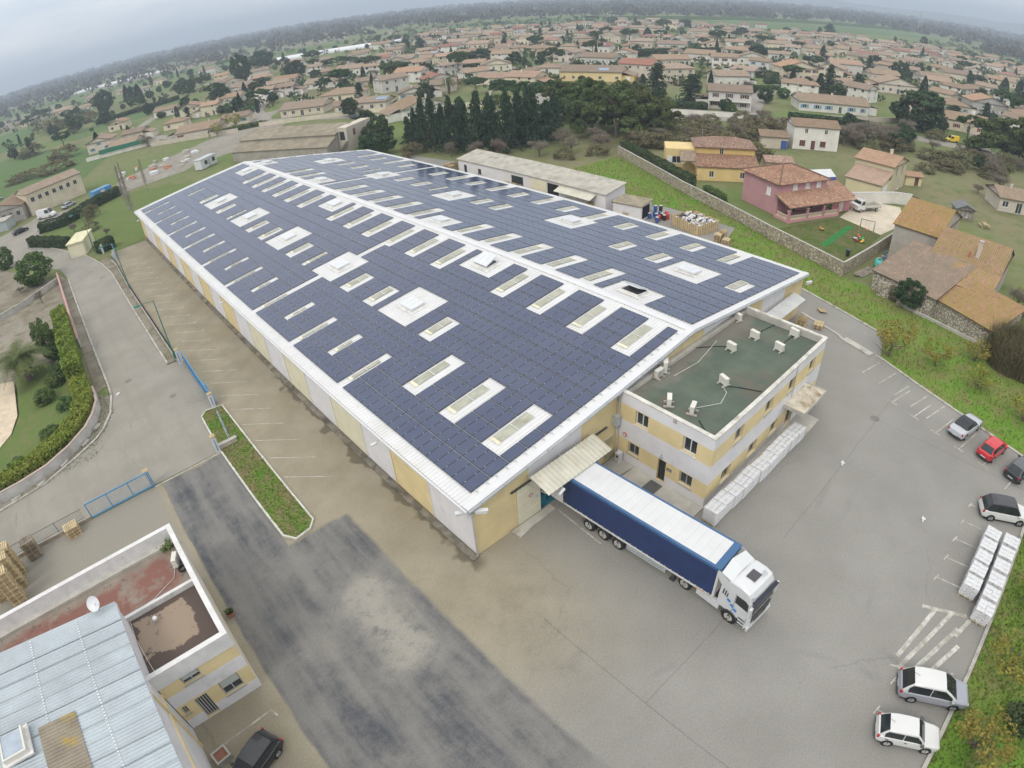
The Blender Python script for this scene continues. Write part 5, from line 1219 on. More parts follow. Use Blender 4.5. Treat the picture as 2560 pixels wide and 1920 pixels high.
# ------------------------------------------------------------------ stacks of wooden pallets
def pallet_stack(x, y, rz, n, label, group, kinds=(0,), z0=.006, jit=.03):
    for k in range(n):
        o = bpy.data.objects.new('wooden_pallet', PAL[kinds[k % len(kinds)]]); COL.objects.link(o)
        o.location = (x + rnd.uniform(-jit, jit), y + rnd.uniform(-jit, jit), z0 + k * .147); o.rotation_euler = (0, 0, rz + rnd.uniform(-.03, .03))
        tag(o, ('topmost ' if k == n - 1 else 'bottom ' if k == 0 else '') + label, 'pallet', group)
pallet_stack(-24.6, 24.3, R(4), 7, 'pale wooden pallet in the low stack by the blue sliding gate', 'low pallet stack by the gate', (2, 0))
pallet_stack(-28.4, 24.2, R(6), 13, 'grey weathered pallet in the middle stack along the street plinth', 'grey pallet stack by the plinth', (1, 1, 0))
for i, (x, y, n) in enumerate([(-30.1, 23.0, 22), (-30.2, 21.4, 24), (-30.4, 19.7, 24), (-31.6, 22.9, 22), (-31.7, 21.2, 24)]): pallet_stack(x, y, R(3), n, 'wooden pallet in the ' + ORD[i] + ' tall stack of the block beside the annex', 'tall pallet stacks beside the annex', (2, 0, 2))
for (x, y, n) in [(45.5, -1.6, 7), (46.5, -3.3, 4)]: pallet_stack(x, y, R(10), n, 'wooden pallet stacked under the rear canopy past the office', 'pallets under the rear canopy', (0, 2))
for (x, y, n) in [(59.9, 18.4, 9), (59.7, 16.9, 7), (61.1, 18.3, 10)]: pallet_stack(x, y, R(15), n, 'wooden pallet stacked beside the timber waste bin', 'pallets by the waste bin', (2, 0))
for (x, y, n) in [(58.9, 34.4, 7), (57.4, 36.0, 3), (58.0, 41.3, 9), (57.0, 43.2, 6)]: pallet_stack(x, y, R(8), n, 'wooden pallet stacked in front of the small drum shed', 'pallets by the drum shed', (0, 2))
for i, (x, y, n) in enumerate([(57.2, 47, 5), (57.2, 50, 4), (57.3, 53, 5), (57.2, 56, 4), (57.2, 59.5, 8), (57.5, 62, 7), (56.8, 77.5, 14), (58.2, 78.4, 15), (57.0, 79.2, 14), (56.8, 71, 7)]): pallet_stack(x, y, R(4), n, 'wooden pallet in the ' + ORD[i] + ' stack along the long white shed', 'pallets along the long shed', (2, 0, 1))
# ------------------------------------------------------------------ gates, fences, lamps along the street
def sliding_gate(p0, p1, h, label, nb, solid=False):
    p0, p1 = Vector((*p0, 0)), Vector((*p1, 0)); L_ = (p1 - p0).length; a = math.atan2((p1 - p0).y, (p1 - p0).x)
    t = thing('sliding_gate', label, 'gate', (p0.x, p0.y, .006), a)
    mb = MB(); mb.box(0, -.04, .12, L_, .04, .26); mb.box(0, -.04, h - .1, L_, .04, h)
    n_ = max(2, int(L_ / 1.9))
    for k in range(n_ + 1): x = k * (L_ - .08) / n_; mb.box(x, -.035, .261, x + .08, .035, h - .101)
    mb.build('frame', M_blue, t)
    bm_ = MB(); bm_.box(-.014, -.014, .26, .014, .014, h - .1); me = bm_.mesh('bar', M_blue if solid else mat('bar_grey', (.34, .42, .48), .5))
    for k in range(nb): obj('bar', me, t, Matrix.Translation((.12 + (L_ - .24) * k / (nb - 1), 0, 0)))
    return t
sliding_gate((-22.75, 25.0), (-16.55, 25.0), 1.75, 'blue barred sliding gate drawn aside beside the pallet yard', 52)
sliding_gate((-7.75, 44.4), (-7.95, 33.2), 1.75, 'long blue sliding gate of close bars along the warehouse drive', 110, True)
sliding_gate((-7.3, 94.9), (-7.0, 100.8), 1.75, 'blue sliding gate at the far end of the warehouse drive', 56, True)
t = thing('gate_leaf', 'open blue triangular gate stay at the grass island tip', 'gate', (-7.4, 33.1, .006)); mb = MB(); mb.bar((0, 0, .2), (-.6, 0, .2), .07); mb.bar((-.3, 2.2, 1.7), (0, 0, .2), .07); mb.bar((-.3, 2.2, 1.7), (-.6, 0, .2), .07); mb.build('frame', M_blue, t); mb = MB(); mb.box(-.32, 2.15, 0, -.24, 2.25, 1.75); mb.build('post', M_blue, t)
def pillar(x, y, h, label, capm=M_wood):
    t = thing('gate_pillar', label, 'pillar', (x, y, .006)); mb = MB(); mb.box(-.2, -.2, 0, .2, .2, h); mb.build('shaft', M_trim, t)
    mb = MB(); mb.box(-.25, -.25, h + .002, .25, .25, h + .08); mb.build('cap', mat('cap_ochre', (.42, .33, .18), .9), t); mb = MB(); mb.box(-.05, -.215, .3, .03, -.202, h - .3); mb.build('stripe', M_blue, t); return t
pillar(-16.75, 25.35, 1.7, 'white gate pillar with ochre cap at the end of the drawn gate')
pillar(-10.1, 25.2, 1.85, 'white pillar with blue stripe on the grass island corner')
pillar(-8.15, 44.8, 1.95, 'white gate pillar beside the street lamp foot'); pillar(-7.95, 32.8, 1.6, 'white pillar with a dark motor box at the grass island')
pillar(-8.9, 102.6, 1.8, 'white pillar by the cream transformer kiosk'); pillar(-7.6, 94.9, 1.8, 'white pillar at the start of the street fence')
t = thing('low_wall', 'short low rendered wall set on the grass island', 'wall'); mb = MB(); mb.box(-9.85, 25.25, .13, -8.1, 25.6, .55); mb.build('masonry', mat('flaking_wall', (.50, .44, .38), .9, .2, 2.5, .15, 9), t); mb = MB(); mb.box(-9.9, 25.2, .552, -8.05, 25.65, .6); mb.build('coping', M_conc, t)
def mesh_fence(pts, h, label, base=.5, posts=2.5, m=M_dark, wallm=M_conc, nm='street_fence'):
    t = thing(nm, label, 'fence')
    mb = MB(); strip(mb, pts, .2, 0, base); mb.build('base_wall', wallm, t)
    tot = 0
    for (a, b) in zip(pts, pts[1:]):
        a, b = Vector((*a, 0)), Vector((*b, 0)); L_ = (b - a).length; n_ = max(1, int(L_ / posts))
        for k in range(n_):
            p = a.lerp(b, k / n_); q = a.lerp(b, (k + 1) / n_); m1 = MB(); m1.bar((p.x, p.y, base), (p.x, p.y, h), .05); m1.build('post', m, t)
            m1 = MB(); m1.bar((p.x, p.y, h - .05), (q.x, q.y, h - .05), .03); m1.bar((p.x, p.y, base + .1), (q.x, q.y, base + .1), .03)
            nb_ = int((q - p).length / .16)
            for j in range(1, nb_): r_ = p.lerp(q, j / nb_); m1.bar((r_.x, r_.y, base + .1), (r_.x, r_.y, h - .05), .012)
            m1.build('mesh_panel', m, t)
    return t
mesh_fence([(-8.35, 45.6), (-8.3, 60), (-8.35, 75), (-8.0, 91), (-8.3, 95)], 1.5, 'low wall with thin dark wire fence along the warehouse drive', .45, 2.6)
mesh_fence([(-8.6, 26.2), (-8.0, 31.5)], 1.0, 'thin blue rail fence across the grass island', .14, 2.2, M_blue)
t = mesh_fence([(-60, 25.1), (-23.2, 25.1)], 1.5, 'row of thin wire fence posts along the pallet yard plinth', .36, 2.6)
def street_lamp(x, y, label, h=8.0, arm=(-1.6, .3)):
    t = thing('street_lamp', label, 'street lamp', (x, y, .05))
    mb = MB(); mb.tube([(0, 0, 0), (0, 0, 1.2), (0, 0, 1.25), (0, 0, h)], [.11, .10, .075, .05], 8); mb.build('post', M_green, t)
    mb = MB(); mb.tube([(0, 0, h - .05), (arm[0] * .6, arm[1] * .6, h + .05), (arm[0], arm[1], h - .02)], .035, 6); mb.build('arm', M_green, t)
    mb = MB(); mb.tube([(arm[0] * .92, arm[1] * .92, h), (arm[0] * 1.2, arm[1] * 1.2, h - .03), (arm[0] * 1.45, arm[1] * 1.45, h - .06)], [.06, .15, .07], 8); hd = mb.build('lamp_head', mat('lamp_teal', (.03, .20, .15), .45), t)
    mb = MB(); mb.box(arm[0] * 1.38, arm[1] * 1.2 - .08, h - .19, arm[0] * 1.05, arm[1] * 1.2 + .08, h - .13); mb.build('lens', M_lightw, hd)
street_lamp(-8.45, 45.9, 'tall green street lamp at the white gate pillar'); street_lamp(-8.35, 75.8, 'green street lamp halfway along the wire fence'); street_lamp(-10.2, 107.0, 'green street lamp behind the cream transformer kiosk')
# transformer kiosk
t = thing('transformer_kiosk', 'small cream transformer kiosk with flat roof beside the hedge', 'kiosk', (-12.0, 110.3, .01), R(68))
mb = MB(); wallgrid(mb, T_face((-3.6, -1.6, 0), 0), 7.2, 2.7, [(1.0, .1, 2.6, 2.1), (4.2, .1, 5.8, 2.1)], .1); wallgrid(mb, T_face((3.6, -1.6, 0), R(90)), 3.2, 2.7); wallgrid(mb, T_face((3.6, 1.6, 0), R(180)), 7.2, 2.7); wallgrid(mb, T_face((-3.6, 1.6, 0), R(270)), 3.2, 2.7); mb.build('wall', M_cream, t)
mb = MB(); mb.box(-3.8, -1.8, 2.7, 3.8, 1.8, 2.95); mb.build('roof', mat('kiosk_roof', (.62, .58, .38), .8), t)
for x in (-2.6, .6): mb = MB(); mb.box(x, -1.53, .1, x + 1.6, -1.5, 2.1); mb.build('door', mat('kiosk_door', (.55, .50, .36), .6), t)

# ------------------------------------------------------------------ garden wall of the west plot, kerb stones on the verge
t = thing('retaining_wall', 'curved pale rendered retaining wall around the palm garden', 'wall')
RW = [(-18.3, 95), (-18.3, 62), (-18.5, 46.8), (-18.6, 43.2), (-19.5, 40.6), (-20.6, 38.7), (-22.8, 36.6), (-25.4, 35.1), (-28.3, 34.5), (-31.2, 34.4), (-70, 34.4)]
mb = MB(); strip(mb, RW[2:], .25, 0, 1.15); mb.build('wall', mat('pale_render', (.50, .48, .46), .85, .1, .9, .08, 14, dirt=(.33, .31, .28), dirt_at=(.5, .7)), t)
mb = MB(); strip(mb, RW[2:], .3, 1.152, 1.2); mb.build('coping', mat('pink_coping', (.42, .33, .29), .9), t)
t = thing('plot_wall', 'thin pink topped boundary wall of the bare plot beside the street', 'wall'); mb = MB(); strip(mb, [(-18.35, 97), (-18.3, 62)], .22, 0, 1.35); mb.build('wall', MATS['pale_render'], t); mb = MB(); strip(mb, [(-18.35, 97), (-18.3, 62)], .26, 1.352, 1.42); mb.build('coping', mat('pink_cap', (.50, .27, .24), .9), t)
t = thing('plot_wall', 'grey concrete wall across the bare plot with a parked trailer', 'wall'); mb = MB(); strip(mb, [(-18.5, 95), (-26, 89), (-40, 84)], .25, 0, 1.0); mb.build('wall', M_conc, t); mb = MB(); strip(mb, [(-18.5, 95), (-26, 89), (-40, 84)], .32, 1.0, 1.06); mb.build('coping', M_kerb, t)
for k, (x, y, a) in enumerate([(-21.3, 37.4, 38), (-23.9, 35.6, 36), (-26.6, 34.1, 28), (-29.4, 33.8, 8), (-19.6, 39.4, 50)]):
    t = thing('kerb_block', 'broken double kerb block lying on the weedy verge', 'kerb block', (x, y, .03), R(a), 'loose kerb blocks on the verge'); mb = MB(); mb.box(-.5, -.24, 0, .5, -.03, .2); mb.build('block', M_kerb, t); mb = MB(); mb.box(-.45, .03, 0, .55, .22, .18); mb.build('block', M_kerb, t)
# terrace frame at the west edge (pool house rails)
t = thing('terrace_railing', 'white metal railing frame on the beige terrace of the palm garden', 'railing', (0, 0, .42)); 
for k in range(7): MB().bar((-31.2 - .25 * k, 47.4 + k * 1.9, 0), (-31.2 - .25 * k, 47.4 + k * 1.9, 1.0), .05).build('post', M_trim, t)
mb = MB(); mb.bar((-31.2, 47.4, 1.0), (-32.9, 60, 1.0), .06); mb.bar((-31.2, 47.4, .5), (-32.9, 60, .5), .04); mb.build('rail', M_trim, t)
t = thing('poolside_deck', 'pale grey slatted platform on the beige terrace', 'platform', (-32.6, 50, .43), R(8))
for k in range(14): mb = MB(); mb.box(-1.6, -3 + k * .42, 0, .7, -2.64 + k * .42, .35); mb.build('plank', mat('deck_grey', (.46, .48, .5), .7), t)

# ------------------------------------------------------------------ generic house
HM = {'W': mat('render_white', (.64, .61, .555), .85, .08, .5, .05, 9, dirt=(.46, .42, .36), dirt_at=(.58, .8)), 'C': mat('render_cream', (.64, .56, .42), .85, .08, .5, .05, 9, dirt=(.47, .40, .29), dirt_at=(.58, .8)), 'B': mat('render_beige', (.56, .495, .41), .85, .08, .5, .05, 9, dirt=(.40, .34, .27), dirt_at=(.58, .8)), 'Y': mat('render_yellow', (.62, .46, .20), .85, .06, .5, .05, 9), 'G': mat('render_grey', (.42, .40, .375), .85, .08, .5, .05, 9), 'K': mat('render_pink', (.50, .245, .26), .85, .05, .5, .04, 9), 'S': mat('render_sand', (.57, .50, .31), .85, .05, .5, .04, 9), 'F': mat('render_fawn', (.38, .345, .305), .9, .1, .6, .08, 9, dirt=(.29, .26, .22), dirt_at=(.5, .7))}
HN = {'W': 'white', 'C': 'cream', 'B': 'beige', 'Y': 'yellow', 'G': 'grey', 'K': 'pink', 'S': 'sand', 'F': 'fawn'}
RM = {'T': m_tiles('tiles_tan', (.31, .225, .155), (.36, .265, .185), (.25, .18, .125)), 'O': m_tiles('tiles_orange', (.40, .25, .165), (.44, .29, .195), (.33, .205, .135)), 'P': m_tiles('tiles_pink', (.35, .25, .18), (.39, .285, .205), (.28, .20, .15)), 'R': m_tiles('tiles_red', (.31, .155, .11), (.34, .17, .125), (.25, .13, .10)), 'X': m_tiles('tiles_mixed', (.36, .225, .155), (.28, .155, .11), (.45, .32, .23), .26, .42), 'M': m_tiles('tiles_mossy', (.33, .20, .115), (.37, .225, .13), (.25, .15, .09), .26, .42, moss=(.27, .205, .07)), 'N': m_tiles('tiles_old', (.35, .22, .15), (.28, .21, .155), (.42, .26, .17), .26, .42, moss=(.23, .185, .125))}
RN = {'T': 'tan', 'O': 'orange', 'P': 'pinkish', 'R': 'red'}
SH = {'blue': mat('shutter_blue', (.17, .33, .50), .7), 'brown': mat('shutter_brown', (.14, .06, .045), .7), 'red': mat('shutter_red', (.30, .035, .045), .7), 'white': mat('shutter_white', (.70, .70, .68), .6), 'grey': mat('shutter_grey', (.36, .36, .33), .7), 'teal': mat('shutter_teal', (.12, .30, .36), .7)}
def slope_face(mb, pts, thick=.14):
    """pts: eave left, eave right, then top point(s) back to the left; UV metres"""
    a, b = Vector(pts[0]), Vector(pts[1]); u = (b - a).normalized()
    n = (b - a).cross(Vector(pts[2]) - a).normalized(); v = n.cross(u)
    mb.face(pts, [((Vector(p) - a).dot(u) + 50, (Vector(p) - a).dot(v) + 50) for p in pts])
    low = [tuple(Vector(p) - Vector((0, 0, thick))) for p in pts]
    mb.quad(low[0], low[1], pts[1], pts[0])
def roof_part(parent, w, d, zb, kind, slope, ov, m, name='roof', x0=0, y0=0):
    mb = MB(); mb.T = Matrix.Translation((x0, y0, 0)); W2, D2 = w / 2 + ov, d / 2 + ov; z = zb - ov * slope
    if kind == 'gx':
        zr = z + D2 * slope
        slope_face(mb, [(-W2, -D2, z), (W2, -D2, z), (W2, 0, zr), (-W2, 0, zr)]); slope_face(mb, [(W2, D2, z), (-W2, D2, z), (-W2, 0, zr), (W2, 0, zr)])
        for s in (-1, 1): mb.face([(s * W2, -D2, z), (s * W2, 0, zr), (s * W2, 0, zr - .14), (s * W2, -D2, z - .14)][::s]); mb.face([(s * W2, 0, zr), (s * W2, D2, z), (s * W2, D2, z - .14), (s * W2, 0, zr - .14)][::s])
    elif kind == 'gy':
        zr = z + W2 * slope
        slope_face(mb, [(W2, -D2, z), (W2, D2, z), (0, D2, zr), (0, -D2, zr)]); slope_face(mb, [(-W2, D2, z), (-W2, -D2, z), (0, -D2, zr), (0, D2, zr)])
        for s in (-1, 1): mb.face([(-W2, s * D2, z), (0, s * D2, zr), (0, s * D2, zr - .14), (-W2, s * D2, z - .14)][::-s]); mb.face([(0, s * D2, zr), (W2, s * D2, z), (W2, s * D2, z - .14), (0, s * D2, zr - .14)][::-s])
    elif kind == 'hip':
        if W2 >= D2: zr = z + D2 * slope; a, b = (-(W2 - D2), 0, zr), (W2 - D2, 0, zr); F = [[(-W2, -D2, z), (W2, -D2, z), b, a], [(W2, D2, z), (-W2, D2, z), a, b], [(W2, -D2, z), (W2, D2, z), b], [(-W2, D2, z), (-W2, -D2, z), a]]
        else: zr = z + W2 * slope; a, b = (0, -(D2 - W2), zr), (0, D2 - W2, zr); F = [[(-W2, -D2, z), (W2, -D2, z), a], [(W2, D2, z), (-W2, D2, z), b], [(W2, -D2, z), (W2, D2, z), b, a], [(-W2, D2, z), (-W2, -D2, z), a, b]]
        for f in F: slope_face(mb, f)
    elif kind == 'mono':      # single slope, low edge at the front
        zr = z + 2 * D2 * slope
        slope_face(mb, [(-W2, -D2, z), (W2, -D2, z), (W2, D2, zr), (-W2, D2, zr)])
        for s in (-1, 1): mb.face([(s * W2, -D2, z), (s * W2, D2, zr), (s * W2, D2, zr - .14), (s * W2, -D2, z - .14)][::s])
        mb.quad((W2, D2, zr - .14), (-W2, D2, zr - .14), (-W2, D2, zr), (W2, D2, zr))
    # underside so that the eaves are closed
    if kind != 'mono': mb.quad((-W2, D2, z - .14), (W2, D2, z - .14), (W2, -D2, z - .14), (-W2, -D2, z - .14))
    return mb.build(name, m, parent), zr
def ridge_tiles(parent, p0, p1, m):
    p0, p1 = Vector(p0), Vector(p1); n_ = max(2, int((p1 - p0).length / .42)); mb = MB()
    for k in range(n_): mb.tube([p0.lerp(p1, k / n_), p0.lerp(p1, (k + .96) / n_)], [.11, .14], 6)
    mb.build('ridge_tile', m, parent)
def house_walls(t, w, d, h, kind, slope, m, holes=None, ov=.4, depth=.16):
    holes = holes or {}
    mb = MB(); F = {'f': ((-w / 2, -d / 2, 0), 0, w), 'r': ((w / 2, -d / 2, 0), R(90), d), 'b': ((w / 2, d / 2, 0), R(180), w), 'l': ((-w / 2, d / 2, 0), R(270), d)}
    for k, (p, a, ww) in F.items(): wallgrid(mb, T_face(p, a), ww, h, [q[:4] for q in holes.get(k, [])], depth)
    zt = h + (d / 2) * slope
    if kind == 'gx':
        for s in (-1, 1): mb.face([(s * w / 2, -d / 2 * s, h), (s * w / 2, d / 2 * s, h), (s * w / 2, 0, zt)])
    elif kind == 'gy':
        zt = h + (w / 2) * slope
        for s in (-1, 1): mb.face([(-w / 2 * -s, s * d / 2, h), (w / 2 * -s, s * d / 2, h), (0, s * d / 2, zt)])
    elif kind == 'mono':
        zt = h + d * slope
        for s in (-1, 1): mb.face([(s * w / 2, -d / 2, h), (s * w / 2, d / 2, h), (s * w / 2, d / 2, zt)][::s])
        mb.quad((w / 2, d / 2, h), (-w / 2, d / 2, h), (-w / 2, d / 2, zt), (w / 2, d / 2, zt))
    mb.build('wall', m, t)
    for k, (p, a, ww) in F.items():
        for q in holes.get(k, []):
            st = q[4] if len(q) > 4 else {}
            window(t, T_face(p, a) @ Matrix.Translation((q[0], 0, q[1])), q[2] - q[0], q[3] - q[1], depth, **st)
def chimney(parent, x, y, z0, h, m, cap=True):
    mb = MB(); mb.box(x - .25, y - .25, z0, x + .25, y + .25, z0 + h); mb.build('chimney', m, parent)
    if cap: mb = MB(); mb.box(x - .32, y - .32, z0 + h + .002, x + .32, y + .32, z0 + h + .1); mb.build('chimney_cap', M_conc, parent)
SIMPLE = {}
def simple_window(parent, T, w, h, m):
    k = (round(w, 1), round(h, 1), m.name)
    if k not in SIMPLE:
        mb = MB(); mb.box(0, -.04, 0, w, -.004, h); SIMPLE[k] = mb.mesh('window', m)
    return obj('window', SIMPLE[k], parent, T)
LMK = [(103, 70, 'near the big pines'), (182, 150, 'near the long yellow house'), (163, 76, 'near the balcony house'), (190, 53, 'near the long white house'), (130, 33, 'near the white shuttered house'), (182, 11, 'near the yellow van'), (187, 24, 'near the huge round tree'), (257, 96, 'near the cream gabled house'), (320, 205, 'near the blue shuttered house'), (125, 175, 'near the street palm'), (90, 185, 'near the lane garden wall'), (50, 140, 'near the old barn'), (30, 225, 'near the green netting'), (45, 360, 'beside the green field'), (-5, 260, 'beside the rough meadow'), (270, 540, 'near the growing tunnel'), (150, 300, 'among the umbrella pines'), (280, 260, 'in the middle of town'), (400, 350, 'towards the power poles'), (600, 250, 'at the far field edge'), (460, 60, 'by the eastern lane'), (400, 130, 'by the long terraces'), (700, 100, 'at the eastern wood edge'), (280, 40, 'near the garden palm'), (66, 480, 'near the three cypresses'), (230, 60, 'near the garden cypresses'), (450, 500, 'on the northern plain'), (130, 440, 'beyond the northern houses'), (150, 0, 'in the rough paddock'), (85, 76, 'by the long white shed'), (70, 92, 'in the conifer row'), (-10, 120, 'by the transformer kiosk'), (-22, 90, 'on the bare plot'), (230, 400, 'by the north road'), (340, 300, 'by the town crossroads'), (550, 400, 'by the outer fields'), (95, 30, 'near the pink house')]
def near(x, y): return min(LMK, key=lambda q: (q[0] - x) ** 2 + (q[1] - y) ** 2)[2]
HOUSE_N = 0
def make_house(x, y, ang, w, d, st, wc, rc, kind, opt, far=False, label=None):
    global HOUSE_N; HOUSE_N += 1
    r_ = random.Random(HOUSE_N * 7 + 3)
    h = st * 2.65 + .35; slope = .33 if kind != 'gy' else .30
    two = st >= 1.7; sh = None
    for k in SH:
        if k in opt: sh = SH[k]
    shn = next((k for k in SH if k in opt), '')
    if not shn and not far and r_.random() < .4: shn = r_.choice(['brown', 'teal', 'grey', 'white']); sh = SH[shn]
    kn = {'gx': 'gable roof', 'gy': 'front gable', 'hip': 'hipped roof'}[kind]
    wing = (not far) and r_.random() < .45
    if not label:
        label = f"{'two-storey' if two else 'low' if st < 1.25 else 'tall'} {HN[wc]} house, {RN[rc]} {kn}" + (f", {shn} shutters" if shn else '') + (', lean-to wing' if wing else '') + (', solar collectors' if 'solar' in opt else '') + (', balcony' if 'balcony' in opt else '') + ', ' + near(x, y)
    t = thing('house', label, 'house', (x, y, .02), ang, 'houses of the town')
    holes = {'f': [], 'l': [], 'r': []}
    fr = M_frame_w
    n_ = max(2, int(w / 3.4)); stn = 2 if two else 1
    wins = []
    for s in range(stn):
        for k in range(n_):
            if r_.random() < .12: continue
            ww = r_.choice([.9, 1.1, 1.3]); cx_ = w * (k + .5) / n_ + r_.uniform(-.3, .3)
            door = s == 0 and k == n_ // 2
            z0, z1 = (.02, 2.15) if door else (s * 2.65 + .95, s * 2.65 + 2.15)
            wins.append(('f', cx_ - ww / 2, z0, cx_ + ww / 2, z1, door))
        for sd in ('l', 'r'):
            for k in range(2 if d > 8 else 1):
                if r_.random() < .35: continue
                cx_ = d * (k + .5) / (2 if d > 8 else 1); wins.append((sd, cx_ - .45, s * 2.65 + .95, cx_ + .45, s * 2.65 + 2.1, False))
    if st >= 1.25 and not two and kind == 'gy': wins.append(('f', w / 2 - .45, 2.9, w / 2 + .45, 3.9, False))
    wallm = HM[wc]
    if not far:
        for q in wins: holes[q[0]].append((q[1], q[2], q[3], q[4], dict(frame=fr, bars=1, sill=not q[5], shutter=sh if not q[5] and q[0] == 'f' else None, name='door' if q[5] else 'window')))
    house_walls(t, w, d, h, kind, slope, wallm, holes)
    if far:
        F = {'f': ((-w / 2, -d / 2, 0), 0), 'r': ((w / 2, -d / 2, 0), R(90)), 'l': ((-w / 2, d / 2, 0), R(270))}
        for q in wins[:7]: simple_window(t, T_face(*F[q[0]]) @ Matrix.Translation((q[1], 0, q[2])), q[3] - q[1], q[4] - q[2], M_glass)
    rf, zr = roof_part(t, w, d, h, kind, slope, .45, RM[rc])
    if not far or r_.random() < .6: chimney(rf, r_.uniform(-.3, .3) * w, r_.uniform(-.15, .2) * d, zr - 1.0, 1.5, wallm, not far)
    if 'solar' in opt:
        mb = MB(); a = .12
        for k in range(4):
            xx = .12 * w + k * 1.05; y0_, y1_ = -d / 2 + .8, -d / 2 + 2.9
            z_ = lambda yy: h + (yy + d / 2) * slope + .12
            mb.quad((xx, y0_, z_(y0_)), (xx + 1, y0_, z_(y0_)), (xx + 1, y1_, z_(y1_)), (xx, y1_, z_(y1_)))
        mb.build('solar_collector', mat('collector', (.22, .30, .42), .1), rf)
    if 'balcony' in opt:
        mb = MB(); mb.box(-w / 2, -d / 2 - 1.4, 2.55, w / 2, -d / 2 - .01, 2.7); mb.build('balcony', wallm, t)
        mb = MB()
        for k in range(int(w / .3)): mb.bar((-w / 2 + k * .3, -d / 2 - 1.35, 2.7), (-w / 2 + k * .3, -d / 2 - 1.35, 3.6), .04)
        mb.bar((-w / 2, -d / 2 - 1.35, 3.6), (w / 2, -d / 2 - 1.35, 3.6), .05); mb.build('balustrade', M_frame_w, t)
        for xx in (-w / 2 + .2, 0, w / 2 - .2): mb = MB(); mb.box(xx - .15, -d / 2 - 1.38, 0, xx + .15, -d / 2 - 1.1, 2.54); mb.build('pillar', wallm, t)
    if wing:
        sx = r_.choice((-1, 1)); ww, dd = r_.uniform(3.5, 5), d * r_.uniform(.55, .8); hh = 2.5
        mb = MB(); cx_ = sx * (w / 2 + ww / 2)
        for p, a, l_ in (((cx_ - ww / 2, -dd / 2, 0), 0, ww), ((cx_ + ww / 2, -dd / 2, 0), R(90), dd), ((cx_ + ww / 2, dd / 2, 0), R(180), ww), ((cx_ - ww / 2, dd / 2, 0), R(270), dd)): wallgrid(mb, T_face(p, a), l_, hh)
        mb.build('wing_wall', wallm, t)
        mb = MB(); xo, xi = cx_ + sx * (ww / 2 + .3), sx * w / 2 + sx * .01; zo, zi = hh - .05, hh + ww * .3
        P4 = [(xo, -dd / 2 - .3, zo), (xo, dd / 2 + .3, zo), (xi, dd / 2 + .3, zi), (xi, -dd / 2 - .3, zi)]
        if sx < 0: P4 = [P4[1], P4[0], P4[3], P4[2]]
        slope_face(mb, P4); mb.build('wing_roof', RM[rc], t)
        simple_window(t, Matrix.Translation((cx_ - .9, -dd / 2, .02)), 1.8, 2.0, SH['grey'] if r_.random() < .5 else SH['white'])
    return t
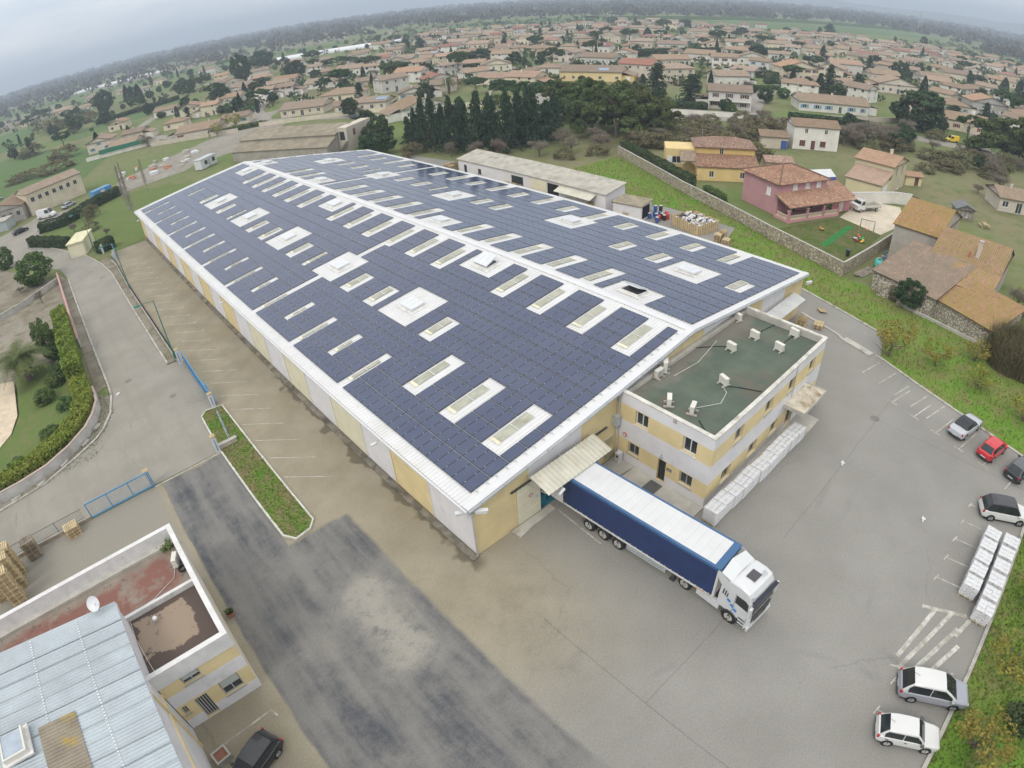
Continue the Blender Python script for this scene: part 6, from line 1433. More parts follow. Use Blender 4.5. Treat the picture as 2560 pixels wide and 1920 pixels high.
HOUSES = [
  (182.0, 148.5, -1.1, 25, 12, 1.4, 'Y', 'T', 'gx', 'solar'),
  (203.2, 141.4, -1.37, 14.9, 10.7, 2.0, 'B', 'R', 'gx', ''),
  (201.3, 122.7, -0.54, 13.3, 9.5, 2.0, 'C', 'P', 'hip', ''),
  (319.9, 204.6, -1.12, 17.3, 11, 1.6, 'W', 'P', 'gx', 'blue'),
  (327.7, 234.6, -1.08, 15.8, 11, 1.5, 'B', 'T', 'hip', ''),
  (347.9, 275.0, -1.33, 16.2, 11, 2.0, 'C', 'T', 'gy', ''),
  (277.9, 228.9, -1.21, 18, 11, 1.6, 'W', 'R', 'gx', 'solar'),
  (231.4, 186.5, -1.31, 18, 11, 1.3, 'W', 'T', 'gx', ''),
  (175.5, 179.6, -1.2, 7.1, 7.5, 1.0, 'W', 'T', 'hip', ''),
  (189.0, 180.6, -1.1, 11.2, 8.1, 1.0, 'W', 'T', 'hip', ''),
  (246.2, 156.4, -0.53, 18, 11, 1.3, 'B', 'P', 'gx', ''),
  (277.1, 157.5, -1.36, 15.4, 11, 1.6, 'W', 'T', 'gx', ''),
  (261.9, 135.4, -0.89, 12.5, 9.0, 2.0, 'W', 'T', 'gx', 'brown'),
  (206.7, 101.3, -0.62, 13.6, 9.8, 1.6, 'W', 'T', 'gx', ''),
  (163.0, 76.0, -1.02, 13.1, 9.5, 2.0, 'W', 'T', 'gx', 'brownbalcony'),
  (263.1, 116.0, -1.41, 9.6, 7.5, 2.0, 'W', 'T', 'gx', 'blue'),
  (263.8, 263.6, -1.22, 17.1, 11, 1.0, 'B', 'T', 'hip', ''),
  (251.1, 237.0, -1.16, 14.7, 10.6, 1.0, 'B', 'T', 'hip', ''),
  (275.3, 249.8, -1.13, 8.8, 7.5, 1.3, 'B', 'T', 'hip', ''),
  (312.7, 301.2, -1.24, 12.5, 9.0, 1.2, 'C', 'R', 'gx', ''),
  (264.7, 280.3, -1.19, 10.4, 7.5, 1.0, 'C', 'T', 'gx', ''),
  (338.7, 294.0, -1.12, 14.2, 10.2, 1.2, 'B', 'T', 'hip', ''),
  (502.0, 415.4, -1.31, 15.6, 11, 1.2, 'W', 'R', 'gx', ''),
  (513.9, 445.0, -1.29, 12.9, 9.3, 1.6, 'W', 'T', 'gx', ''),
  (621.6, 485.8, -1.34, 13.2, 9.5, 1.6, 'W', 'T', 'gx', ''),
  (656.6, 462.9, -1.39, 18, 11, 1.2, 'W', 'T', 'gx', ''),
  (542.4, 391.2, -1.38, 18, 11, 1.4, 'B', 'T', 'gx', ''),
  (921.0, 610.7, -1.42, 15.0, 10.8, 1.4, 'C', 'T', 'hip', ''),
  (618.5, 343.4, -1.31, 10.3, 7.5, 1.4, 'C', 'T', 'gx', ''),
  (382.6, 196.9, -1.08, 12.4, 8.9, 1.5, 'W', 'T', 'gx', ''),
  (330.0, 164.5, -1.52, 18, 11, 1.3, 'B', 'T', 'hip', ''),
  (470.1, 279.2, -1.46, 18, 11, 1.4, 'B', 'T', 'gx', ''),
  (692.5, 334.8, -0.85, 11.7, 8.4, 1.3, 'W', 'R', 'gx', ''),
  (550.7, 271.0, -0.64, 12.5, 9.0, 1.2, 'W', 'T', 'gx', ''),
  (606.0, 362.9, -1.46, 18, 11, 1.2, 'W', 'T', 'gx', ''),
  (375.8, 243.9, -1.23, 9.3, 7.5, 1.4, 'W', 'P', 'gx', ''),
  (189.9, 53.3, -0.9, 23, 11, 1.1, 'W', 'T', 'gx', 'blue'),
  (308.2, 92.6, -0.87, 16.4, 11, 2.0, 'W', 'O', 'gx', 'brown'),
  (257.2, 96.0, -0.72, 17.7, 11, 2.0, 'C', 'O', 'gy', ''),
  (310.8, 73.1, -0.84, 15.1, 10.8, 1.2, 'B', 'T', 'gx', ''),
  (270.8, 55.7, -0.86, 18, 11, 1.4, 'B', 'T', 'gy', ''),
  (346.5, 56.0, -0.91, 18, 11, 1.2, 'W', 'T', 'gx', ''),
  (388.8, 53.0, -0.94, 18, 11, 1.5, 'C', 'T', 'gx', 'brown'),
  (268.6, 16.3, -0.99, 15.5, 11, 1.6, 'G', 'O', 'gy', ''),
  (234.2, -0.7, -1.61, 9.2, 7.5, 1.8, 'W', 'P', 'gx', ''),
  (209.7, 14.3, -1.25, 15.4, 11, 1.2, 'C', 'T', 'gx', 'red'),
  (420.7, 31.9, -1.0, 18, 11, 1.2, 'C', 'T', 'gx', 'brown'),
  (474.4, 77.5, -0.92, 12.7, 9.1, 1.4, 'W', 'P', 'gy', ''),
  (535.1, 53.7, -0.99, 12.4, 9.0, 1.6, 'W', 'P', 'gx', ''),
  (530.3, 120.7, -0.87, 18, 11, 1.5, 'W', 'P', 'gx', ''),
  (481.9, 122.9, -0.84, 16.3, 11, 1.4, 'B', 'T', 'gy', ''),
  (391.9, 112.7, -1.39, 15.1, 10.8, 1.5, 'B', 'T', 'gx', ''),
  (435.0, 137.6, -0.78, 18, 11, 1.6, 'C', 'T', 'gx', ''),
  (405.4, 146.6, -0.79, 18, 11, 1.6, 'C', 'T', 'gx', ''),
  (400.1, 173.8, -0.68, 17.5, 11, 1.7, 'C', 'T', 'gx', ''),
  (323.7, 136.1, -1.07, 11.4, 8.2, 1.6, 'W', 'T', 'gx', ''),
  (637.7, 126.5, -0.9, 16.6, 11, 1.5, 'W', 'T', 'gx', ''),
  (596.7, 93.9, -0.94, 18, 11, 1.2, 'B', 'P', 'gx', ''),
  (634.1, 169.8, -0.84, 17.0, 11, 1.3, 'B', 'P', 'gx', ''),
  (679.5, 226.4, -0.78, 13.4, 9.6, 1.2, 'W', 'T', 'gx', ''),
  (684.2, 210.3, -0.8, 11.8, 8.5, 1.2, 'W', 'T', 'gx', ''),
  (656.2, 274.4, -0.71, 12.2, 8.8, 1.3, 'W', 'T', 'gy', ''),
  (641.2, 232.1, -0.75, 18, 11, 1.2, 'B', 'P', 'gx', ''),
  (572.2, 252.8, -1.58, 18, 11, 1.2, 'B', 'P', 'gx', ''),
  (547.4, 219.6, -0.72, 14.7, 10.6, 1.2, 'B', 'T', 'hip', ''),
  (704.4, 80.9, -0.98, 14.9, 10.7, 1.5, 'B', 'T', 'gx', ''),
  (247.0, 26.9, -0.94, 14.3, 10.3, 1.1, 'B', 'T', 'hip', ''),
  (589.6, 40.5, -1.02, 10.6, 7.6, 1.2, 'B', 'T', 'gx', ''),
  (81.4, 200.3, -0.85, 17.4, 11, 1.0, 'C', 'T', 'gx', ''),
  (88.6, 182.3, -0.57, 8.0, 7.5, 1.0, 'C', 'T', 'gx', ''),
  (95.8, 173.7, -0.96, 11.1, 8.0, 1.1, 'B', 'T', 'gx', 'solar'),
  (104.4, 213.6, -0.91, 18, 11, 1.0, 'C', 'T', 'hip', ''),
  (124.1, 209.0, -0.1, 12.4, 8.9, 2.0, 'W', 'T', 'gx', ''),
  (114.9, 177.7, -0.63, 11.7, 8.5, 1.0, 'W', 'T', 'gy', ''),
  (130.8, 240.0, -0.51, 11.4, 8.2, 1.0, 'B', 'T', 'gx', ''),
  (124.3, 272.3, -0.88, 18, 11, 1.0, 'W', 'T', 'gx', ''),
  (102.5, 270.4, -0.83, 10.3, 7.5, 1.7, 'W', 'T', 'gx', 'brown'),
  (94.7, 276.0, -0.8, 9.7, 7.5, 1.7, 'W', 'T', 'gx', ''),
  (156.3, 350.4, -0.88, 10.7, 7.7, 1.8, 'W', 'T', 'gx', ''),
  (156.4, 303.8, -0.93, 15.4, 11, 1.4, 'W', 'T', 'gx', ''),
  (156.5, 281.9, -0.5, 9.0, 7.5, 1.8, 'W', 'T', 'gx', ''),
  (154.3, 438.6, -0.8, 8.9, 7.5, 1.3, 'B', 'T', 'gx', ''),
  (128.8, 331.2, -0.83, 14.5, 10.4, 1.0, 'B', 'O', 'gx', ''),
  (191.8, 469.1, -0.84, 18, 11, 1.0, 'W', 'T', 'gx', ''),
  (153.8, 176.8, -1.14, 13.0, 9.4, 1.0, 'C', 'O', 'gx', ''),
  (94.5, 145.6, -0.14, 15.3, 11.0, 1.2, 'W', 'T', 'gy', ''),
  (186.6, 214.7, -0.59, 14.0, 10.1, 1.2, 'C', 'T', 'gy', ''),
  (233.1, 264.8, -1.16, 12.5, 9.0, 1.4, 'B', 'T', 'gx', ''),
  (296.4, 386.8, -1.1, 17.9, 11, 1.2, 'W', 'P', 'gx', ''),
  (280.1, 340.2, -1.13, 15.4, 11, 1.2, 'B', 'P', 'gx', ''),
  (214.1, 361.4, -0.98, 11.3, 8.1, 1.2, 'W', 'T', 'gx', ''),
  (206.4, 323.7, -1.01, 12.6, 9.1, 1.0, 'W', 'T', 'gx', ''),
  (217.0, 311.9, -1.05, 10.2, 7.5, 1.3, 'W', 'T', 'gx', 'solar'),
  (276.7, 395.9, -0.16, 12.1, 8.7, 1.4, 'W', 'T', 'gx', ''),
  (280.6, 476.5, -0.98, 18, 11, 1.6, 'W', 'T', 'gx', ''),
  (614.2, 976.1, -1.01, 18, 11, 1.4, 'B', 'P', 'gx', ''),
  (624.0, 874.3, -1.07, 16.7, 11, 1.4, 'W', 'P', 'gx', ''),
  (575.2, 1052.1, -0.95, 18, 11, 1.4, 'W', 'P', 'gx', ''),
  (700.8, 881.6, -1.12, 18, 11, 1.3, 'B', 'P', 'gx', ''),
  (688.3, 820.8, -1.14, 18, 11, 1.3, 'B', 'P', 'gx', ''),
  (711.5, 812.3, -1.16, 18, 11, 1.3, 'B', 'P', 'gx', ''),
  (478.5, 1076.0, 0.03, 18, 11, 1.4, 'W', 'P', 'gx', ''),
  (386.7, 431.9, -0.93, 11.0, 8.0, 1.4, 'C', 'T', 'gx', ''),
  (354.2, 460.5, -1.1, 12.9, 9.3, 1.3, 'B', 'T', 'gx', ''),
  (364.7, 450.2, -1.12, 14.1, 10.1, 1.3, 'B', 'T', 'gx', ''),
  (367.1, 429.1, -1.15, 14.8, 10.7, 1.3, 'C', 'T', 'gx', ''),
  (445.3, 731.3, -1.0, 10.2, 7.5, 1.3, 'B', 'P', 'gx', ''),
  (44.0, 214.0, -0.68, 16.3, 11, 1.0, 'B', 'T', 'gx', 'red'),
  (19.3, 235.7, -0.58, 11.4, 8.2, 1.0, 'B', 'T', 'gx', ''),
  (12.6, 255.2, -0.54, 10.7, 7.7, 1.6, 'B', 'T', 'gy', ''),
  (26.7, 255.1, -0.59, 9.4, 7.5, 1.3, 'B', 'T', 'gx', ''),
  (57.6, 277.1, -0.58, 9.6, 7.5, 2.0, 'C', 'O', 'gy', ''),
  (64.9, 269.6, -0.71, 8.2, 7.5, 1.7, 'C', 'O', 'gx', ''),
  (55.6, 320.7, -0.65, 12.5, 9.0, 1.1, 'W', 'T', 'gx', ''),
  (29.6, 318.6, -0.58, 9.4, 7.5, 1.3, 'C', 'O', 'gy', ''),
  (85.1, 301.6, -0.74, 13.2, 9.5, 1.0, 'W', 'T', 'gx', ''),
  (60.1, 219.5, -0.66, 10.9, 7.8, 1.0, 'C', 'T', 'gx', ''),
  (22.4, 604.3, -0.51, 18, 11, 1.2, 'C', 'P', 'gx', ''),
  (34.7, 550.7, 0.36, 12.2, 8.8, 1.2, 'W', 'T', 'gx', ''),
  (60.3, 676.9, -0.55, 18, 11, 1.3, 'B', 'T', 'gx', ''),
  (-9.1, 597.9, -0.46, 12.1, 8.7, 1.0, 'C', 'O', 'gx', ''),
  (87.6, 655.4, -0.6, 15.5, 11, 1.0, 'C', 'P', 'gx', ''),
  (122.1, 647.0, -0.65, 11.4, 8.2, 1.4, 'C', 'T', 'gx', ''),
  (159.5, 599.0, -0.72, 18, 11, 2.0, 'W', 'P', 'gx', ''),
  (114.9, 416.9, -0.73, 9.6, 7.5, 1.4, 'W', 'P', 'gx', ''),
  (104.2, 343.9, 0.13, 12.8, 9.2, 1.3, 'W', 'P', 'gx', ''),
  (140.6, 437.6, -0.13, 6, 7.5, 1.6, 'B', 'P', 'gx', ''),
  (93.3, 578.4, 0.27, 8.1, 7.5, 1.2, 'W', 'T', 'gx', ''),
  (44.8, 256.4, -0.66, 9.7, 7.5, 1.0, 'C', 'T', 'hip', ''),
  (123.7, -12.4, -1.05, 6, 7.5, 1.0, 'B', 'T', 'gx', 'garage'),
]
# ------------------------------------------------------------------ houses and sheds near the yard
def m_stone(name, a, b, joint, sc):
    m, nt, bs = _nodes(name); P = pos(nt)
    v = N(nt, 'ShaderNodeTexVoronoi', feature='DISTANCE_TO_EDGE'); v.inputs['Scale'].default_value = sc; nt.links.new(P, v.inputs['Vector'])
    v2 = N(nt, 'ShaderNodeTexVoronoi'); v2.inputs['Scale'].default_value = sc; nt.links.new(P, v2.inputs['Vector'])
    sp = N(nt, 'ShaderNodeSeparateColor'); nt.links.new(v2.outputs['Color'], sp.inputs[0])
    c = mixc(nt, sp.outputs[0], a, b)
    c = mixc(nt, rampf(nt, v.outputs['Distance'], .03, .1, (1, 1, 1, 1), (0, 0, 0, 1)), c, joint)
    c = mixc(nt, mth(nt, 'MULTIPLY', rampf(nt, noise(nt, P, .7, 5), .45, .7), .5), c, tuple(q * .6 for q in a))
    nt.links.new(c, bs.inputs['Base Color']); bs.inputs['Roughness'].default_value = .95
    bump(nt, bs, rampf(nt, v.outputs['Distance'], 0, .15), .9, .08)
    return m
M_rubble = m_stone('rubble_stone', (.42, .37, .29), (.52, .48, .40), (.17, .14, .11), 2.6)
# --- pink house
U = lambda a: (math.cos(a), math.sin(a))
a = R(-22.5); pk = thing('pink_house', 'two-storey pink house with mixed tile roofs and balustraded arcade porch', 'house', (83.8, 19.7, .02), a)
w, d, h = 10.8, 9.0, 5.6
ws_ = dict(frame=SH['white'], bars=1, sill=True, glass=SH['white'])
def closed(x0, z0, x1, z1): return (x0, z0, x1, z1, dict(frame=M_frame_w, bars=1, sill=True, glass=mat('shutter_leaf', (.72, .72, .70), .6)))
house_walls(pk, w, d, h, 'hip', .33, HM['K'], {'f': [closed(3.1, 4.1, 4.2, 5.35), closed(5.9, 4.1, 7.0, 5.35), closed(8.5, 4.1, 9.6, 5.35), (3.0, .2, 4.4, 2.3, dict(frame=M_frame_w, bars=1)), (7.0, .2, 8.4, 2.3, dict(frame=M_frame_w, bars=1))], 'l': [closed(6.0, 2.9, 7.1, 4.3)]})
rf, zr = roof_part(pk, w, d, h, 'hip', .36, .5, RM['X'])
W2, D2 = w / 2 + .5, d / 2 + .5
for s in (-1, 1):
    ridge_tiles(rf, (s * W2, -D2, h - .18 + .04), (s * (W2 - D2), 0, zr + .05), RM['X']); ridge_tiles(rf, (s * W2, D2, h - .18 + .04), (s * (W2 - D2), 0, zr + .05), RM['X'])
ridge_tiles(rf, (-(W2 - D2), 0, zr + .05), (W2 - D2, 0, zr + .05), RM['X'])
# porch in front: floor, piers, arches, balustrade, roof
px0, px1, py0, py1 = -5.9, 5.7, -d / 2 - 3.6, -d / 2
mb = MB(); mb.box(px0, py0, 0, px1, py1 - .01, .45); mb.build('porch_floor', HM['K'], pk)
mb = MB(); slope_face(mb, [(px0 - .4, py0 - .4, 2.75), (px1 + 3.6, py0 - .4, 2.75), (px1 + 3.6, py1, 3.95), (px0 - .4, py1, 3.95)]); mb.quad((px0 - .4, py1, 3.8), (px1 + 3.6, py1, 3.8), (px1 + 3.6, py0 - .4, 2.6), (px0 - .4, py0 - .4, 2.6)); mb.build('porch_roof', RM['X'], pk)
piers = [px0 + .15, -1.7, 2.0, px1 - .15]
for x in piers:
    mb = MB(); mb.box(x - .18, py0, .45, x + .18, py0 + .36, 2.2); mb.build('pier', HM['K'], pk); mb = MB(); mb.box(x - .24, py0 - .06, 2.02, x + .24, py0 + .42, 2.14); mb.build('capital', HM['C'], pk)
def arch(x0, x1, y, z0, z1, t_=.3, along='x'):
    mb = MB(); n_ = 12; cx_ = (x0 + x1) / 2; rr = (x1 - x0) / 2
    for k in range(n_):
        a0, a1 = math.pi * k / n_, math.pi * (k + 1) / n_
        p = [(cx_ - rr * math.cos(q), z0 + (z1 - z0 - .12) * math.sin(q) ** .8) for q in (a0, a1)]
        for yy in (y, y + t_): mb.quad((p[0][0], yy, p[0][1]), (p[1][0], yy, p[1][1]), (p[1][0], yy, z1), (p[0][0], yy, z1))
        mb.quad((p[0][0], y, p[0][1]), (p[0][0], y + t_, p[0][1]), (p[1][0], y + t_, p[1][1]), (p[1][0], y, p[1][1]))
    return mb
for x0, x1 in zip(piers, piers[1:]): arch(x0 + .18, x1 - .18, py0 + .03, 2.15, 2.72).build('arch', HM['K'], pk)
BAL = MB(); BAL.tube([(0, 0, 0), (0, 0, .12), (0, 0, .3), (0, 0, .52)], [.055, .085, .04, .055], 8, False); BALM = BAL.mesh('baluster', mat('baluster_stone', (.58, .50, .38), .8), True)
def balustrade(x0, x1, y, z, rot=False):
    t_ = MB(); (t_.box(x0, y - .08, z + .62, x1, y + .08, z + .72), t_.box(x0, y - .08, z, x1, y + .08, z + .1)) if not rot else (t_.box(y - .08, x0, z + .62, y + .08, x1, z + .72), t_.box(y - .08, x0, z, y + .08, x1, z + .1))
    o = t_.build('balustrade', MATS['baluster_stone'], pk)
    n_ = int((x1 - x0) / .2)
    for k in range(n_): q = x0 + (k + .5) * (x1 - x0) / n_; obj('baluster', BALM, o, Matrix.Translation((q, y, z + .1) if not rot else (y, q, z + .1)))
for x0, x1 in zip(piers, piers[1:]): balustrade(x0 + .19, x1 - .19, py0 + .18, .46)
balustrade(py0 + .4, py1 - .6, px0 + .15, .46, True)
# east wing
mb = MB(); wallgrid(mb, T_face((5.41, -6.6, 0), 0), 4.6, 2.9, [(1.6, .05, 2.9, 2.3)], .12); wallgrid(mb, T_face((10.01, -6.6, 0), R(90)), 7.5, 2.9); mb.build('wing_wall', HM['K'], pk)
window(pk, T_face((5.41, -6.6, 0), 0) @ Matrix.Translation((1.6, 0, .05)), 1.3, 2.25, .12, name='door', sill=False, glass=mat('shutter_leaf', (.72, .72, .70), .6))
mb = MB(); slope_face(mb, [(5.4, -7.0, 2.85), (10.4, -7.0, 2.85), (10.4, -2.4, 4.2), (5.4, -2.4, 4.2)]); mb.build('wing_roof', RM['X'], pk)
sheet('driveway', [(85.5, 9.6), (82.9, 1.5), (92, .2), (101, 3.5), (99, 10.2), (91, 9.8)], .018, mat('pale_concrete', (.52, .46, .36), .85, .1, .5, .06, 10))
sheet('lawn', [(64.0, .8), (82.7, 1.4), (85.3, 9.5), (74.0, 14.0), (69.6, 15.5)], .014, make_ground('yard_grass', (.085, .12, .03), (.15, .13, .07), (.06, .12, .025), .3, .7))
mb = MB(); mb.quad((70.5, 5.9, .03), (82.7, 6.0, .03), (82.7, 7.1, .03), (70.6, 7.0, .03)); tag(mb.build('turf_runner', mat('artificial_turf', (.015, .17, .035), .9, .1, 2, .15, 14)), 'bright green artificial turf strip across the pink house garden', 'turf runner')
t = thing('swing_frame', 'wooden swing frame on the pink house lawn', 'swing', (81.8, 3.6, .02), R(100))
for s in (-1, 1): mb = MB(); mb.bar((s * 1.1, -.7, 0), (s * 1.1, 0, 2.1), .08); mb.bar((s * 1.1, .7, 0), (s * 1.1, 0, 2.1), .08); mb.build('leg', M_woodg, t)
mb = MB(); mb.bar((-1.2, 0, 2.1), (1.2, 0, 2.1), .1); mb.build('crossbar', M_woodg, t); mb = MB(); mb.box(-.3, -.12, .5, .3, .12, .55); mb.tube([(-.28, 0, .55), (-.28, 0, 2.1)], .012, 4); mb.tube([(.28, 0, .55), (.28, 0, 2.1)], .012, 4); mb.build('seat', mat('toy_red', (.5, .05, .04), .5), t)
for k, (x, y, c, nm) in enumerate([(76.5, 3.3, (.55, .06, .05), 'red'), (77.2, 3.8, (.6, .6, .58), 'white'), (77.9, 3.0, (.05, .4, .12), 'green'), (76.8, 2.5, (.7, .45, .05), 'yellow'), (78.6, 3.7, (.6, .2, .1), 'orange'), (76.9, 9.3, (.6, .35, .05), 'amber')]):
    t = thing('garden_toy', f'{nm} plastic ride-on toy lying on the pink house lawn', 'toy', (x, y, .02), k); mm = mat('toy_' + nm, c, .4); mb = MB(); mb.box(-.35, -.16, .12, .35, .16, .3); mb.box(-.35, -.16, .301, -.15, .16, .5); mb.build('body', mm, t)
    for s in (-1, 1):
        for q in (-.22, .22): m1 = MB(); m1.tube([(q, s * .17, .12), (q, s * .22, .12)], .12, 10); m1.build('wheel', M_black, t)
t = thing('waste_bin', 'black lidded bin at the corner of the garden wall', 'bin', (69.7, 2.2, .02)); mb = MB(); mb.tube([(0, 0, 0), (0, 0, .95)], [.24, .32], 10); mb.build('bin_body', M_black, t); mb = MB(); mb.box(-.36, -.36, .952, .36, .36, 1.04); mb.build('lid', M_dark, t)
# tipper lorry on the drive
t = thing('tipper_lorry', 'small white dropside tipper lorry parked on the pale driveway', 'lorry', (93.3, 7.6, .02), R(150)); mb = MB()
prof = [(1.1, .5), (1.1, 1.1), (1.25, 2.1), (2.0, 2.15), (2.45, 1.45), (2.85, 1.25), (2.9, .5)]
for s in (-1, 1): mb.face([(x, s * .95, z) for x, z in (prof if s > 0 else prof[::-1])])
for p, q in zip(prof, prof[1:]): mb.quad((p[0], -.95, p[1]), (p[0], .95, p[1]), (q[0], .95, q[1]), (q[0], -.95, q[1]))
mb.build('cab', whitep, t); mb = MB(); mb.quad((2.03, -.85, 2.08), (2.03, .85, 2.08), (2.46, .85, 1.5), (2.46, -.85, 1.5)); mb.build('windscreen', M_carglass, t)
for s in (-1, 1): mb = MB(); mb.face([(1.35, s * .96, 1.35), (2.3, s * .96, 1.35), (1.95, s * .96, 2.0), (1.4, s * .96, 2.0)]); mb.build('side_window', M_carglass, t)
mb = MB(); mb.box(-2.6, -1.0, .75, 1.0, 1.0, .85); mb.build('bed', M_woodg, t)
for (a0, b0, c0, d0) in [(-2.6, -1.04, 1.0, -.99), (-2.6, .99, 1.0, 1.04), (-2.64, -1.0, -2.59, 1.0), (.98, -1.0, 1.03, 1.0)]: mb = MB(); mb.box(a0, b0, .851, c0, d0, 1.2); mb.build('dropside', mat('ladder_grey', (.55, .54, .48), .6), t)
mb = MB()
for s in (-.9, .9): mb.bar((.95, s, .86), (.95, s, 2.2), .05)
mb.bar((.95, -.9, 2.2), (.95, .9, 2.2), .05); mb.build('headboard', M_trim, t)
for x in (-1.6, 2.1):
    for s in (-1, 1): wheel(t, x, s * .85, .34, .22, s, M_rimt)
# block wall of the garden
t = thing('garden_block_wall', 'long exposed block garden wall running beside the grass strip', 'wall')
GW = [(89.5, 61), (76.4, 35.6), (67.1, 13.7), (62.3, .3)]
M_block = m_stone('block_wall', (.37, .315, .23), (.49, .43, .33), (.20, .17, .13), 1.9)
mb = MB(); strip(mb, GW, .22, 0, 1.95); mb.build('masonry', M_block, t); mb = MB(); strip(mb, GW, .27, 1.952, 2.02); mb.build('coping', M_conc, t)
for k in range(22):
    L_ = [Vector((*p, 0)) for p in GW]; f_ = k / 21 * 3; i = min(int(f_), 2); p = L_[i].lerp(L_[i + 1], f_ - i); mb = MB(); mb.box(p.x - .17, p.y - .17, 0, p.x + .17, p.y + .17, 1.949); mb.build('pier', M_block, t)
t = thing('garden_block_wall', 'block wall returning from the corner towards the old farm', 'wall'); mb = MB(); strip(mb, [(62.5, .25), (72, -.6), (81.5, -1.2)], .22, 0, 1.9); mb.build('masonry', M_block, t); mb = MB(); strip(mb, [(62.5, .25), (72, -.6), (81.5, -1.2)], .27, 1.902, 1.96); mb.build('coping', M_conc, t)
t = thing('garden_wall', 'white rendered wall between the pink house drive and the sand house', 'wall'); mb = MB(); strip(mb, [(91, 13.5), (102.5, 5.2), (104, 2.5)], .25, 0, 2.1); mb.build('masonry', HM['W'], t); mb = MB(); strip(mb, [(91, 13.5), (102.5, 5.2), (104, 2.5)], .34, 2.1, 2.2); mb.build('coping', M_trim, t)
t = thing('marquee', 'white peaked garden tent with blue edge behind the pink house', 'tent', (101, 20.5, .02), R(-30)); mb = MB()
for s in (-1, 1): mb.quad((-3, -2 * s, 2.0), (3, -2 * s, 2.0), (3, 0, 3.0), (-3, 0, 3.0)) if s > 0 else mb.quad((3, 2, 2.0), (-3, 2, 2.0), (-3, 0, 3.0), (3, 0, 3.0))
mb.build('canopy', M_roofw, t); mb = MB(); mb.box(-3, -2, .2, 3, -1.97, 1.99); mb.box(2.97, -1.96, .2, 3, 2, 1.99); mb.build('side_cloth', mat('tent_blue', (.10, .12, .42), .7), t)
for x in (-2.95, 2.9):
    for y in (-1.95, 1.9): mb = MB(); mb.box(x, y, 0, x + .05, y + .05, 2); mb.build('pole', M_galv, t)
def block(lbl, P0, angd, w, d, h, kind, wm, rm, holes=None, slope=.33, ov=.35, cat='house', nm='house', group=None):
    """P0 front left corner, angd direction of the front wall"""
    a = R(angd); u = Vector((math.cos(a), math.sin(a), 0)); n = Vector((-math.sin(a), math.cos(a), 0))
    c = Vector((*P0, 0)) + u * w / 2 + n * d / 2
    t = thing(nm, lbl, cat, (c.x, c.y, .02), a, group)
    house_walls(t, w, d, h, kind, slope, wm, holes); rf, zr = roof_part(t, w, d, h, kind, slope, ov, rm); return t, rf, zr
fw = dict(frame=M_frame_w, bars=1)
# --- yellow house: low front range, upper block, flat west wing
yh, rf, zr = block('yellow two-storey house with stepped tile roofs beside a long hedge', (84.7, 38.0), -52, 11.5, 4.4, 2.9, 'mono', HM['Y'], RM['X'], {'f': [(2.3, .7, 3.2, 1.9, dict(frame=M_frame_w, bars=1, shutter=None)), (8.2, .7, 9.1, 1.9, fw)]}, .30, .3)
mb = MB(); UB = Matrix.Translation((0, 4.4 / 2 + 3.7, 0)); mb.T = UB
wallgrid(mb, T_face((-5.75, -3.69, 0), 0), 11.5, 5.7, [(4.6, 4.15, 5.4, 5.25)], .15); wallgrid(mb, T_face((5.75, -3.69, 0), R(90)), 7.4, 5.7); wallgrid(mb, T_face((5.75, 3.7, 0), R(180)), 11.5, 5.7); wallgrid(mb, T_face((-5.75, 3.7, 0), R(270)), 7.4, 5.7); mb.build('upper_wall', HM['Y'], yh)
window(yh, UB @ T_face((-5.75, -3.69, 0), 0) @ Matrix.Translation((4.6, 0, 4.15)), .8, 1.1, .15)
r2, z2 = roof_part(yh, 11.5, 7.4, 5.7, 'hip', .34, .4, RM['X'], 'upper_roof', 0, 5.9)
mb = MB(); mb.box(-.5, 4.0, z2 - 1.15, .5, 4.6, z2 - .85); mb.build('roof_window', M_glass, r2)
mb = MB(); mb.tube([(-4.2, 6.2, z2 - .9), (-4.2, 6.2, z2 + 1.2)], .03, 5); mb.tube([(-4.9, 6.2, z2 + 1.1), (-3.5, 6.2, z2 + 1.1)], .02, 4); mb.build('aerial', M_galv, r2)
mb = MB(); wallgrid(mb, T_face((-11.6, 2.4, 0), 0), 5.84, 4.9, [(1.3, 2.0, 3.1, 3.4)], .15); wallgrid(mb, T_face((-11.6, 8.5, 0), R(270)), 6.1, 4.9); mb.quad((-11.6, 2.4, 4.9), (-5.76, 2.4, 4.9), (-5.76, 8.5, 4.9), (-11.6, 8.5, 4.9)); mb.build('west_wing', HM['Y'], yh)
window(yh, T_face((-11.6, 2.4, 0), 0) @ Matrix.Translation((1.3, 0, 2.0)), 1.8, 1.4, .15, shutter=SH['white'])
mb = MB(); slope_face(mb, [(-8.9, -.2, 3.2), (-5.76, -.2, 3.2), (-5.76, 2.39, 4.6), (-8.9, 2.39, 4.6)]); mb.build('porch_roof', RM['N'], yh)
arch(-8.6, -5.9, -.1, 1.6, 3.1, .3).build('arch', HM['Y'], yh)
t, rf, zr = block('small tiled outbuilding behind the yellow house', (99.5, 31.0), -50, 5.5, 4.5, 2.6, 'gx', HM['C'], RM['X'], cat='outbuilding', nm='outbuilding')
t, rf, zr = block('low open-sided garden shelter with pale tile roof behind the pink house', (93.2, 27.5), -40, 7, 4, 2.3, 'gx', HM['B'], RM['N'], cat='shelter', nm='garden_shelter')
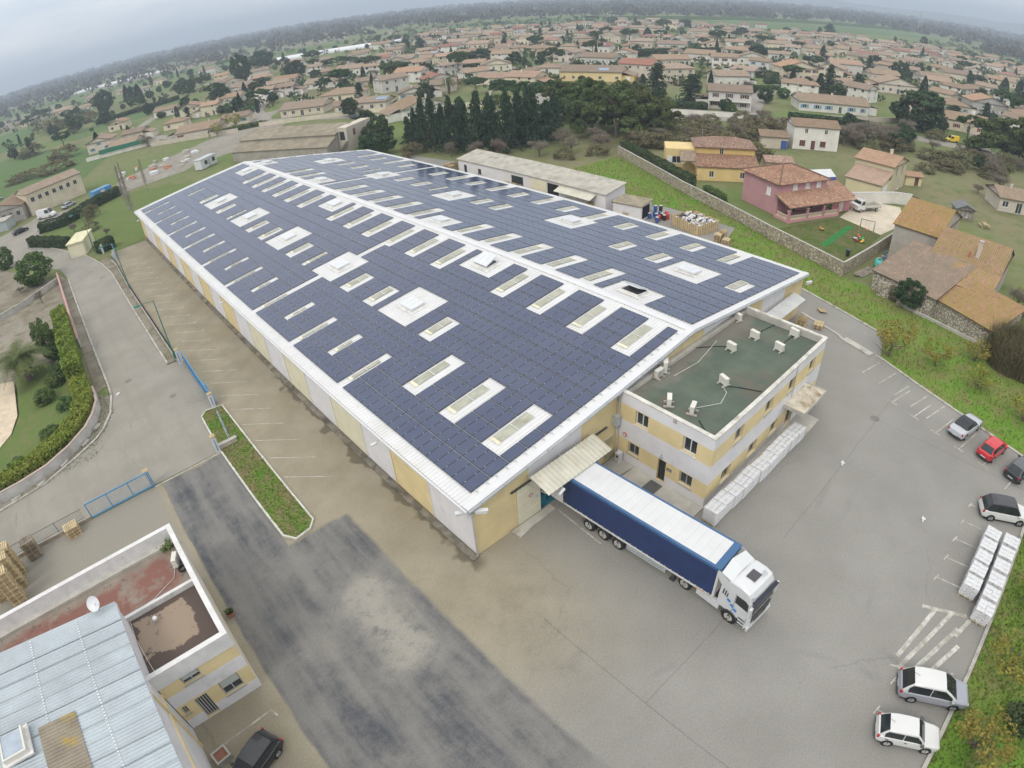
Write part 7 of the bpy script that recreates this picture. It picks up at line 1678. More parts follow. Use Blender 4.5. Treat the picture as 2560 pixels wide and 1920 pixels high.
# --- sand house
sd, rf, zr = block('sand coloured house with tile roof, chimney and attached garage', (107.8, 15.7), -92, 7.9, 8.8, 5.5, 'gx', HM['S'], RM['O'], {'r': [(2.0, 3.2, 2.9, 4.8, dict(frame=SH['grey'], glass=SH['grey'])), (5.6, 3.2, 6.5, 4.8, dict(frame=SH['grey'], glass=SH['grey'])), (4.5, .1, 5.5, 2.2, fw)]}, .30, .3)
chimney(rf, 1.5, .5, zr - .7, 1.4, HM['S'])
mb = MB(); mb.box(-1.2, -4.65, 3.6, -.5, -4.41, 4.2); mb.build('wall_unit', MATS['ac_ivory'], sd)
mb = MB(); mb.box(-3.2, -9.9, 0, 3.9, -4.41, 2.75); mb.build('garage', HM['S'], sd)
mb = MB(); slope_face(mb, [(-3.5, -10.2, 2.75), (4.2, -10.2, 2.75), (4.2, -4.42, 4.4), (-3.5, -4.42, 4.4)]); mb.build('garage_roof', RM['O'], sd)
mb = MB(); mb.box(3.901, -8.9, .05, 3.95, -6.3, 2.2); mb.build('garage_door', SH['white'], sd)
t, rf, zr = block('tiny sand coloured shed with tiled roof beside the sand house', (117.6, 7.4), -50, 3.6, 3, 2.2, 'gx', HM['S'], RM['O'], {'f': [(2.0, .05, 2.9, 1.9, dict(frame=SH['brown'], glass=SH['brown'], sill=False, name='door'))]}, cat='shed', nm='garden_shed')
# --- old farm
fm, rf, zr = block('tall fawn rendered farmhouse with orange mossy tile roof', (73.9, -2.5), -92, 6.4, 13.5, 5.5, 'gx', HM['F'], RM['M'], None, .36, .25)
f2, rf, zr = block('fawn farm wing with mossy ochre tile roof and rendered chimney', (68.7, -9.4), -91, 9.2, 12, 4.4, 'gx', HM['F'], RM['M'], None, .42, .25)
chimney(rf, 1.0, -3.6, 4.9, 2.6, HM['B']); mb = MB(); mb.box(-.2, -4.2, 5.2, .1, -3.9, 6.0); mb.build('clay_flue', mat('terracotta', (.4, .16, .08)), rf)
f3, rf, zr = block('low farm outbuilding with patched old tile roof and rubble front wall', (61.6, -4.2), -104, 8.9, 9.5, 2.7, 'mono', M_rubble, RM['N'], None, .22, .3, 'outbuilding', 'farm_outbuilding')
f5, rf, zr = block('low rubble stone outbuilding with ochre mossy roof at the grass edge', (60.2, -12.9), -112, 8.3, 6.2, 2.5, 'mono', M_rubble, RM['M'], None, .25, .3, 'outbuilding', 'farm_outbuilding')
f4, rf, zr = block('small stepped mossy roof above the low rubble outbuilding', (64.0, -12.6), -95, 5.8, 4.7, 3.6, 'mono', HM['F'], RM['M'], None, .24, .2, 'outbuilding', 'farm_outbuilding')
t = thing('ruined_wall', 'broken rubble wall stub with bushes in front of the farm', 'wall'); mb = MB(); mb.prism([(60.9, -5.5), (61.0, -7.2), (60.3, -7.0), (60.3, -5.4)], 0, 1.9); mb.prism([(60.2, -8.4), (59.6, -11.8), (59.2, -11.7), (59.7, -8.3)], 0, .9); mb.build('masonry', M_rubble, t); mb = MB(); strip(mb, [(59.6, -9.5), (57.4, -19.8)], .3, 0, .35); mb.build('footing', M_conc, t)
t = thing('water_tank', 'turquoise plastic tank lying among farm clutter', 'tank', (69.3, -2.6, .02), R(20)); mb = MB(); mb.tube([(-.9, 0, .6), (-.75, 0, .6), (.75, 0, .6), (.9, 0, .6)], [.35, .6, .6, .35], 14); mb.build('tank', mat('turquoise', (.07, .42, .36), .4), t); mb = MB(); mb.tube([(0, 0, 1.15), (0, 0, 1.3)], .2, 10); mb.build('filler_cap', M_dark, t)
for k in range(7): mb = MB(); mb.box(-1.9, -.12, 0, 1.9, .12, .05); o = mb.build('timber_plank', M_woodg); o.location = (65.6 + rnd.uniform(-.3, .3), -2.4 + k * .16, .05 + k * .05); o.rotation_euler = (0, 0, R(-12 + rnd.uniform(-4, 4))); tag(o, 'loose grey plank in the pile by the block wall corner', 'plank', 'planks by the wall corner')
t, rf, zr = block('small wooden garden cabin with grey roof in the farm garden', (104.5, -6.0), -60, 3.4, 2.8, 2.1, 'gy', M_woodg, mat('slate_felt', (.16, .165, .17), .8), {'f': [(1.1, .5, 1.5, 1.3, fw), (1.9, .5, 2.3, 1.3, fw)]}, .45, .3, 'cabin', 'garden_cabin')
t = thing('trampoline', 'round black trampoline on the farm garden lawn', 'trampoline', (106.5, 3.2, .02)); mb = MB(); mb.tube([(0, 0, .75), (0, 0, .78)], 1.9, 20); mb.build('bed', M_black, t); 
for k in range(6): MB().bar((1.8 * math.cos(k), 1.8 * math.sin(k), 0), (1.85 * math.cos(k), 1.85 * math.sin(k), .75), .05).build('leg', M_galv, t)
t = thing('garden_table', 'picnic table with benches on the farm lawn', 'table', (104.5, -11.5, .02), R(30)); mb = MB(); mb.box(-.9, -.4, .7, .9, .4, .75); mb.build('top', M_wood, t)
for s in (-1, 1): mb = MB(); mb.box(-.9, s * .8 - .12, .42, .9, s * .8 + .12, .46); mb.build('bench', M_wood, t); mb = MB(); mb.bar((s * .7, -.8, 0), (s * .7, .3, .7), .06); mb.bar((s * .7, .8, 0), (s * .7, -.3, .7), .06); mb.build('leg', M_wood, t)
for k in range(6): mb = MB(); mb.box(-.2, -.15, 0, .2, .15, .3 + .15 * (k % 3)); mb.box(-.22, -.17, .302 + .15 * (k % 3), .22, .17, .34 + .15 * (k % 3)); o = mb.build('storage_crate', mat(('crate_grey', 'crate_rust', 'crate_blue')[k % 3], [(.3, .3, .3), (.34, .17, .1), (.1, .2, .32)][k % 3], .7)); o.location = (71.2 + k * .75, -2.4 + (k % 2) * .5, .02); tag(o, ['grey crate among the clutter behind the block wall', 'rust coloured crate among the clutter behind the block wall', 'blue crate among the clutter behind the block wall'][k % 3], 'crate', 'clutter behind the block wall')
# --- white farmhouse with shutters and annex
wh, rf, zr = block('white two-storey house with tan roof and small upper windows behind bare trees', (125.4, 37.0), -52, 11, 7.5, 5.6, 'gx', HM['W'], RM['T'], {'f': [(2.6, 3.9, 3.4, 5.0, fw), (7.4, 3.9, 8.2, 5.0, fw), (1.6, .9, 3.0, 2.2, dict(frame=SH['brown'], glass=SH['brown'])), (6.6, .9, 8.0, 2.2, dict(frame=SH['brown'], glass=SH['brown'])), (4.4, .05, 5.4, 2.2, dict(frame=SH['brown'], glass=SH['brown'], sill=False, name='door'))]}, .32, .3)
t, rf, zr = block('low pale shed with grey roof joined to the white house', (119.5, 42.5), -52, 6.5, 6.5, 2.9, 'gx', HM['B'], RM['N'], None, .28, .3, 'shed', 'lean_to_shed')
mb = MB(); mb.box(3.0, -3.32, .02, 3.24, -3.26, 2.0); mb.box(1.6, -3.33, .02, 2.9, -3.26, 2.0); mb.build('door', mat('door_blue', (.04, .09, .28), .6), t)

# --- long white shed beyond the warehouse
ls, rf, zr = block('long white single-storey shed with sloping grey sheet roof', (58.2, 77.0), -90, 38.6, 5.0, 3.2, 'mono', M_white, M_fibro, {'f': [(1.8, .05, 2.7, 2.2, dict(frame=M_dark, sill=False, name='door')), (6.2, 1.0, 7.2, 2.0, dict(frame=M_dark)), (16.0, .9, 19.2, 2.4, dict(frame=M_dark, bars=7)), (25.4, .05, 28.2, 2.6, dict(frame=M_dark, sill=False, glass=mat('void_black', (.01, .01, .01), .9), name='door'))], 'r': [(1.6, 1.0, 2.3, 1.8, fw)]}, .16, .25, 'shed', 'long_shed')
mb = MB(); mb.quad((9.3, -4.3, 2.1), (17.5, -4.3, 2.1), (17.5, -2.52, 2.75), (9.3, -2.52, 2.75)); mb.build('awning', mat('old_sheet', (.5, .48, .4)), ls)
mb = MB(); mb.box(2.0, -2.56, .02, 6.0, -2.51, 2.75); mb.build('cream_panel', M_cream, ls)
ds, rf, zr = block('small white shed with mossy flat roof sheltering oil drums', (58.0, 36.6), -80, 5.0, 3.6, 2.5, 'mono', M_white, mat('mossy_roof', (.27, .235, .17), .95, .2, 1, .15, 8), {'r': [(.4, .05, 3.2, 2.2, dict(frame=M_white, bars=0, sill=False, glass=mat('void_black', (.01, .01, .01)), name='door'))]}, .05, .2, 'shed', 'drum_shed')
DR = {}
def drum(x, y, c, nm, z=.02):
    if nm not in DR:
        mb = MB(); mb.tube([(0, 0, 0), (0, 0, .28), (0, 0, .3), (0, 0, .58), (0, 0, .6), (0, 0, .88)], [.29, .29, .31, .29, .31, .29], 14); DR[nm] = mb.mesh('barrel', mat('drum_' + nm, c, .4, .05))
        mb = MB(); mb.tube([(0, 0, .88), (0, 0, .91)], .27, 14); DR[nm + 'l'] = mb.mesh('lid', mat('drum_lid', (.5, .5, .48), .5) if nm != 'red' else mat('drum_red', c))
    t = thing('oil_drum', f'{nm} steel oil drum standing outside the small drum shed', 'drum', (x, y, z), 0, f'{nm} drums by the drum shed'); obj('barrel', DR[nm], t); obj('lid', DR[nm + 'l'], t)
for k, (x, y, c, z) in enumerate([(61.6, 30.7, 'blue', 0), (62.3, 30.1, 'black', 0), (62.9, 30.9, 'blue', 0), (62.4, 31.6, 'blue', 0), (61.9, 29.4, 'black', 0), (62.7, 29.3, 'red', 0), (63.4, 30.0, 'red', 0), (61.2, 29.9, 'red', 0), (62.4, 31.5, 'blue', .93), (63.0, 30.9, 'black', .93), (61.0, 31.6, 'blue', 0), (60.3, 29.6, 'blue', 0)]): drum(x, y, {'blue': (.03, .10, .32), 'black': (.03, .03, .035), 'red': (.50, .05, .03)}[c], c, .02 + z)
t = thing('timber_waste_bin', 'large open bin of upright planks filled with white waste', 'bin', (62.6, 24.2, .02), R(-14))
for s, (a0, b0, c0, d0) in enumerate([(-2.2, -2.9, 2.2, -2.8), (-2.2, 2.8, 2.2, 2.9), (-2.3, -2.9, -2.2, 2.9), (2.2, -2.9, 2.3, 2.9)]):
    nx = (c0 - a0) > 1; L_ = (c0 - a0) if nx else (d0 - b0)
    for k in range(int(L_ / .22)):
        q = k * .22; hh = 1.5 + rnd.uniform(-.12, .25); mb = MB(); mb.box(a0 + q if nx else a0, b0 if nx else b0 + q, 0, a0 + q + .19 if nx else c0, d0 if nx else b0 + q + .19, hh); mb.build('plank', mat(('pale_pallet', 'pallet_wood')[k % 2], (.5, .4, .25)), t)
mb = MB()
for k in range(160): x, y = rnd.uniform(-2.1, 2.1), rnd.uniform(-2.7, 2.7); q = rnd.uniform(.1, .35); mb.T = Matrix.Translation((x, y, 1.0 + rnd.uniform(0, .45))) @ Matrix.Rotation(rnd.uniform(0, 3), 4, 'Z') @ Matrix.Rotation(rnd.uniform(-.6, .6), 4, 'X'); mb.cur = rnd.choice((0, 0, 0, 0, 1, 2)); mb.box(-q, -q * .6, -.1, q, q * .6, .1)
tag(mb.build('waste', [M_bag, mat('waste_dark', (.06, .06, .08), .7), mat('waste_tan', (.4, .33, .22), .8)], t), kind='stuff')
# --- old barn, cabin and workshops to the north
bn, rf, zr = block('old long barn with weathered grey-brown two-step roof beyond the warehouse', (33.9, 147.1), -60, 31.7, 4.2, 2.9, 'mono', HM['F'], mat('weathered_sheet', (.25, .215, .16), .95, .15, .5, .15, 7, dirt=(.17, .15, .115), dirt_at=(.5, .7)), None, .36, .3, 'barn', 'old_barn')
mb = MB(); mb.box(-15.8, 2.11, 0, 15.8, 16.5, 5.0); mb.build('upper_wall', HM['F'], bn); r2, z2 = roof_part(bn, 31.7, 14.4, 5.0, 'gx', .20, .3, MATS['weathered_sheet'], 'upper_roof', 0, 9.3)
mb = MB(); mb.box(15.86, 3.5, 0, 18.6, 15.5, 6.2); mb.build('end_block', HM['B'], bn); simple_window(bn, T_face((18.6, 3.5, 0), R(90)) @ Matrix.Translation((3, 0, 3.6)), 1.1, 1.6, SH['brown']); simple_window(bn, Matrix.Translation((16.5, 3.5, 3.0)), 1.4, 2.2, M_glass)
mb = MB()
for k in range(9): mb.box(16.2 + k * .3, 2.0, .1 + k * .33, 16.6 + k * .3, 3.4, .16 + k * .33)
mb.build('stair', M_dark, bn)
t = thing('site_cabin', 'white site cabin with two windows on bare ground beside the solar roof', 'cabin', (27.4, 151.9, .02), R(35)); mb = MB(); mb.box(-3.4, -1.25, .15, 3.4, 1.25, 2.7); mb.build('body', M_trim, t); mb = MB(); mb.box(-3.5, -1.35, 2.702, 3.5, 1.35, 2.85); mb.build('roof', M_galv, t)
for x in (-1.9, 1.4): simple_window(t, Matrix.Translation((x, -1.25, 1.1)), 1.2, 1.1, M_glass)
simple_window(t, Matrix.Translation((-.3, -1.25, .2)), .85, 2.1, M_galv)
for (lbl, P0, an, w_, d_, h_, kd, wc, rc) in [('pale workshop with broad tan roof and a row of square windows', (-33.5, 170.5), -22, 12, 16, 4.2, 'gy', 'F', 'T'), ('cream two-storey workshop end with small square windows', (-20.5, 166.5), 18, 17, 9, 6.2, 'gx', 'C', 'T')]:
    holes_ = {'f': [(1 + k * 2.2, h_ - 2.6, 2.1 + k * 2.2, h_ - 1.4, dict(frame=M_alu)) for k in range(int(w_ / 2.4))]}
    block(lbl, P0, an, w_, d_, h_, kd, HM[wc], RM[rc], holes_, .26, .25, 'workshop', 'workshop')
t = thing('grey_lean_to', 'grey sheet lean-to with sliding doors in front of the workshops', 'shed', (-31, 164.5, .02), R(-25)); mb = MB(); mb.box(-5, -2.5, 0, 5, 2.5, 2.6); mb.build('wall', mat('grey_clad', (.36, .39, .40), .6), t); mb = MB(); mb.box(-5.2, -2.7, 2.6, 5.2, 2.7, 2.75); mb.build('roof', M_fibro, t); mb = MB(); mb.box(-1.5, -2.56, .05, 1.5, -2.51, 2.3); mb.build('door', M_galv, t)
t = thing('blue_container', 'blue steel skip with white panel beside the workshop hedge', 'container', (-1.2, 160.5, .02), R(30)); mb = MB(); mb.box(-3, -1.2, .2, 3, 1.2, 2.0); mb.build('box', M_blue, t); mb = MB()
for k in range(9): mb.box(-2.9 + k * .7, -1.27, .2, -2.8 + k * .7, -1.201, 2.0)
mb.build('rib', mat('gate_blue', (.1, .3, .5)), t); mb = MB(); mb.box(-.9, -1.29, .6, .5, -1.271, 1.6); mb.build('panel', M_trim, t)
# building materials and rubble on the plot
for k in range(26):
    x, y = 8 + rnd.uniform(-3, 26), 172 + rnd.uniform(-10, 14); t_ = MB(); q = rnd.uniform(.5, 1.6)
    pp = [(q * rnd.uniform(.6, 1) * math.cos(i), q * rnd.uniform(.6, 1) * math.sin(i)) for i in np.arange(0, 6.2, .9)]; t_.prism(pp, 0, rnd.uniform(.3, .9))
    o = t_.build('rubble_block', [M_conc, M_trim, mat('brick_rubble', (.42, .2, .13), .9)][k % 3]); o.location = (x, y, .02); tag(o, ['grey concrete lump', 'white plastic wrapped bundle', 'reddish brick heap'][k % 3] + ' dumped on the bare building plot', 'rubble', 'dumped heaps on the bare plot')

# ------------------------------------------------------------------ the town
for q in HOUSES:
    dist = math.hypot(q[0] - CX[0], q[1] - CX[1])
    if dist > 1000: continue
    make_house(*q, far=dist > 340)
occ = [(q[0], q[1], max(q[3], q[4]) * .62) for q in HOUSES]
r2_ = random.Random(5); n_f = 0
for _ in range(4000):
    if n_f >= 215: break
    ang = R(r2_.uniform(4, 74)); dist = r2_.uniform(240, 760)
    if ang > R(62) and (dist < 330 or r2_.random() < .55): continue
    if ang < R(12) and dist > 700: continue
    x, y = CX[0] + dist * math.cos(ang), CX[1] + dist * math.sin(ang)
    if 640 < x and 200 < y < 470: continue
    if ang > R(56) and dist > 520: continue
    w = r2_.uniform(9, 15)
    if any((x - a) ** 2 + (y - b) ** 2 < (w * .62 + c + 2.5) ** 2 for a, b, c in occ): continue
    occ.append((x, y, w * .62)); n_f += 1
    make_house(x, y, ang - R(90) + r2_.uniform(-.6, .6), w, r2_.uniform(8, 10), r2_.choice([1, 1, 1.2, 1.4, 1.7, 1.8]), r2_.choice('WWWCBB'), r2_.choice('TTTTPOPR'), r2_.choice(['gx', 'gx', 'gx', 'gy', 'hip']), '', far=dist > 340)
# garden walls
for k, (p, q, lbl) in enumerate([((85, 175), (120, 128), 'long cream garden wall along the lane by the old barn'), ((60, 196), (85, 172), 'cream garden wall in front of the low cream houses'), ((150, 62), (132, 92), 'grey garden wall along the street by the white balcony house'), ((165, 50), (196, 28), 'stone garden wall in front of the long white house'), ((128, 150), (158, 182), 'white wall along the street by the palm'), ((26, 222), (52, 196), 'white fence wall in front of the cream house with red shutters'), ((3, 236), (30, 226), 'grey wall of the plot with green netting')]):
    t = thing('garden_wall', lbl, 'wall'); mb = MB(); strip(mb, [p, q], .25, 0, 1.5); mb.build('masonry', HM['C' if k < 2 else 'B' if k % 2 else 'W'], t); mb = MB(); strip(mb, [p, q], .32, 1.502, 1.58); mb.build('coping', M_conc, t)
t = thing('green_netting', 'green plastic netting on the plot wall below the houses', 'netting'); mb = MB(); strip(mb, [(8, 233.6), (25, 227.4)], .05, 1.5, 3.0); mb.build('net', mat('net_green', (.02, .17, .10), .9), t); 
for k in range(5): MB().bar((8 + k * 4.25, 233.5 - k * 1.55, 0), (8 + k * 4.25, 233.5 - k * 1.55, 3.05), .08).build('post', M_woodg, t)
# plastic tunnels far out
for (p, q, lbl) in [((214, 560), (330, 512), 'long white plastic growing tunnel in front of dark trees'), ((60, 1010), (200, 960), 'distant white plastic growing tunnel out on the plain')]:
    t = thing('growing_tunnel', lbl, 'greenhouse'); p, q = Vector((*p, 0)), Vector((*q, 0)); u = (q - p).normalized(); nn = Vector((-u.y, u.x, 0)); mb = MB()
    for k in range(3):
        for j in range(6):
            a0, a1 = math.pi * j / 6, math.pi * (j + 1) / 6; P = lambda b, a_: tuple(b + nn * (k * 7 - 3.3 * math.cos(a_)) + Vector((0, 0, 3.2 * math.sin(a_))))
            mb.quad(P(p, a0), P(q, a0), P(q, a1), P(p, a1))
    mb.build('cover', mat('tunnel_white', (.68, .70, .72), .5), t)
    for k in range(3):
        for f_ in (0, 1): c = (p if f_ == 0 else q) + nn * k * 7; MB().face([tuple(c + nn * (-3.3 * math.cos(math.pi * j / 8)) + Vector((0, 0, 3.2 * math.sin(math.pi * j / 8)))) for j in range(9)]).build('end_wall', M_trim, t)
# power poles
for k, (x, y, h_) in enumerate([(430, 470, 14), (470, 440, 14), (520, 420, 14), (330, 520, 13), (250, 205, 10), (158, 92, 9), (124, 170, 9), (192, 66, 10)]):
    t = thing('power_pole', 'slim pale power pole rising between houses and fields', 'pole', (x, y, 0), k, 'power poles'); mb = MB(); mb.tube([(0, 0, 0), (0, 0, h_)], [.2, .12], 6); mb.build('shaft', M_conc, t); mb = MB(); mb.box(-.9, -.06, h_ - .6, .9, .06, h_ - .48); mb.build('crossarm', M_galv, t)
t = thing('pylon', 'distant lattice pylon leaning arms above the hazy wood', 'pylon', (1400, 330, 0), .4); mb = MB()
for s in (-1, 1):
    for q in (-1, 1): mb.bar((s * 3, q * 3, 0), (s * .6, q * .6, 42), .5)
mb.bar((-7, 0, 36), (7, 0, 36), .5); mb.bar((-5, 0, 41), (5, 0, 41), .5); mb.build('lattice', M_galv, t); mb = MB(); mb.bar((-2.4, -2.4, 9), (2.4, 2.4, 9), .3); mb.bar((-2.4, 2.4, 9), (2.4, -2.4, 9), .3); mb.build('brace', M_galv, t)
TREES = [
  ('A', 102.6, 72.4, 13.7, 12.6), ('A', 110.0, 70.3, 11.5, 9.1), ('A', 110.0, 66.4, 8.0, 6.0), ('U', 114.7, 104.1, 10.4, 11.6), ('K', 119.9, 97.1, 9.0, 3.8),
  ('K', 115.8, 99.6, 7.3, 3.8), ('C', 81.9, 84.8, 13.1, 3.7), ('C', 83.8, 82.1, 14.0, 4.8), ('C', 87.5, 81.1, 10.2, 3.7), ('D', 157.2, 99.4, 11.8, 8.5),
  ('D', 156.0, 85.4, 9.8, 9.3), ('C', 168.4, 113.8, 6.2, 3.1), ('C', 168.6, 117.6, 3.3, 2.7), ('U', 283.4, 287.7, 8.8, 11.5), ('U', 357.2, 267.2, 9.9, 15.7),
  ('K', 396.8, 280.6, 8.9, 5.8), ('K', 386.2, 243.1, 7.9, 4.6), ('U', 487.1, 328.9, 11.6, 16.3), ('U', 571.9, 361.1, 9.0, 14.6), ('U', 393.5, 216.6, 10.2, 14.8),
  ('U', 343.3, 286.3, 8.6, 10.8), ('R', 322.8, 148.5, 8.5, 10.1), ('R', 520.2, 266.7, 7.3, 12.7), ('U', 628.4, 539.8, 7.4, 24.3), ('R', 599.0, 481.1, 8.3, 12.0),
  ('K', 337.0, 313.6, 4.7, 3.2), ('K', 279.0, 261.8, 5.4, 3.1), ('K', 250.2, 158.6, 4.0, 2.4), ('K', 251.8, 157.3, 4.0, 2.5), ('B', 199.2, 89.4, 6.4, 6.0),
  ('K', 209.7, 76.0, 9.2, 3.1), ('K', 211.0, 69.9, 6.6, 2.3), ('K', 224.9, 71.2, 7.3, 3.2), ('D', 224.9, 67.2, 11.4, 5.9), ('D', 233.8, 59.3, 8.7, 6.5),
  ('R', 187.5, 23.8, 10.9, 15.6), ('B', 147.0, 25.9, 12.1, 10.8), ('B', 175.5, 23.8, 7.7, 9.8), ('K', 275.5, 43.5, 8.9, 3.1), ('K', 333.7, 44.2, 5.8, 3.0),
  ('K', 381.0, 23.2, 8.0, 4.5), ('K', 377.6, 14.4, 8.8, 4.5), ('P', 277.5, 39.2, 7.4, 6.3), ('A', 171.0, -5.0, 12.1, 14.4), ('A', 173.8, -8.8, 10.0, 10.2),
  ('R', 333.4, 70.6, 9.0, 8.9), ('U', 301.5, 106.4, 7.6, 12.7), ('U', 420.4, 167.0, 6.4, 12.6), ('U', 461.0, 61.0, 8.2, 12.8), ('R', 403.5, 105.7, 5.1, 7.1),
  ('D', 703.1, 254.5, 12.2, 16.1), ('K', 730.9, 277.7, 6.7, 4.6), ('R', 722.9, 154.2, 11.3, 8.6), ('R', 318.4, 7.4, 7.5, 8.3), ('C', 228.1, 20.4, 4.9, 5.2),
  ('B', 136.4, -9.5, 5.5, 8.9), ('R', 151.5, 19.2, 4.8, 5.6), ('R', 152.2, -1.9, 3.8, 4.2), ('S', 170.8, 5.8, 2.9, 4.3), ('S', 148.7, 5.5, 3.8, 8.4),
  ('C', 65.5, 103.3, 10.4, 2.3), ('C', 66.5, 101.3, 12.8, 3.2), ('C', 67.0, 98.2, 12.8, 3.4), ('C', 68.2, 95.9, 11.2, 2.8), ('C', 68.7, 93.1, 13.2, 3.6),
  ('C', 70.5, 91.1, 12.5, 3.6), ('C', 72.1, 87.5, 14.0, 4.1), ('C', 73.8, 84.8, 12.7, 4.1), ('C', 75.8, 81.8, 13.8, 3.8), ('C', 65.3, 106.1, 8.0, 2.7),
  ('R', 64.4, 118.5, 7.6, 6.9), ('R', 63.5, 126.6, 4.8, 7.5), ('R', 59.4, 107.9, 5.2, 5.3), ('P', 127.1, 172.8, 7.0, 5.6), ('R', 83.5, 170.3, 6.6, 5.4),
  ('U', 194.2, 251.4, 8.0, 10.5), ('R', 208.8, 255.5, 7.7, 10.2), ('U', 169.9, 308.5, 8.6, 16.6), ('U', 149.7, 246.6, 8.5, 16.9), ('R', 144.5, 356.0, 10.9, 12.1),
  ('U', 192.3, 433.4, 10.6, 16.2), ('U', 168.5, 344.7, 8.7, 20.3), ('K', 146.3, 272.7, 6.6, 2.2), ('K', 224.3, 300.6, 7.2, 1.9), ('K', 216.2, 548.1, 8.6, 2.9),
  ('K', 278.0, 312.4, 7.9, 3.8), ('K', 294.7, 349.4, 5.6, 3.7), ('R', 105.0, 310.4, 8.1, 12.8), ('D', 271.9, 426.7, 8.9, 10.1), ('D', 252.4, 376.3, 10.2, 11.9),
  ('R', 181.4, 510.9, 14.9, 20.5), ('U', 166.6, 218.3, 10.8, 10.4), ('B', 153.1, 276.0, 6.1, 7.8), ('Y', 146.8, 243.4, 5.9, 8.9), ('Y', 120.0, 220.5, 4.0, 4.8),
  ('B', 85.4, 167.3, 4.7, 3.7), ('R', 142.3, 321.8, 5.4, 6.5), ('K', 66.3, 514.6, 13.4, 4.6), ('K', 66.4, 491.2, 12.5, 4.0), ('K', 66.0, 457.6, 13.8, 5.6),
  ('K', 10.6, 254.7, 8.2, 3.2), ('R', 92.5, 443.9, 9.1, 9.1), ('R', 96.4, 432.7, 8.9, 9.8), ('R', 81.2, 308.0, 8.5, 10.5), ('R', 121.8, 391.6, 19.8, 12.4),
  ('R', 41.8, 462.3, 15.8, 12.1), ('R', 45.8, 557.5, 7.9, 12.2), ('U', 0.0, 595.1, 9.8, 25.8), ('K', 94.2, 307.5, 8.0, 2.7), ('K', 61.3, 313.4, 5.1, 2.0),
  ('K', 54.8, 298.3, 5.5, 1.9), ('K', 30.2, 300.3, 2.8, 1.6), ('R', 77.1, 269.6, 4.9, 5.6), ('R', 50.2, 313.2, 3.3, 4.6), ('B', 25.8, 227.5, 6.3, 10.7),
  ('Y', 54.9, 207.1, 6.1, 7.8), ('Y', 45.5, 200.1, 5.4, 4.9), ('S', 23.7, 419.7, 8.3, 15.2), ('S', 0.6, 439.6, 8.6, 22.9), ('S', -15.5, 324.5, 7.1, 13.2),
  ('S', -3.0, 270.2, 6.6, 13.4), ('S', -9.0, 240.4, 4.6, 15.1), ('S', -21.7, 246.8, 4.2, 13.4), ('Z', 4.6, 153.4, 8.3, 2.4), ('Z', 8.8, 143.9, 8.6, 2.0),
  ('Z', 0.7, 118.5, 11.3, 1.9), ('Z', 1.3, 130.8, 11.0, 1.8), ('V', -28.2, 120.4, 4.7, 4.2), ('V', -22.0, 99.7, 6.2, 7.2), ('B', -22.1, 87.5, 3.7, 3.3),
  ('B', -25.7, 98.0, 1.9, 2.9), ('B', -12.0, 128.3, 3.6, 3.5), ('S', -6.8, 136.5, 3.8, 4.6), ('S', -8.4, 124.3, 2.5, 3.7), ('B', -6.4, 113.4, 3.3, 2.4),
  ('V', -22.4, 63.4, 5.7, 3.2), ('P', -25.8, 58.4, 5.3, 5.6),]
# ------------------------------------------------------------------ vegetation
NR = np.random.default_rng(7)
def np_mesh(name, V, F4, mats, mi=None):
    me = bpy.data.meshes.new(name); V = np.asarray(V, dtype=np.float32); F4 = np.asarray(F4, dtype=np.int32)
    me.vertices.add(len(V)); me.vertices.foreach_set('co', V.ravel())
    n, k = F4.shape
    me.loops.add(n * k); me.loops.foreach_set('vertex_index', F4.ravel())
    me.polygons.add(n); me.polygons.foreach_set('loop_start', np.arange(n, dtype=np.int32) * k); me.polygons.foreach_set('loop_total', np.full(n, k, dtype=np.int32))
    for m in (mats if isinstance(mats, (list, tuple)) else [mats]): me.materials.append(m)
    if mi is not None: me.polygons.foreach_set('material_index', np.asarray(mi, dtype=np.int32))
    me.update(calc_edges=True); return me
def leaves(C_, S, asp=.6, flat=0.0):
    """quads at centres C_ with size S"""
    n = len(C_); nrm = NR.normal(size=(n, 3)); nrm[:, 2] = nrm[:, 2] * (1 - flat) + flat * 2 * np.sign(NR.normal(size=n)); nrm /= np.linalg.norm(nrm, axis=1)[:, None]
    a = np.cross(nrm, NR.normal(size=(n, 3))); a /= np.linalg.norm(a, axis=1)[:, None] + 1e-9; b = np.cross(nrm, a)
    S = np.asarray(S).reshape(-1, 1) * np.ones((n, 1)); a = a * S; b = b * S * asp
    V = np.stack([C_ - a - b, C_ + a - b, C_ + a + b, C_ - a + b], 1).reshape(-1, 3)
    return V, np.arange(n * 4).reshape(-1, 4)
def clumps(cent, rad, per, squash=.8):
    n = len(cent); r = np.repeat(np.asarray(rad) * np.ones(n), per); c = np.repeat(cent, per, 0)
    d = NR.normal(size=(n * per, 3)); d /= np.linalg.norm(d, axis=1)[:, None]; q = NR.uniform(.55, 1, size=(n * per, 1)) ** .7
    d[:, 2] *= squash
    return c + d * q * r[:, None]
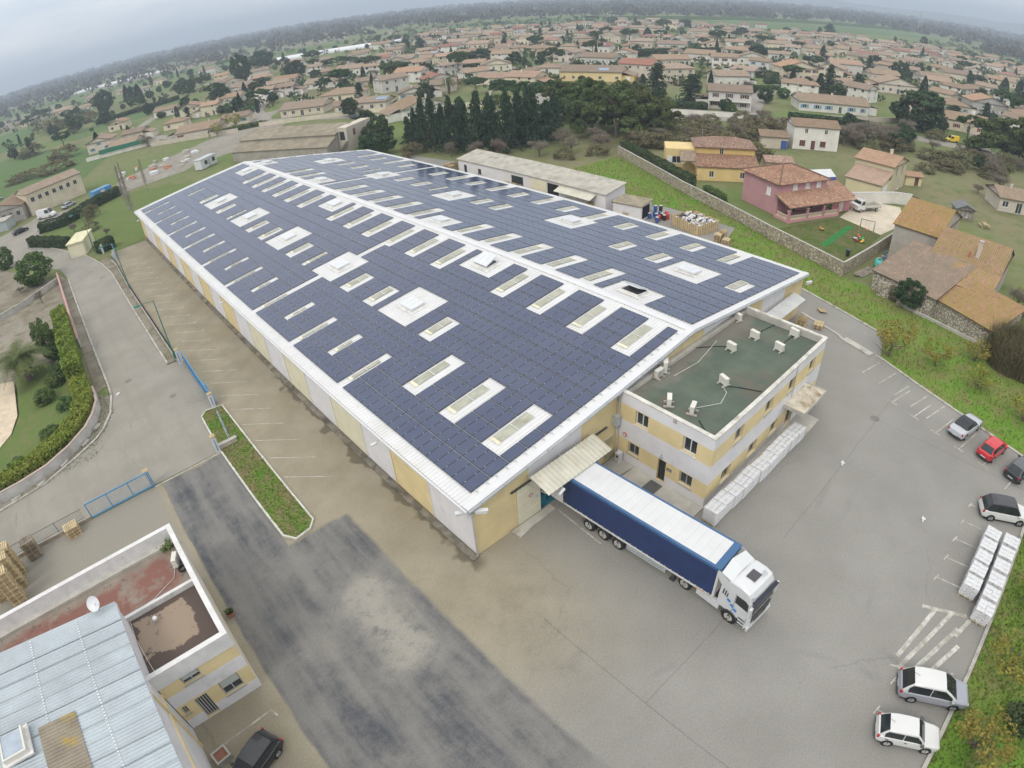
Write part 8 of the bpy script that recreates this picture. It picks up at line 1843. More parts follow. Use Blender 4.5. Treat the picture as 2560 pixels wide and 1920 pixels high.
F = dict(
    pine=m_foliage('fol_pine', (.085, .12, .038), (.13, .155, .055)), umb=m_foliage('fol_umbrella', (.05, .095, .03), (.075, .125, .04)),
    con=m_foliage('fol_conifer', (.032, .062, .036), (.055, .09, .048), .45), cyp=m_foliage('fol_cypress', (.02, .04, .022), (.035, .056, .03)),
    rnd=m_foliage('fol_round', (.042, .078, .032), (.07, .105, .045)), bush=m_foliage('fol_bush', (.15, .145, .065), (.19, .165, .09)),
    yel=m_foliage('fol_yellow', (.19, .20, .04), (.29, .25, .05)), bri=m_foliage('fol_bright', (.08, .145, .042), (.12, .18, .055)),
    twig=m_foliage('fol_twig', (.18, .15, .115), (.22, .185, .145), .25, 0), gold=m_foliage('fol_bamboo', (.19, .25, .04), (.25, .27, .055)), reed=m_foliage('fol_reed', (.15, .125, .065), (.11, .115, .045)),
    pale=m_foliage('fol_pale', (.26, .23, .185), (.30, .27, .22), .2, 0), wood=m_foliage('fol_wood', (.075, .082, .05), (.11, .095, .068)), palm=m_foliage('fol_palm', (.085, .13, .045), (.13, .165, .06)))
M_bark = mat('bark', (.13, .10, .075), .95, .25, 3, .2, 12)
M_barkp = mat('pale_bark', (.30, .275, .24), .9, .2, 3, .2, 12)
def crown(kind, seed, per=1.0):
    global NR
    NR = np.random.default_rng(seed)
    u = lambda n: NR.uniform(0, 1, n)
    def ell(n, z0, z1, pw=.5, shell=.55):
        d = NR.normal(size=(n, 3)); d /= np.linalg.norm(d, axis=1)[:, None]; q = NR.uniform(shell, 1, (n, 1)) ** .6
        P_ = d * q * .5; P_[:, 2] = (z0 + z1) / 2 + P_[:, 2] * (z1 - z0); return P_
    if kind == 'U':
        c = ell(60, .50, .98); c = c[c[:, 2] > .62]; C_ = clumps(c * [.92, .92, 1], .085, int(90 * per), .55); S = .020
    elif kind == 'R':
        c = ell(70, .10, .97); C_ = clumps(c * [.9, .9, 1], .105, int(70 * per)); S = .026
    elif kind == 'V':
        c = ell(60, .02, .95); C_ = clumps(c * [.9, .9, 1], .12, int(60 * per)); S = .028
    elif kind == 'S':
        c = ell(55, -.35, .85); c = c[c[:, 2] > 0]; C_ = clumps(c, .14, int(45 * per)); S = .024
    elif kind == 'A':
        lob = np.array([[0, 0, .82], [.22, .1, .7], [-.2, .15, .68], [.05, -.25, .62], [-.25, -.15, .5], [.28, -.12, .48], [.1, .28, .5], [-.05, 0, .45], [.3, .15, .33], [-.3, .1, .32], [0, -.3, .35]])
        lob = (lob - [0, 0, .1]) * [1.4, 1.4, 1.08] + [0, 0, .1]; c = np.concatenate([l + NR.normal(size=(9, 3)) * [.085, .085, .055] for l in lob]); C_ = clumps(c, .085, int(75 * per), .65); S = .019
    elif kind == 'K':
        n = int(3200 * per); z = u(n) ** .85; r = .5 * np.minimum(1, z * 7 + .35) * (1 - z ** 2.2) ** .8 * (.8 + .25 * u(n)); a = u(n) * math.tau; C_ = np.stack([r * np.cos(a), r * np.sin(a), .03 + z * .97], 1); S = .028
    elif kind in 'CD':
        nb_ = 85 if kind == 'C' else 70; pts = []
        for k in range(nb_):
            if NR.uniform() < .12: continue
            z = .06 + .92 * (k / nb_) ** .95; R_ = .5 * (1 - z) ** (.62 if kind == 'C' else .55) * NR.uniform(.45, 1.3) + .015; a = k * 2.4 + NR.uniform(-.4, .4); m_ = int((46 if R_ > .12 else 26) * per); q = NR.uniform(.15, 1, m_)
            P_ = np.stack([q * R_ * math.cos(a), q * R_ * math.sin(a), z + .035 * np.sin(q * 3.0) - .02 * q], 1) + NR.normal(size=(m_, 3)) * [.028, .028, .014] * (.4 + q[:, None]); pts.append(P_)
        C_ = np.concatenate(pts); S = .022
    elif kind == 'Y':
        c = ell(34, .28, .98, shell=.3); C_ = clumps(c, .10, int(26 * per)); S = .020
    V_, F_ = leaves(C_, S * NR.uniform(.7, 1.3, len(C_)), .65, .25 if kind in 'CDU' else 0)
    return V_, F_
def bare(seed, slim=False, twigs=True):
    r_ = random.Random(seed); mb = MB(); T_ = []
    def grow(p, d, L_, rad, lev):
        q = p + d * L_; mid = p.lerp(q, .5) + Vector((r_.uniform(-1, 1), r_.uniform(-1, 1), 0)) * L_ * .06
        mb.tube([p, mid, q], [rad, rad * .8, rad * .55], 5 if lev < 2 else 3, False)
        if lev >= (4 if not slim else 3): T_.append((q, d, L_)); return
        n_ = 3 if lev else 5
        for k in range(n_):
            a = r_.uniform(0, math.tau); tilt = r_.uniform(.25, .75) if not slim else r_.uniform(.12, .3)
            ax = Vector((math.cos(a), math.sin(a), 0)); nd = (d * (1 - tilt) + ax * tilt + Vector((0, 0, .12))).normalized()
            grow(p.lerp(q, r_.uniform(.55, 1.0)), nd, L_ * r_.uniform(.58, .8), rad * .5, lev + 1)
    if slim:
        mb.tube([(0, 0, 0), (.01, 0, .5), (0, .01, 1)], [.018, .012, .003], 5, False)
        for k in range(46): z = .12 + .85 * k / 46; a = k * 2.4; grow(Vector((0, 0, z)), Vector((math.cos(a) * .33, math.sin(a) * .33, .9)).normalized(), .13 * (1.15 - z), .004, 2)
    else: grow(Vector((0, 0, 0)), Vector((0, 0, 1)), .27, .022, 0)
    tm = mb.mesh('trunk', M_bark if not slim else M_barkp)
    P_ = np.array([list(q + Vector((r_.gauss(0, 1), r_.gauss(0, 1), r_.gauss(0, 1))) * L_ * .5) for q, d, L_ in T_ for _ in range(14 if not slim else 5)])
    global NR
    NR = np.random.default_rng(seed); V_, F_ = leaves(P_, .03 * NR.uniform(.6, 1.4, len(P_)), .07)
    return tm, np_mesh('crown', V_, F_, F['pale'] if slim else F['twig'])
def trunk_mesh(kind, seed):
    r_ = random.Random(seed); mb = MB(); top = {'U': .68, 'R': .5, 'A': .75, 'K': .3, 'C': .9, 'D': .85, 'Y': .6, 'V': .4, 'S': .3}[kind]
    rr = .022 if kind != 'K' else .015
    mb.tube([(0, 0, 0), (r_.uniform(-.02, .02), r_.uniform(-.02, .02), top * .5), (0, 0, top)], [rr, rr * .8, rr * .3], 6, False)
    for k in range({'U': 8, 'A': 9, 'R': 6, 'Y': 8, 'V': 7, 'S': 6}.get(kind, 0)):
        a = k * 2.4; z = top * r_.uniform(.35, .85) if kind not in 'VSY' else top * r_.uniform(.02, .5); L_ = r_.uniform(.25, .38)
        mb.tube([(0, 0, z), (math.cos(a) * L_ * .55, math.sin(a) * L_ * .55, z + .10), (math.cos(a) * L_, math.sin(a) * L_, z + .22)], [rr * .55, rr * .4, rr * .15], 4, False)
    return mb.mesh('trunk', M_bark)
PROTO = {}
CM = dict(U='umb', R='rnd', A='pine', K='cyp', C='con', D='con', Y='yel', V='bri', S='bush')
for k in 'URAKCDYVS':
    PROTO[k] = []
    for s in range(2 if k not in 'CR' else 3):
        V_, F_ = crown(k, 31 + s * 17 + ord(k), 1.5 if k == 'A' else 1.0)
        PROTO[k].append((trunk_mesh(k, s + 5), np_mesh('crown', V_, F_, F[CM[k]])))
PROTO['B'] = [bare(3), bare(8), bare(21)]; PROTO['Z'] = [bare(5, True), bare(9, True)]
def palm_proto():
    mb = MB(); mb.tube([(0, 0, 0), (.01, .01, .3), (0, 0, .62)], [.075, .06, .055], 9, False); tm = mb.mesh('trunk', M_bark)
    V_, F_ = [], []; r_ = random.Random(2)
    for k in range(46):
        a = k * 2.399; up = r_.uniform(-.35, 1.25); L_ = r_.uniform(.42, .55); pts = []
        for j in range(9):
            q = j / 8; pts.append(Vector((math.cos(a) * L_ * q * math.cos(up * .7), math.sin(a) * L_ * q * math.cos(up * .7), .62 + up * .42 * q - .42 * q * q * (1.1 - up * .3))))
        for j in range(8):
            p, q2 = pts[j], pts[j + 1]; d = (q2 - p); sd = Vector((-math.sin(a), math.cos(a), 0)); wd = .11 * math.sin(math.pi * min(.96, (j + .7) / 8))
            for s in (-1, 1):
                for e in range(3):
                    b = p + d * (e / 3); t_ = b + sd * s * wd + d * .9 + Vector((0, 0, -.02)); i = len(V_); V_ += [tuple(b), tuple(b + d * .24), tuple(t_ + d * .05), tuple(t_)]; F_.append((i, i + 1, i + 2, i + 3))
    return tm, np_mesh('crown', V_, F_, F['palm'])
PROTO['P'] = [palm_proto()]
TN = dict(U=('umbrella_pine', 'umbrella pine'), R=('evergreen_tree', 'tree'), A=('pine_tree', 'pine tree'), K=('cypress_tree', 'cypress'), C=('conifer_tree', 'conifer'), D=('cedar_tree', 'cedar'), Y=('autumn_tree', 'tree'), V=('green_shrub', 'shrub'), S=('bush', 'bush'), B=('bare_tree', 'tree'), Z=('poplar_tree', 'poplar'), P=('palm_tree', 'palm'))
TL_ = dict(U='{}umbrella pine with flat dome crown', R='{}round dark evergreen tree', A='{}spreading pine with dense olive crown', K='{}narrow dark cypress column', C='{}dark pointed conifer', D='{}dark cedar with layered branches', Y='{}tree with thin yellow autumn leaves', V='{}dense bright green shrub', S='{}brownish green thicket bush', B='{}bare leafless tree with grey-brown twigs', Z='{}slender bare pale poplar', P='{}palm with arching fronds')
def tree(kind, x, y, h, w, label=None, group=None, z=0):
    t = thing(TN[kind][0], label or TL_[kind].format('very tall ' if h > 12 else 'tall ' if h > 9 else 'small ' if h < 3 else 'low ' if h < 4.5 else 'medium ' if h < 6.5 else '') + (', wide, ' if w > h * 1.25 else ' ') + near(x, y), TN[kind][1], (x, y, z), rnd.uniform(0, 6.28), group or 'trees: ' + TN[kind][0])
    tm, cm = PROTO[kind][rnd.randrange(len(PROTO[kind]))]
    if kind == 'B': w = max(w * 1.1, h * .9)
    if kind == 'Z': w = h * .6
    for nm, me in (('trunk', tm), ('crown', cm)):
        o = obj(nm, me, t); o.scale = ((w, w, h) if nm == 'crown' or kind in 'BZP' else (max(w, h * .6), max(w, h * .6), h))
    return t
for kind, x, y, h, w in TREES:
    w *= {'C': 1.75, 'D': 1.25, 'A': 1.15, 'K': 1.25, 'R': 1.12}.get(kind, 1)
    if kind == 'P': lbl = 'date palm with arching fronds in the walled street garden' if x < 0 else ('palm with arching fronds in front of the low white houses' if x < 200 else 'palm with orange fruit stalks beside the cypresses'); w = max(w * 1.25, h * .9) * (1.25 if x < 0 else 1); h *= 1.15
    else: lbl = None
    tree(kind, x, y, h, w, lbl)
# brushwood and bare trees behind the long shed and beside the gardens
for (k, x, y, h, w) in [('A', 111, 98, 11, 12), ('A', 109, 90, 12.5, 13), ('A', 105, 82, 13.5, 13), ('A', 113, 78, 12, 11), ('A', 100, 79, 11, 10), ('A', 116, 68, 9, 9), ('C', 88, 88, 13, 6), ('C', 80, 93, 12, 6), ('C', 75, 98, 11.5, 6), ('C', 93, 84, 11, 6), ('B', 78, 74, 6.5, 8), ('B', 84, 70, 6, 7), ('B', 90, 67, 6.5, 9), ('B', 97, 62, 6, 8), ('B', 88, 76, 7, 8), ('B', 101, 66, 6, 8), ('B', 94, 72, 6.5, 8), ('B', 106, 62, 5.5, 7), ('S', 80, 68, 3, 5), ('S', 86, 64, 3, 5), ('S', 104, 58, 3.5, 6), ('B', 71, 80, 7, 6), ('B', 66, 90, 6, 5), ('B', 69, 84, 6, 6), ('S', 62, 100, 3.5, 6), ('R', 58, 112, 5, 7),
                        ('S', 112, 56, 3.6, 8), ('S', 118, 52, 3.2, 8), ('S', 124, 60, 4, 9), ('S', 130, 54, 3.8, 9), ('S', 120, 66, 4, 9), ('S', 112, 66, 4, 8), ('S', 137, 48, 3.6, 8), ('S', 142, 52, 3.5, 7), ('B', 122, 58, 5, 7), ('B', 133, 58, 5, 7), ('B', 128, 66, 5.5, 8), ('B', 146, 44, 5, 7), ('Y', 101, 47, 3.5, 5), ('S', 104, 42, 4, 7), ('S', 109, 37, 3.6, 5),
                        ('B', 150, 30, 9, 11), ('B', 158, 26, 8, 10), ('B', 141, 30, 8, 9), ('B', 160, 12, 4.5, 7), ('S', 150, 10, 3, 7), ('S', 158, 4, 3.2, 8), ('S', 165, -2, 3.2, 7), ('S', 142, 4, 2.6, 7), ('R', 160, 20, 5.5, 6), ('S', 135, 8, 2.2, 6), ('S', 148, -6, 2.6, 7), ('B', 128, -6, 3.4, 5), ('B', 120, -20, 4, 5), ('B', 112, -24, 5, 6)]: tree(k, x, y, h, w)
rb = random.Random(23)
for (x0, x1, y0, y1, n_) in [(96, 122, 52, 76, 13), (112, 148, 44, 66, 16), (140, 172, 12, 34, 12), (140, 172, -14, 8, 10), (100, 112, 30, 44, 4), (60, 84, 78, 100, 7)]:
    for _ in range(n_):
        x, y = rb.uniform(x0, x1), rb.uniform(y0, y1)
        if math.hypot(x - 126, y - 36) < 9 or math.hypot(x - 97, y - 34) < 8 or x < 66: continue
        k = rb.choice('SSSB'); h = rb.uniform(2.6, 4.6) if k == 'S' else rb.uniform(5, 8); tree(k, x, y, h, h * (1.7 if k == 'S' else 1.1))
tree('R', 60.0, -9.7, 3.6, 4.2, 'rounded dark laurel bush growing against the patched farm roof'); tree('S', 61.4, -7.5, 2.2, 2.6, 'dry scrub in front of the ruined rubble wall'); tree('B', 70.5, -21.5, 5.5, 6, 'bare tree overhanging the mossy farm roofs'); tree('B', 67, -22.5, 4.5, 5, 'bare thorny tree beside the reed bank')
# small autumn trees on the verge
for x, y, h, w in [(46.4, -11.8, 4.6, 5.2), (48.6, -16.5, 3.0, 4.0), (47.6, -21.5, 2.6, 4.0), (45.2, -27, 3.0, 4.5), (36.5, -33.5, 3.2, 4.5), (28.5, -32.6, 3.0, 4.2), (21.8, -32.4, 3.0, 4.0), (15.9, -32.2, 3.2, 4.4), (9.4, -32.0, 3.0, 4.2), (5.6, -33.5, 3.2, 4.6), (53, -20, 2.6, 3.6)]: tree('Y', x, y, h, w, 'small yellow-leaved tree on the grass verge beside the parking kerb', 'yellow verge trees')
for x, y, h, w in [(3.2, -33.4, 1.6, 2.6), (12.5, -34, 1.4, 2.4)]: tree('R', x, y, h, w, 'low dark evergreen bush on the verge below the yellow trees', 'verge bushes')
# west garden planting
for (k, x, y, h, w, l) in [('V', -22.6, 53.5, 1.8, 2.8, 'fan-leaved green shrub on the garden lawn'), ('V', -24.2, 50.2, 2.0, 3.0, 'dense green palmetto shrub beside the date palm'), ('V', -26.4, 62.5, 2.6, 3.4, 'olive green shrub behind the date palm'), ('V', -21.4, 56, 2.0, 2.6, 'feathery green shrub inside the bamboo hedge'), ('V', -21.8, 62, 2.4, 2.8, 'bushy green shrub under the tall bamboo'), ('V', -22.0, 46.5, 1.5, 2.6, 'spreading green shrub near the curved wall'), ('V', -24.6, 41.8, 1.4, 2.6, 'low green shrub at the bend of the retaining wall'), ('V', -28.6, 38.6, 1.4, 2.6, 'low green shrub near the terrace corner'), ('B', -22.5, 68, 2.8, 3.4, 'dry leafless shrub above the bamboo')]: tree(k, x, y, h, w, l)
# random trees through the town
rt = random.Random(17); k_ = 0
for _ in range(3000):
    if k_ >= 380: break
    ang = R(rt.uniform(2, 92)); dist = 190 + 560 * rt.random() ** 1.3; x, y = CX[0] + dist * math.cos(ang), CX[1] + dist * math.sin(ang)
    if 640 < x and 200 < y < 470: continue
    if any((x - a) ** 2 + (y - b) ** 2 < (c + 2.0) ** 2 for a, b, c in occ): continue
    if (ang > R(78) and dist < 330) or (ang > R(62) and dist < 262): continue
    kd = rt.choice('RRRRRKUUVSBDDVRR'); h = {'R': (3, 7), 'K': (5, 10), 'U': (6, 10), 'V': (2, 4), 'S': (2, 4), 'B': (4, 8), 'D': (5, 10)}[kd]; h = rt.uniform(*h)
    tree(kd, x, y, h, h * {'R': 1.1, 'K': .3, 'U': 1.35, 'V': 1.3, 'S': 1.6, 'B': 1, 'D': .7}[kd]); k_ += 1
# hedges
def hedge(pts, w, h, label, m, dens=55, ls=.10, group=None, z=0, round_=.25):
    global NR
    NR = np.random.default_rng(int(abs(pts[0][0] * 13 + pts[0][1] * 7)) + 1)
    t = thing('hedge', label, 'hedge', (0, 0, z), 0, group)
    mb = MB(); strip(mb, pts, w * .7, 0, h * .66); mb.build('core', mat('hedge_core', (.05, .065, .025), .95), t)
    cs = []
    for p, q in zip(pts, pts[1:]):
        p, q = np.array(p), np.array(q); L_ = np.linalg.norm(q - p); u = (q - p) / L_; nn = np.array([-u[1], u[0]]); n = int(L_ * (w + 2 * h) * dens)
        s = NR.uniform(0, w + 2 * h, n); al = NR.uniform(-.2, L_ + .2, n); lat = np.where(s < h, -w / 2, np.where(s > h + w, w / 2, s - h - w / 2)); zz = np.where(s < h, s, np.where(s > h + w, w + 2 * h - s, h))
        bumpy = .12 * np.sin(al * 2.1 + lat * 3) + .1 * np.sin(al * .7 + 1) + NR.normal(size=n) * .06
        lat = lat * (1 + .35 * bumpy); zz = np.maximum(.05, zz * (1 + round_ * bumpy))
        cs.append(np.column_stack([p[0] + u[0] * al + nn[0] * lat, p[1] + u[1] * al + nn[1] * lat, zz]))
    for p, q in ((pts[0], pts[1]), (pts[-1], pts[-2])):
        p, q = np.array(p), np.array(q); u = (q - p) / np.linalg.norm(q - p); n = int(w * h * dens * 1.3); lat = NR.uniform(-w / 2, w / 2, n); al = NR.normal(size=n) * .12
        cs.append(np.column_stack([p[0] + u[0] * al - u[1] * lat, p[1] + u[1] * al + u[0] * lat, NR.uniform(.05, h, n)]))
    V_, F_ = leaves(np.concatenate(cs), ls, .6); obj('foliage', np_mesh('foliage', V_, F_, m), t)
hedge([(-22.0, 131.5), (-14.4, 117.5)], 1.8, 2.0, 'trimmed dark hedge between the junction and the transformer kiosk', F['rnd'], 40, .14)
hedge([(-19.2, 141.0), (-13.4, 139.2), (-3.8, 148.4), (2.6, 152.2)], 2.2, 2.4, 'long clipped hedge bordering the lawn along the far street', F['rnd'], 30, .16)
hedge([(-9.6, 103.5), (-6.5, 104.5)], 2.0, 2.2, 'short dark hedge beside the far blue gate', F['rnd'], 40, .14)
hedge([(91.5, 61), (78.0, 35.0)], 1.8, 2.7, 'tall dark hedge behind the block wall by the yellow house', F['rnd'], 34, .14)
hedge([(79.3, 32.5), (76.8, 27.5)], 1.4, 1.3, 'low clipped hedge in front of the yellow house', F['bri'], 34, .13)
hedge([(-19.6, 72), (-19.7, 60), (-19.9, 50.5)], 2.0, 2.8, 'tall yellow-green bamboo hedge along the street garden wall', F['gold'], 75, .14, z=.3, round_=.5)
hedge([(-19.9, 51), (-19.8, 45), (-20.6, 41.8), (-22.8, 38.8), (-26, 36.9), (-31, 36.0), (-44, 35.8)], 2.1, 1.25, 'sprawling yellow-green shrubs along the curved retaining wall', F['gold'], 75, .13, z=.35, round_=.55)
for k, (p, q, h, lbl) in enumerate([((116, 116), (136, 82), 1.8, 'garden hedge along the street by the big pines'), ((160, 54), (172, 34), 2.0, 'tall hedge in front of the long white house'), ((153, 78), (142, 92), 2.0, 'dark hedge beside the white balcony house'), ((140, 150), (172, 176), 2.0, 'dark hedge along the street towards the yellow house'), ((240, 110), (262, 88), 2.6, 'thick hedge below the cream gabled house'), ((228, 96), (250, 74), 2.0, 'hedge on the terrace below the cypresses'), ((205, 92), (222, 78), 1.6, 'low hedge across the sloping lawn'), ((268, 196), (330, 172), 4.0, 'tall dark hedge screen below the blue shuttered house'), ((250, 118), (300, 100), 2.4, 'long hedge along the lane between white houses'), ((44, 205), (62, 198), 1.6, 'hedge in front of the house with red shutters'), ((180, 160), (196, 146), 2.0, 'hedge by the yellow house corner'), ((150, 230), (200, 226), 3.0, 'green hedge block among the low houses'), ((300, 190), (380, 160), 3.0, 'dense hedge belt in the middle of the town'), ((330, 86), (372, 62), 2.6, 'hedge between the orange roofed house and the lane'), ((25, 380), (80, 398), 2.5, 'hedge line at the far side of the green field'), ((180, 6), (206, -8), 2.2, 'hedge behind the yellow van')]):
    hedge([p, q], 2.0, h, lbl, F['rnd' if k % 3 else 'bri'], 14, .26)
def reeds():
    global NR
    NR = np.random.default_rng(77)
    n = 5200; x = NR.uniform(52.5, 60, n); y = NR.uniform(-29, -20.3, n); keep = (x - 56.2) ** 2 / 16 + (y + 24.8) ** 2 / 19 < 1; x, y = x[keep], y[keep]; n = len(x)
    hh = NR.uniform(1.8, 4.0, n); lean = NR.normal(size=(n, 2)) * .35; a = NR.uniform(0, 6.28, n); w = .035
    b = np.column_stack([x, y, np.zeros(n)]); d = np.column_stack([np.cos(a) * w, np.sin(a) * w, np.zeros(n)]); m_ = b + np.column_stack([lean * .35, hh * .6]); tp = b + np.column_stack([lean * 1.5, hh])
    V_ = np.stack([b - d, b + d, m_ + d, m_ - d, tp + d * .4, tp - d * .4], 1).reshape(-1, 3); i = np.arange(n) * 6
    F_ = np.concatenate([np.column_stack([i, i + 1, i + 2, i + 3]), np.column_stack([i + 3, i + 2, i + 4, i + 5])])
    t = thing('reed_bank', 'tall dry reed bank leaning beside the farm outbuildings', 'reeds'); o = obj('stems', np_mesh('stems', V_, F_, F['reed']), t)
    c = np.column_stack([x, y, hh * NR.uniform(.3, 1, n)]); V_, F_ = leaves(np.repeat(c, 2, 0) + NR.normal(size=(2 * n, 3)) * .2, .2, .12); obj('blades', np_mesh('blades', V_, F_, F['reed']), t)
reeds()
# weeds in pots and roof corner
for par, r0, n in ((WEED, .5, 160), (POT, .22, 60)):
    NR = np.random.default_rng(n); c = NR.normal(size=(n, 3)) * [r0 * .6, r0 * .4, .1] + [0, 0, .16 if par is WEED else .45]; V_, F_ = leaves(c, .09, .5); obj('foliage', np_mesh('foliage', V_, F_, F['bri']), par)
# grass tufts (uncountable)
def grass(poly, n, h, m, seed, z=.01, name='grass'):
    global NR
    NR = np.random.default_rng(seed); P_ = np.array(poly); lo, hi = P_.min(0), P_.max(0); q = NR.uniform(lo, hi, (n, 2)); ins = np.zeros(n, bool)
    for (x1, y1), (x2, y2) in zip(P_, np.roll(P_, -1, 0)):
        c = ((y1 > q[:, 1]) != (y2 > q[:, 1])) & (q[:, 0] < (x2 - x1) * (q[:, 1] - y1) / (y2 - y1 + 1e-12) + x1); ins ^= c
    q = q[ins]; n = len(q); a = NR.uniform(0, 6.28, n); hh = h * NR.uniform(.4, 1.3, n); w = .05; ln = NR.normal(size=(n, 2)) * .06
    b = np.column_stack([q, np.full(n, z)]); d = np.column_stack([np.cos(a) * w, np.sin(a) * w, np.zeros(n)]); tp = b + np.column_stack([ln, hh])
    V_ = np.stack([b - d, b + d, tp + d * .3, tp - d * .3], 1).reshape(-1, 3); o = obj(name, np_mesh(name, V_, np.arange(4 * n).reshape(-1, 4), m)); return tag(o, kind='stuff')
M_gr = m_foliage('fol_grass', (.12, .22, .028), (.19, .20, .055), .3, .3)
grass([(39.2, -30.2), (60, -44), (90, -52), (90, -28), (56, -20.5), (60, -10), (62, .2), (68.6, 17), (88, 60), (67, 61), (67.7, 33), (67.2, 19.4), (60.2, 17.4), (54.5, 2), (50.8, -9.9), (45.6, -11.4), (43.6, -16), (39.5, -28)], 60000, .22, M_gr, 3)
grass([(-5, -30.2), (38.8, -30.2), (50, -38), (40, -44), (-5, -44)], 26000, .2, M_gr, 4, .012)
grass(ISL, 4500, .08, m_foliage('fol_island', (.10, .21, .025), (.19, .18, .07), .3, .3), 5, .13)
grass([(64.0, .8), (82.7, 1.4), (85.3, 9.5), (74.0, 14.0), (69.6, 15.5)], 5000, .08, M_gr, 6, .014)
grass([(-20.6, 34.2), (-17.1, 41.5), (-17, 46), (-18.3, 46.4), (-18.5, 43), (-20.5, 38.9), (-23, 36.6), (-30, 34.6), (-30, 33.6)], 2200, .14, M_gr, 8, .03)
# far woods on the plain: a mass nobody could count
def woods():
    global NR
    NR = np.random.default_rng(99); cs, ss = [], []
    for d0, d1, n, a0, a1, hh in [(900, 1100, 260, 60, 112, 9), (900, 1060, 170, -8, 9, 12), (1050, 1300, 420, 10, 70, 11), (1250, 1600, 900, -12, 118, 14), (1600, 2100, 1500, -15, 120, 15), (2100, 2900, 1700, -15, 120, 17), (2900, 4200, 1500, -15, 120, 19)]:
        a = np.radians(NR.uniform(a0, a1, n)); r = NR.uniform(d0, d1, n); x = CX[0] + r * np.cos(a); y = CX[1] + r * np.sin(a)
        keep = ~((x > 630) & (x < 1215) & (y > 195) & (y < 475)); x, y, r = x[keep], y[keep], r[keep]; n = len(x); h = hh * NR.uniform(.55, 1.15, n); k = 16; grow = 1 + (r - 800) / 2600
        c = np.repeat(np.column_stack([x, y, h * .55]), k, 0); off_ = NR.normal(size=(n * k, 3)); off_ /= np.linalg.norm(off_, axis=1)[:, None]; off_ *= NR.uniform(.4, 1, (n * k, 1)) ** .5; sc = np.repeat(np.column_stack([h * .5 * grow, h * .5 * grow, h * .46]), k, 0); cs.append(c + off_ * sc); ss.append(np.repeat(h * .17 * grow, k))
    V_, F_ = leaves(np.concatenate(cs), np.concatenate(ss), .8); tag(obj('far_wood', np_mesh('far_wood', V_, F_, F['wood'])), 'hazy brown-green woods along the horizon of the plain', 'wood', kind='stuff')
woods()
# scattered shrubs over the plain and between houses (mass)
def scrub():
    global NR
    NR = np.random.default_rng(55); n = 3800; a = np.radians(NR.uniform(0, 100, n)); r = NR.uniform(250, 1000, n); x = CX[0] + r * np.cos(a); y = CX[1] + r * np.sin(a)
    keep = ~((x > 630) & (y > 195) & (y < 475)) & ~((a > np.radians(76)) & (r < 420)); keep &= ~((a > np.radians(58)) & (r > 400) & (NR.uniform(size=n) < .7)) & ~((a > np.radians(62)) & (r < 275)); O_ = np.array(occ)
    for i in np.nonzero(keep)[0]:
        if (np.hypot(O_[:, 0] - x[i], O_[:, 1] - y[i]) < O_[:, 2] + 1.0).any(): keep[i] = False
    x, y = x[keep], y[keep]; n = len(x); h = NR.uniform(1.6, 5.0, n); k = 30; c = np.repeat(np.column_stack([x, y, h * .45]), k, 0); o_ = NR.normal(size=(n * k, 3)); o_ /= np.linalg.norm(o_, axis=1)[:, None]; o_ *= NR.uniform(.5, 1, (n * k, 1)) * np.repeat(np.column_stack([h * .8, h * .8, h * .5]), k, 0)
    V_, F_ = leaves(c + o_, np.repeat(h * .16, k), .7); mi = np.repeat((NR.uniform(size=n) < .28).astype(int), k); tag(obj('scrub', np_mesh('scrub', V_, F_, [F['rnd'], F['bush']], mi)), 'scattered shrubs between the houses and fields of the plain', 'shrubs', kind='stuff')
scrub()
# embankment beyond the green field, hills, haze
mb = MB()
pts = [(690, 545), (800, 495), (960, 430), (1120, 370), (1330, 300)]
strip(mb, pts, 6, 0, 4.5); strip(mb, pts, 22, 0, 2.2); tag(mb.build('embankment', M_field), kind='structure')
def hills():
    V_, F_ = [], []; n = 90
    for i in range(n + 1):
        a = R(-25 + 60 * i / n); q = i / n; hgt = 30 + 115 * max(0, math.sin(q * 3.1)) ** 1.2 * (.7 + .2 * math.sin(q * 17) + .12 * math.sin(q * 41 + 1)) * (1 - .55 * q)
        for j, (r, f_) in enumerate([(4700, 0), (5100, .55), (5600, .92), (6100, 1.0), (6900, .5), (7600, 0)]): V_.append((CX[0] + r * math.cos(a), CX[1] + r * math.sin(a), max(0, hgt * f_ * (1 + .06 * math.sin(j * 3 + i * .7))) - .5))
    for i in range(n):
        for j in range(5): k = i * 6 + j; F_.append((k, k + 1, k + 7, k + 6))
    me = np_mesh('hills', V_, F_, mat('hill_scrub', (.09, .10, .06), .95, .2, .004, .1, .02)); me.polygons.foreach_set('use_smooth', [True] * len(me.polygons)); tag(obj('hills', me), kind='structure')
hills()
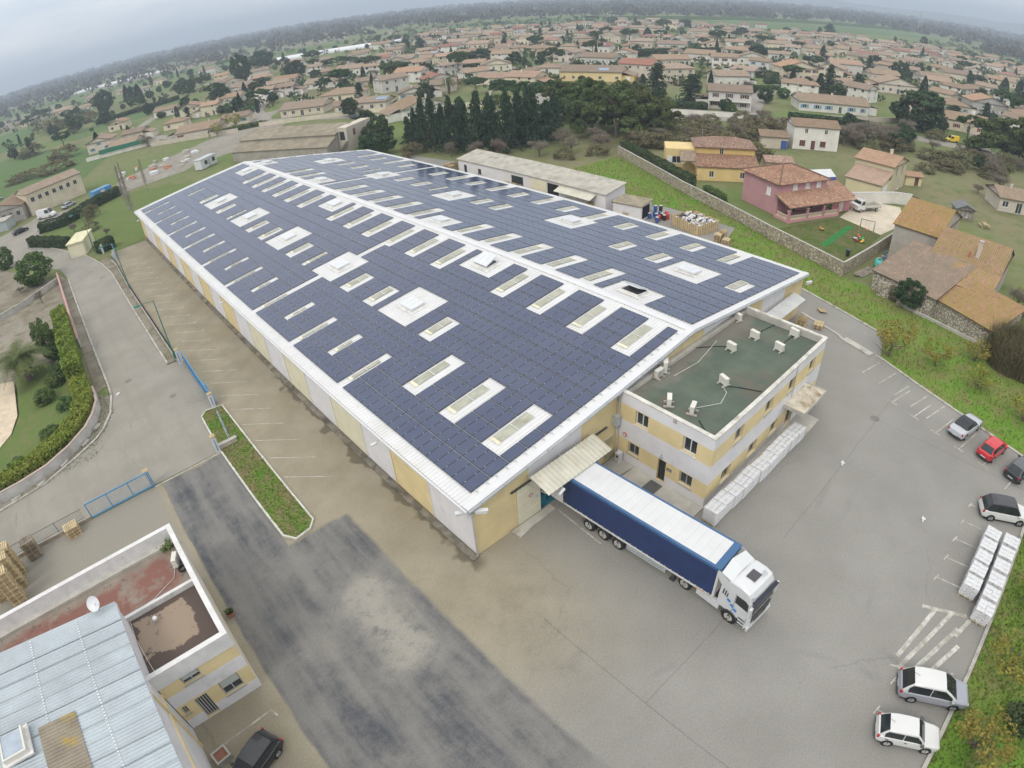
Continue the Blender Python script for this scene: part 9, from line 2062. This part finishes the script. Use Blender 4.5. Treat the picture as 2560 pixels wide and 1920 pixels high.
mb = MB(); mb.box(-9600, -9600, -1.2, 9600, 9600, 175)
hz = mb.build('haze'); tag(hz, 'pale blue-grey haze lying over the plain', 'haze', kind='stuff')
hm = bpy.data.materials.new('haze'); hm.use_nodes = True; hn = hm.node_tree; hn.nodes.clear()
ho = hn.nodes.new('ShaderNodeOutputMaterial'); hv = hn.nodes.new('ShaderNodeVolumePrincipled')
hv.inputs['Color'].default_value = (.74, .85, 1.0, 1); hv.inputs['Density'].default_value = .00042; hv.inputs['Anisotropy'].default_value = .1
hn.links.new(hv.outputs[0], ho.inputs['Volume']); hz.data.materials.append(hm)
# litter and manholes on the yard
for k, (x, y, c, l) in enumerate([(26.6, -14.75, M_bag, 'scrap of white paper on the paving joint'), (25.0, -22.6, M_bag, 'torn white plastic sheet lying in the yard'), (-16.2, 44.4, M_bag, 'crumpled white paper on the street by the kerb')]):
    mb = MB()
    for i in range(4): mb.T = Matrix.Translation((i * .07 - .1, (i % 2) * .08, .03 + .02 * i)) @ Matrix.Rotation(i * 1.1, 4, 'Z') @ Matrix.Rotation(.5 - i * .3, 4, 'X'); mb.quad((-.16, -.1, 0), (.16, -.1, 0), (.14, .1, .03), (-.14, .09, 0))
    o = mb.build('litter', c); o.location = (x, y, .01); tag(o, l, 'litter')
for (x, y, r_) in [(34.6, -14.6, .45), (-12.6, 94, .45), (-11.2, 88, .55), (-10.9, 38.6, .4), (-14.5, 46.5, .45)]:
    mb = MB(); mb.tube([(x, y, .0), (x, y, .016)], r_, 18); o = mb.build('manhole_cover', mat('cast_iron', (.17, .16, .145), .7)); tag(o, kind='structure')
mb = MB(); mb.box(-.6, -.45, 0, .6, .45, .04); o = mb.build('cardboard_sheet', mat('cardboard', (.40, .28, .16), .9)); o.location = (50.6, -2.0, .12); o.rotation_euler = (R(6), R(8), R(40)); tag(o, 'flattened brown cardboard box on the kerb of the grass strip', 'cardboard')
mb = MB(); mb.box(-.35, -.35, 0, .35, .35, .012); o = mb.build('drain_grate', M_dark); o.location = (49.2, 1.4, .006); tag(o, kind='structure')
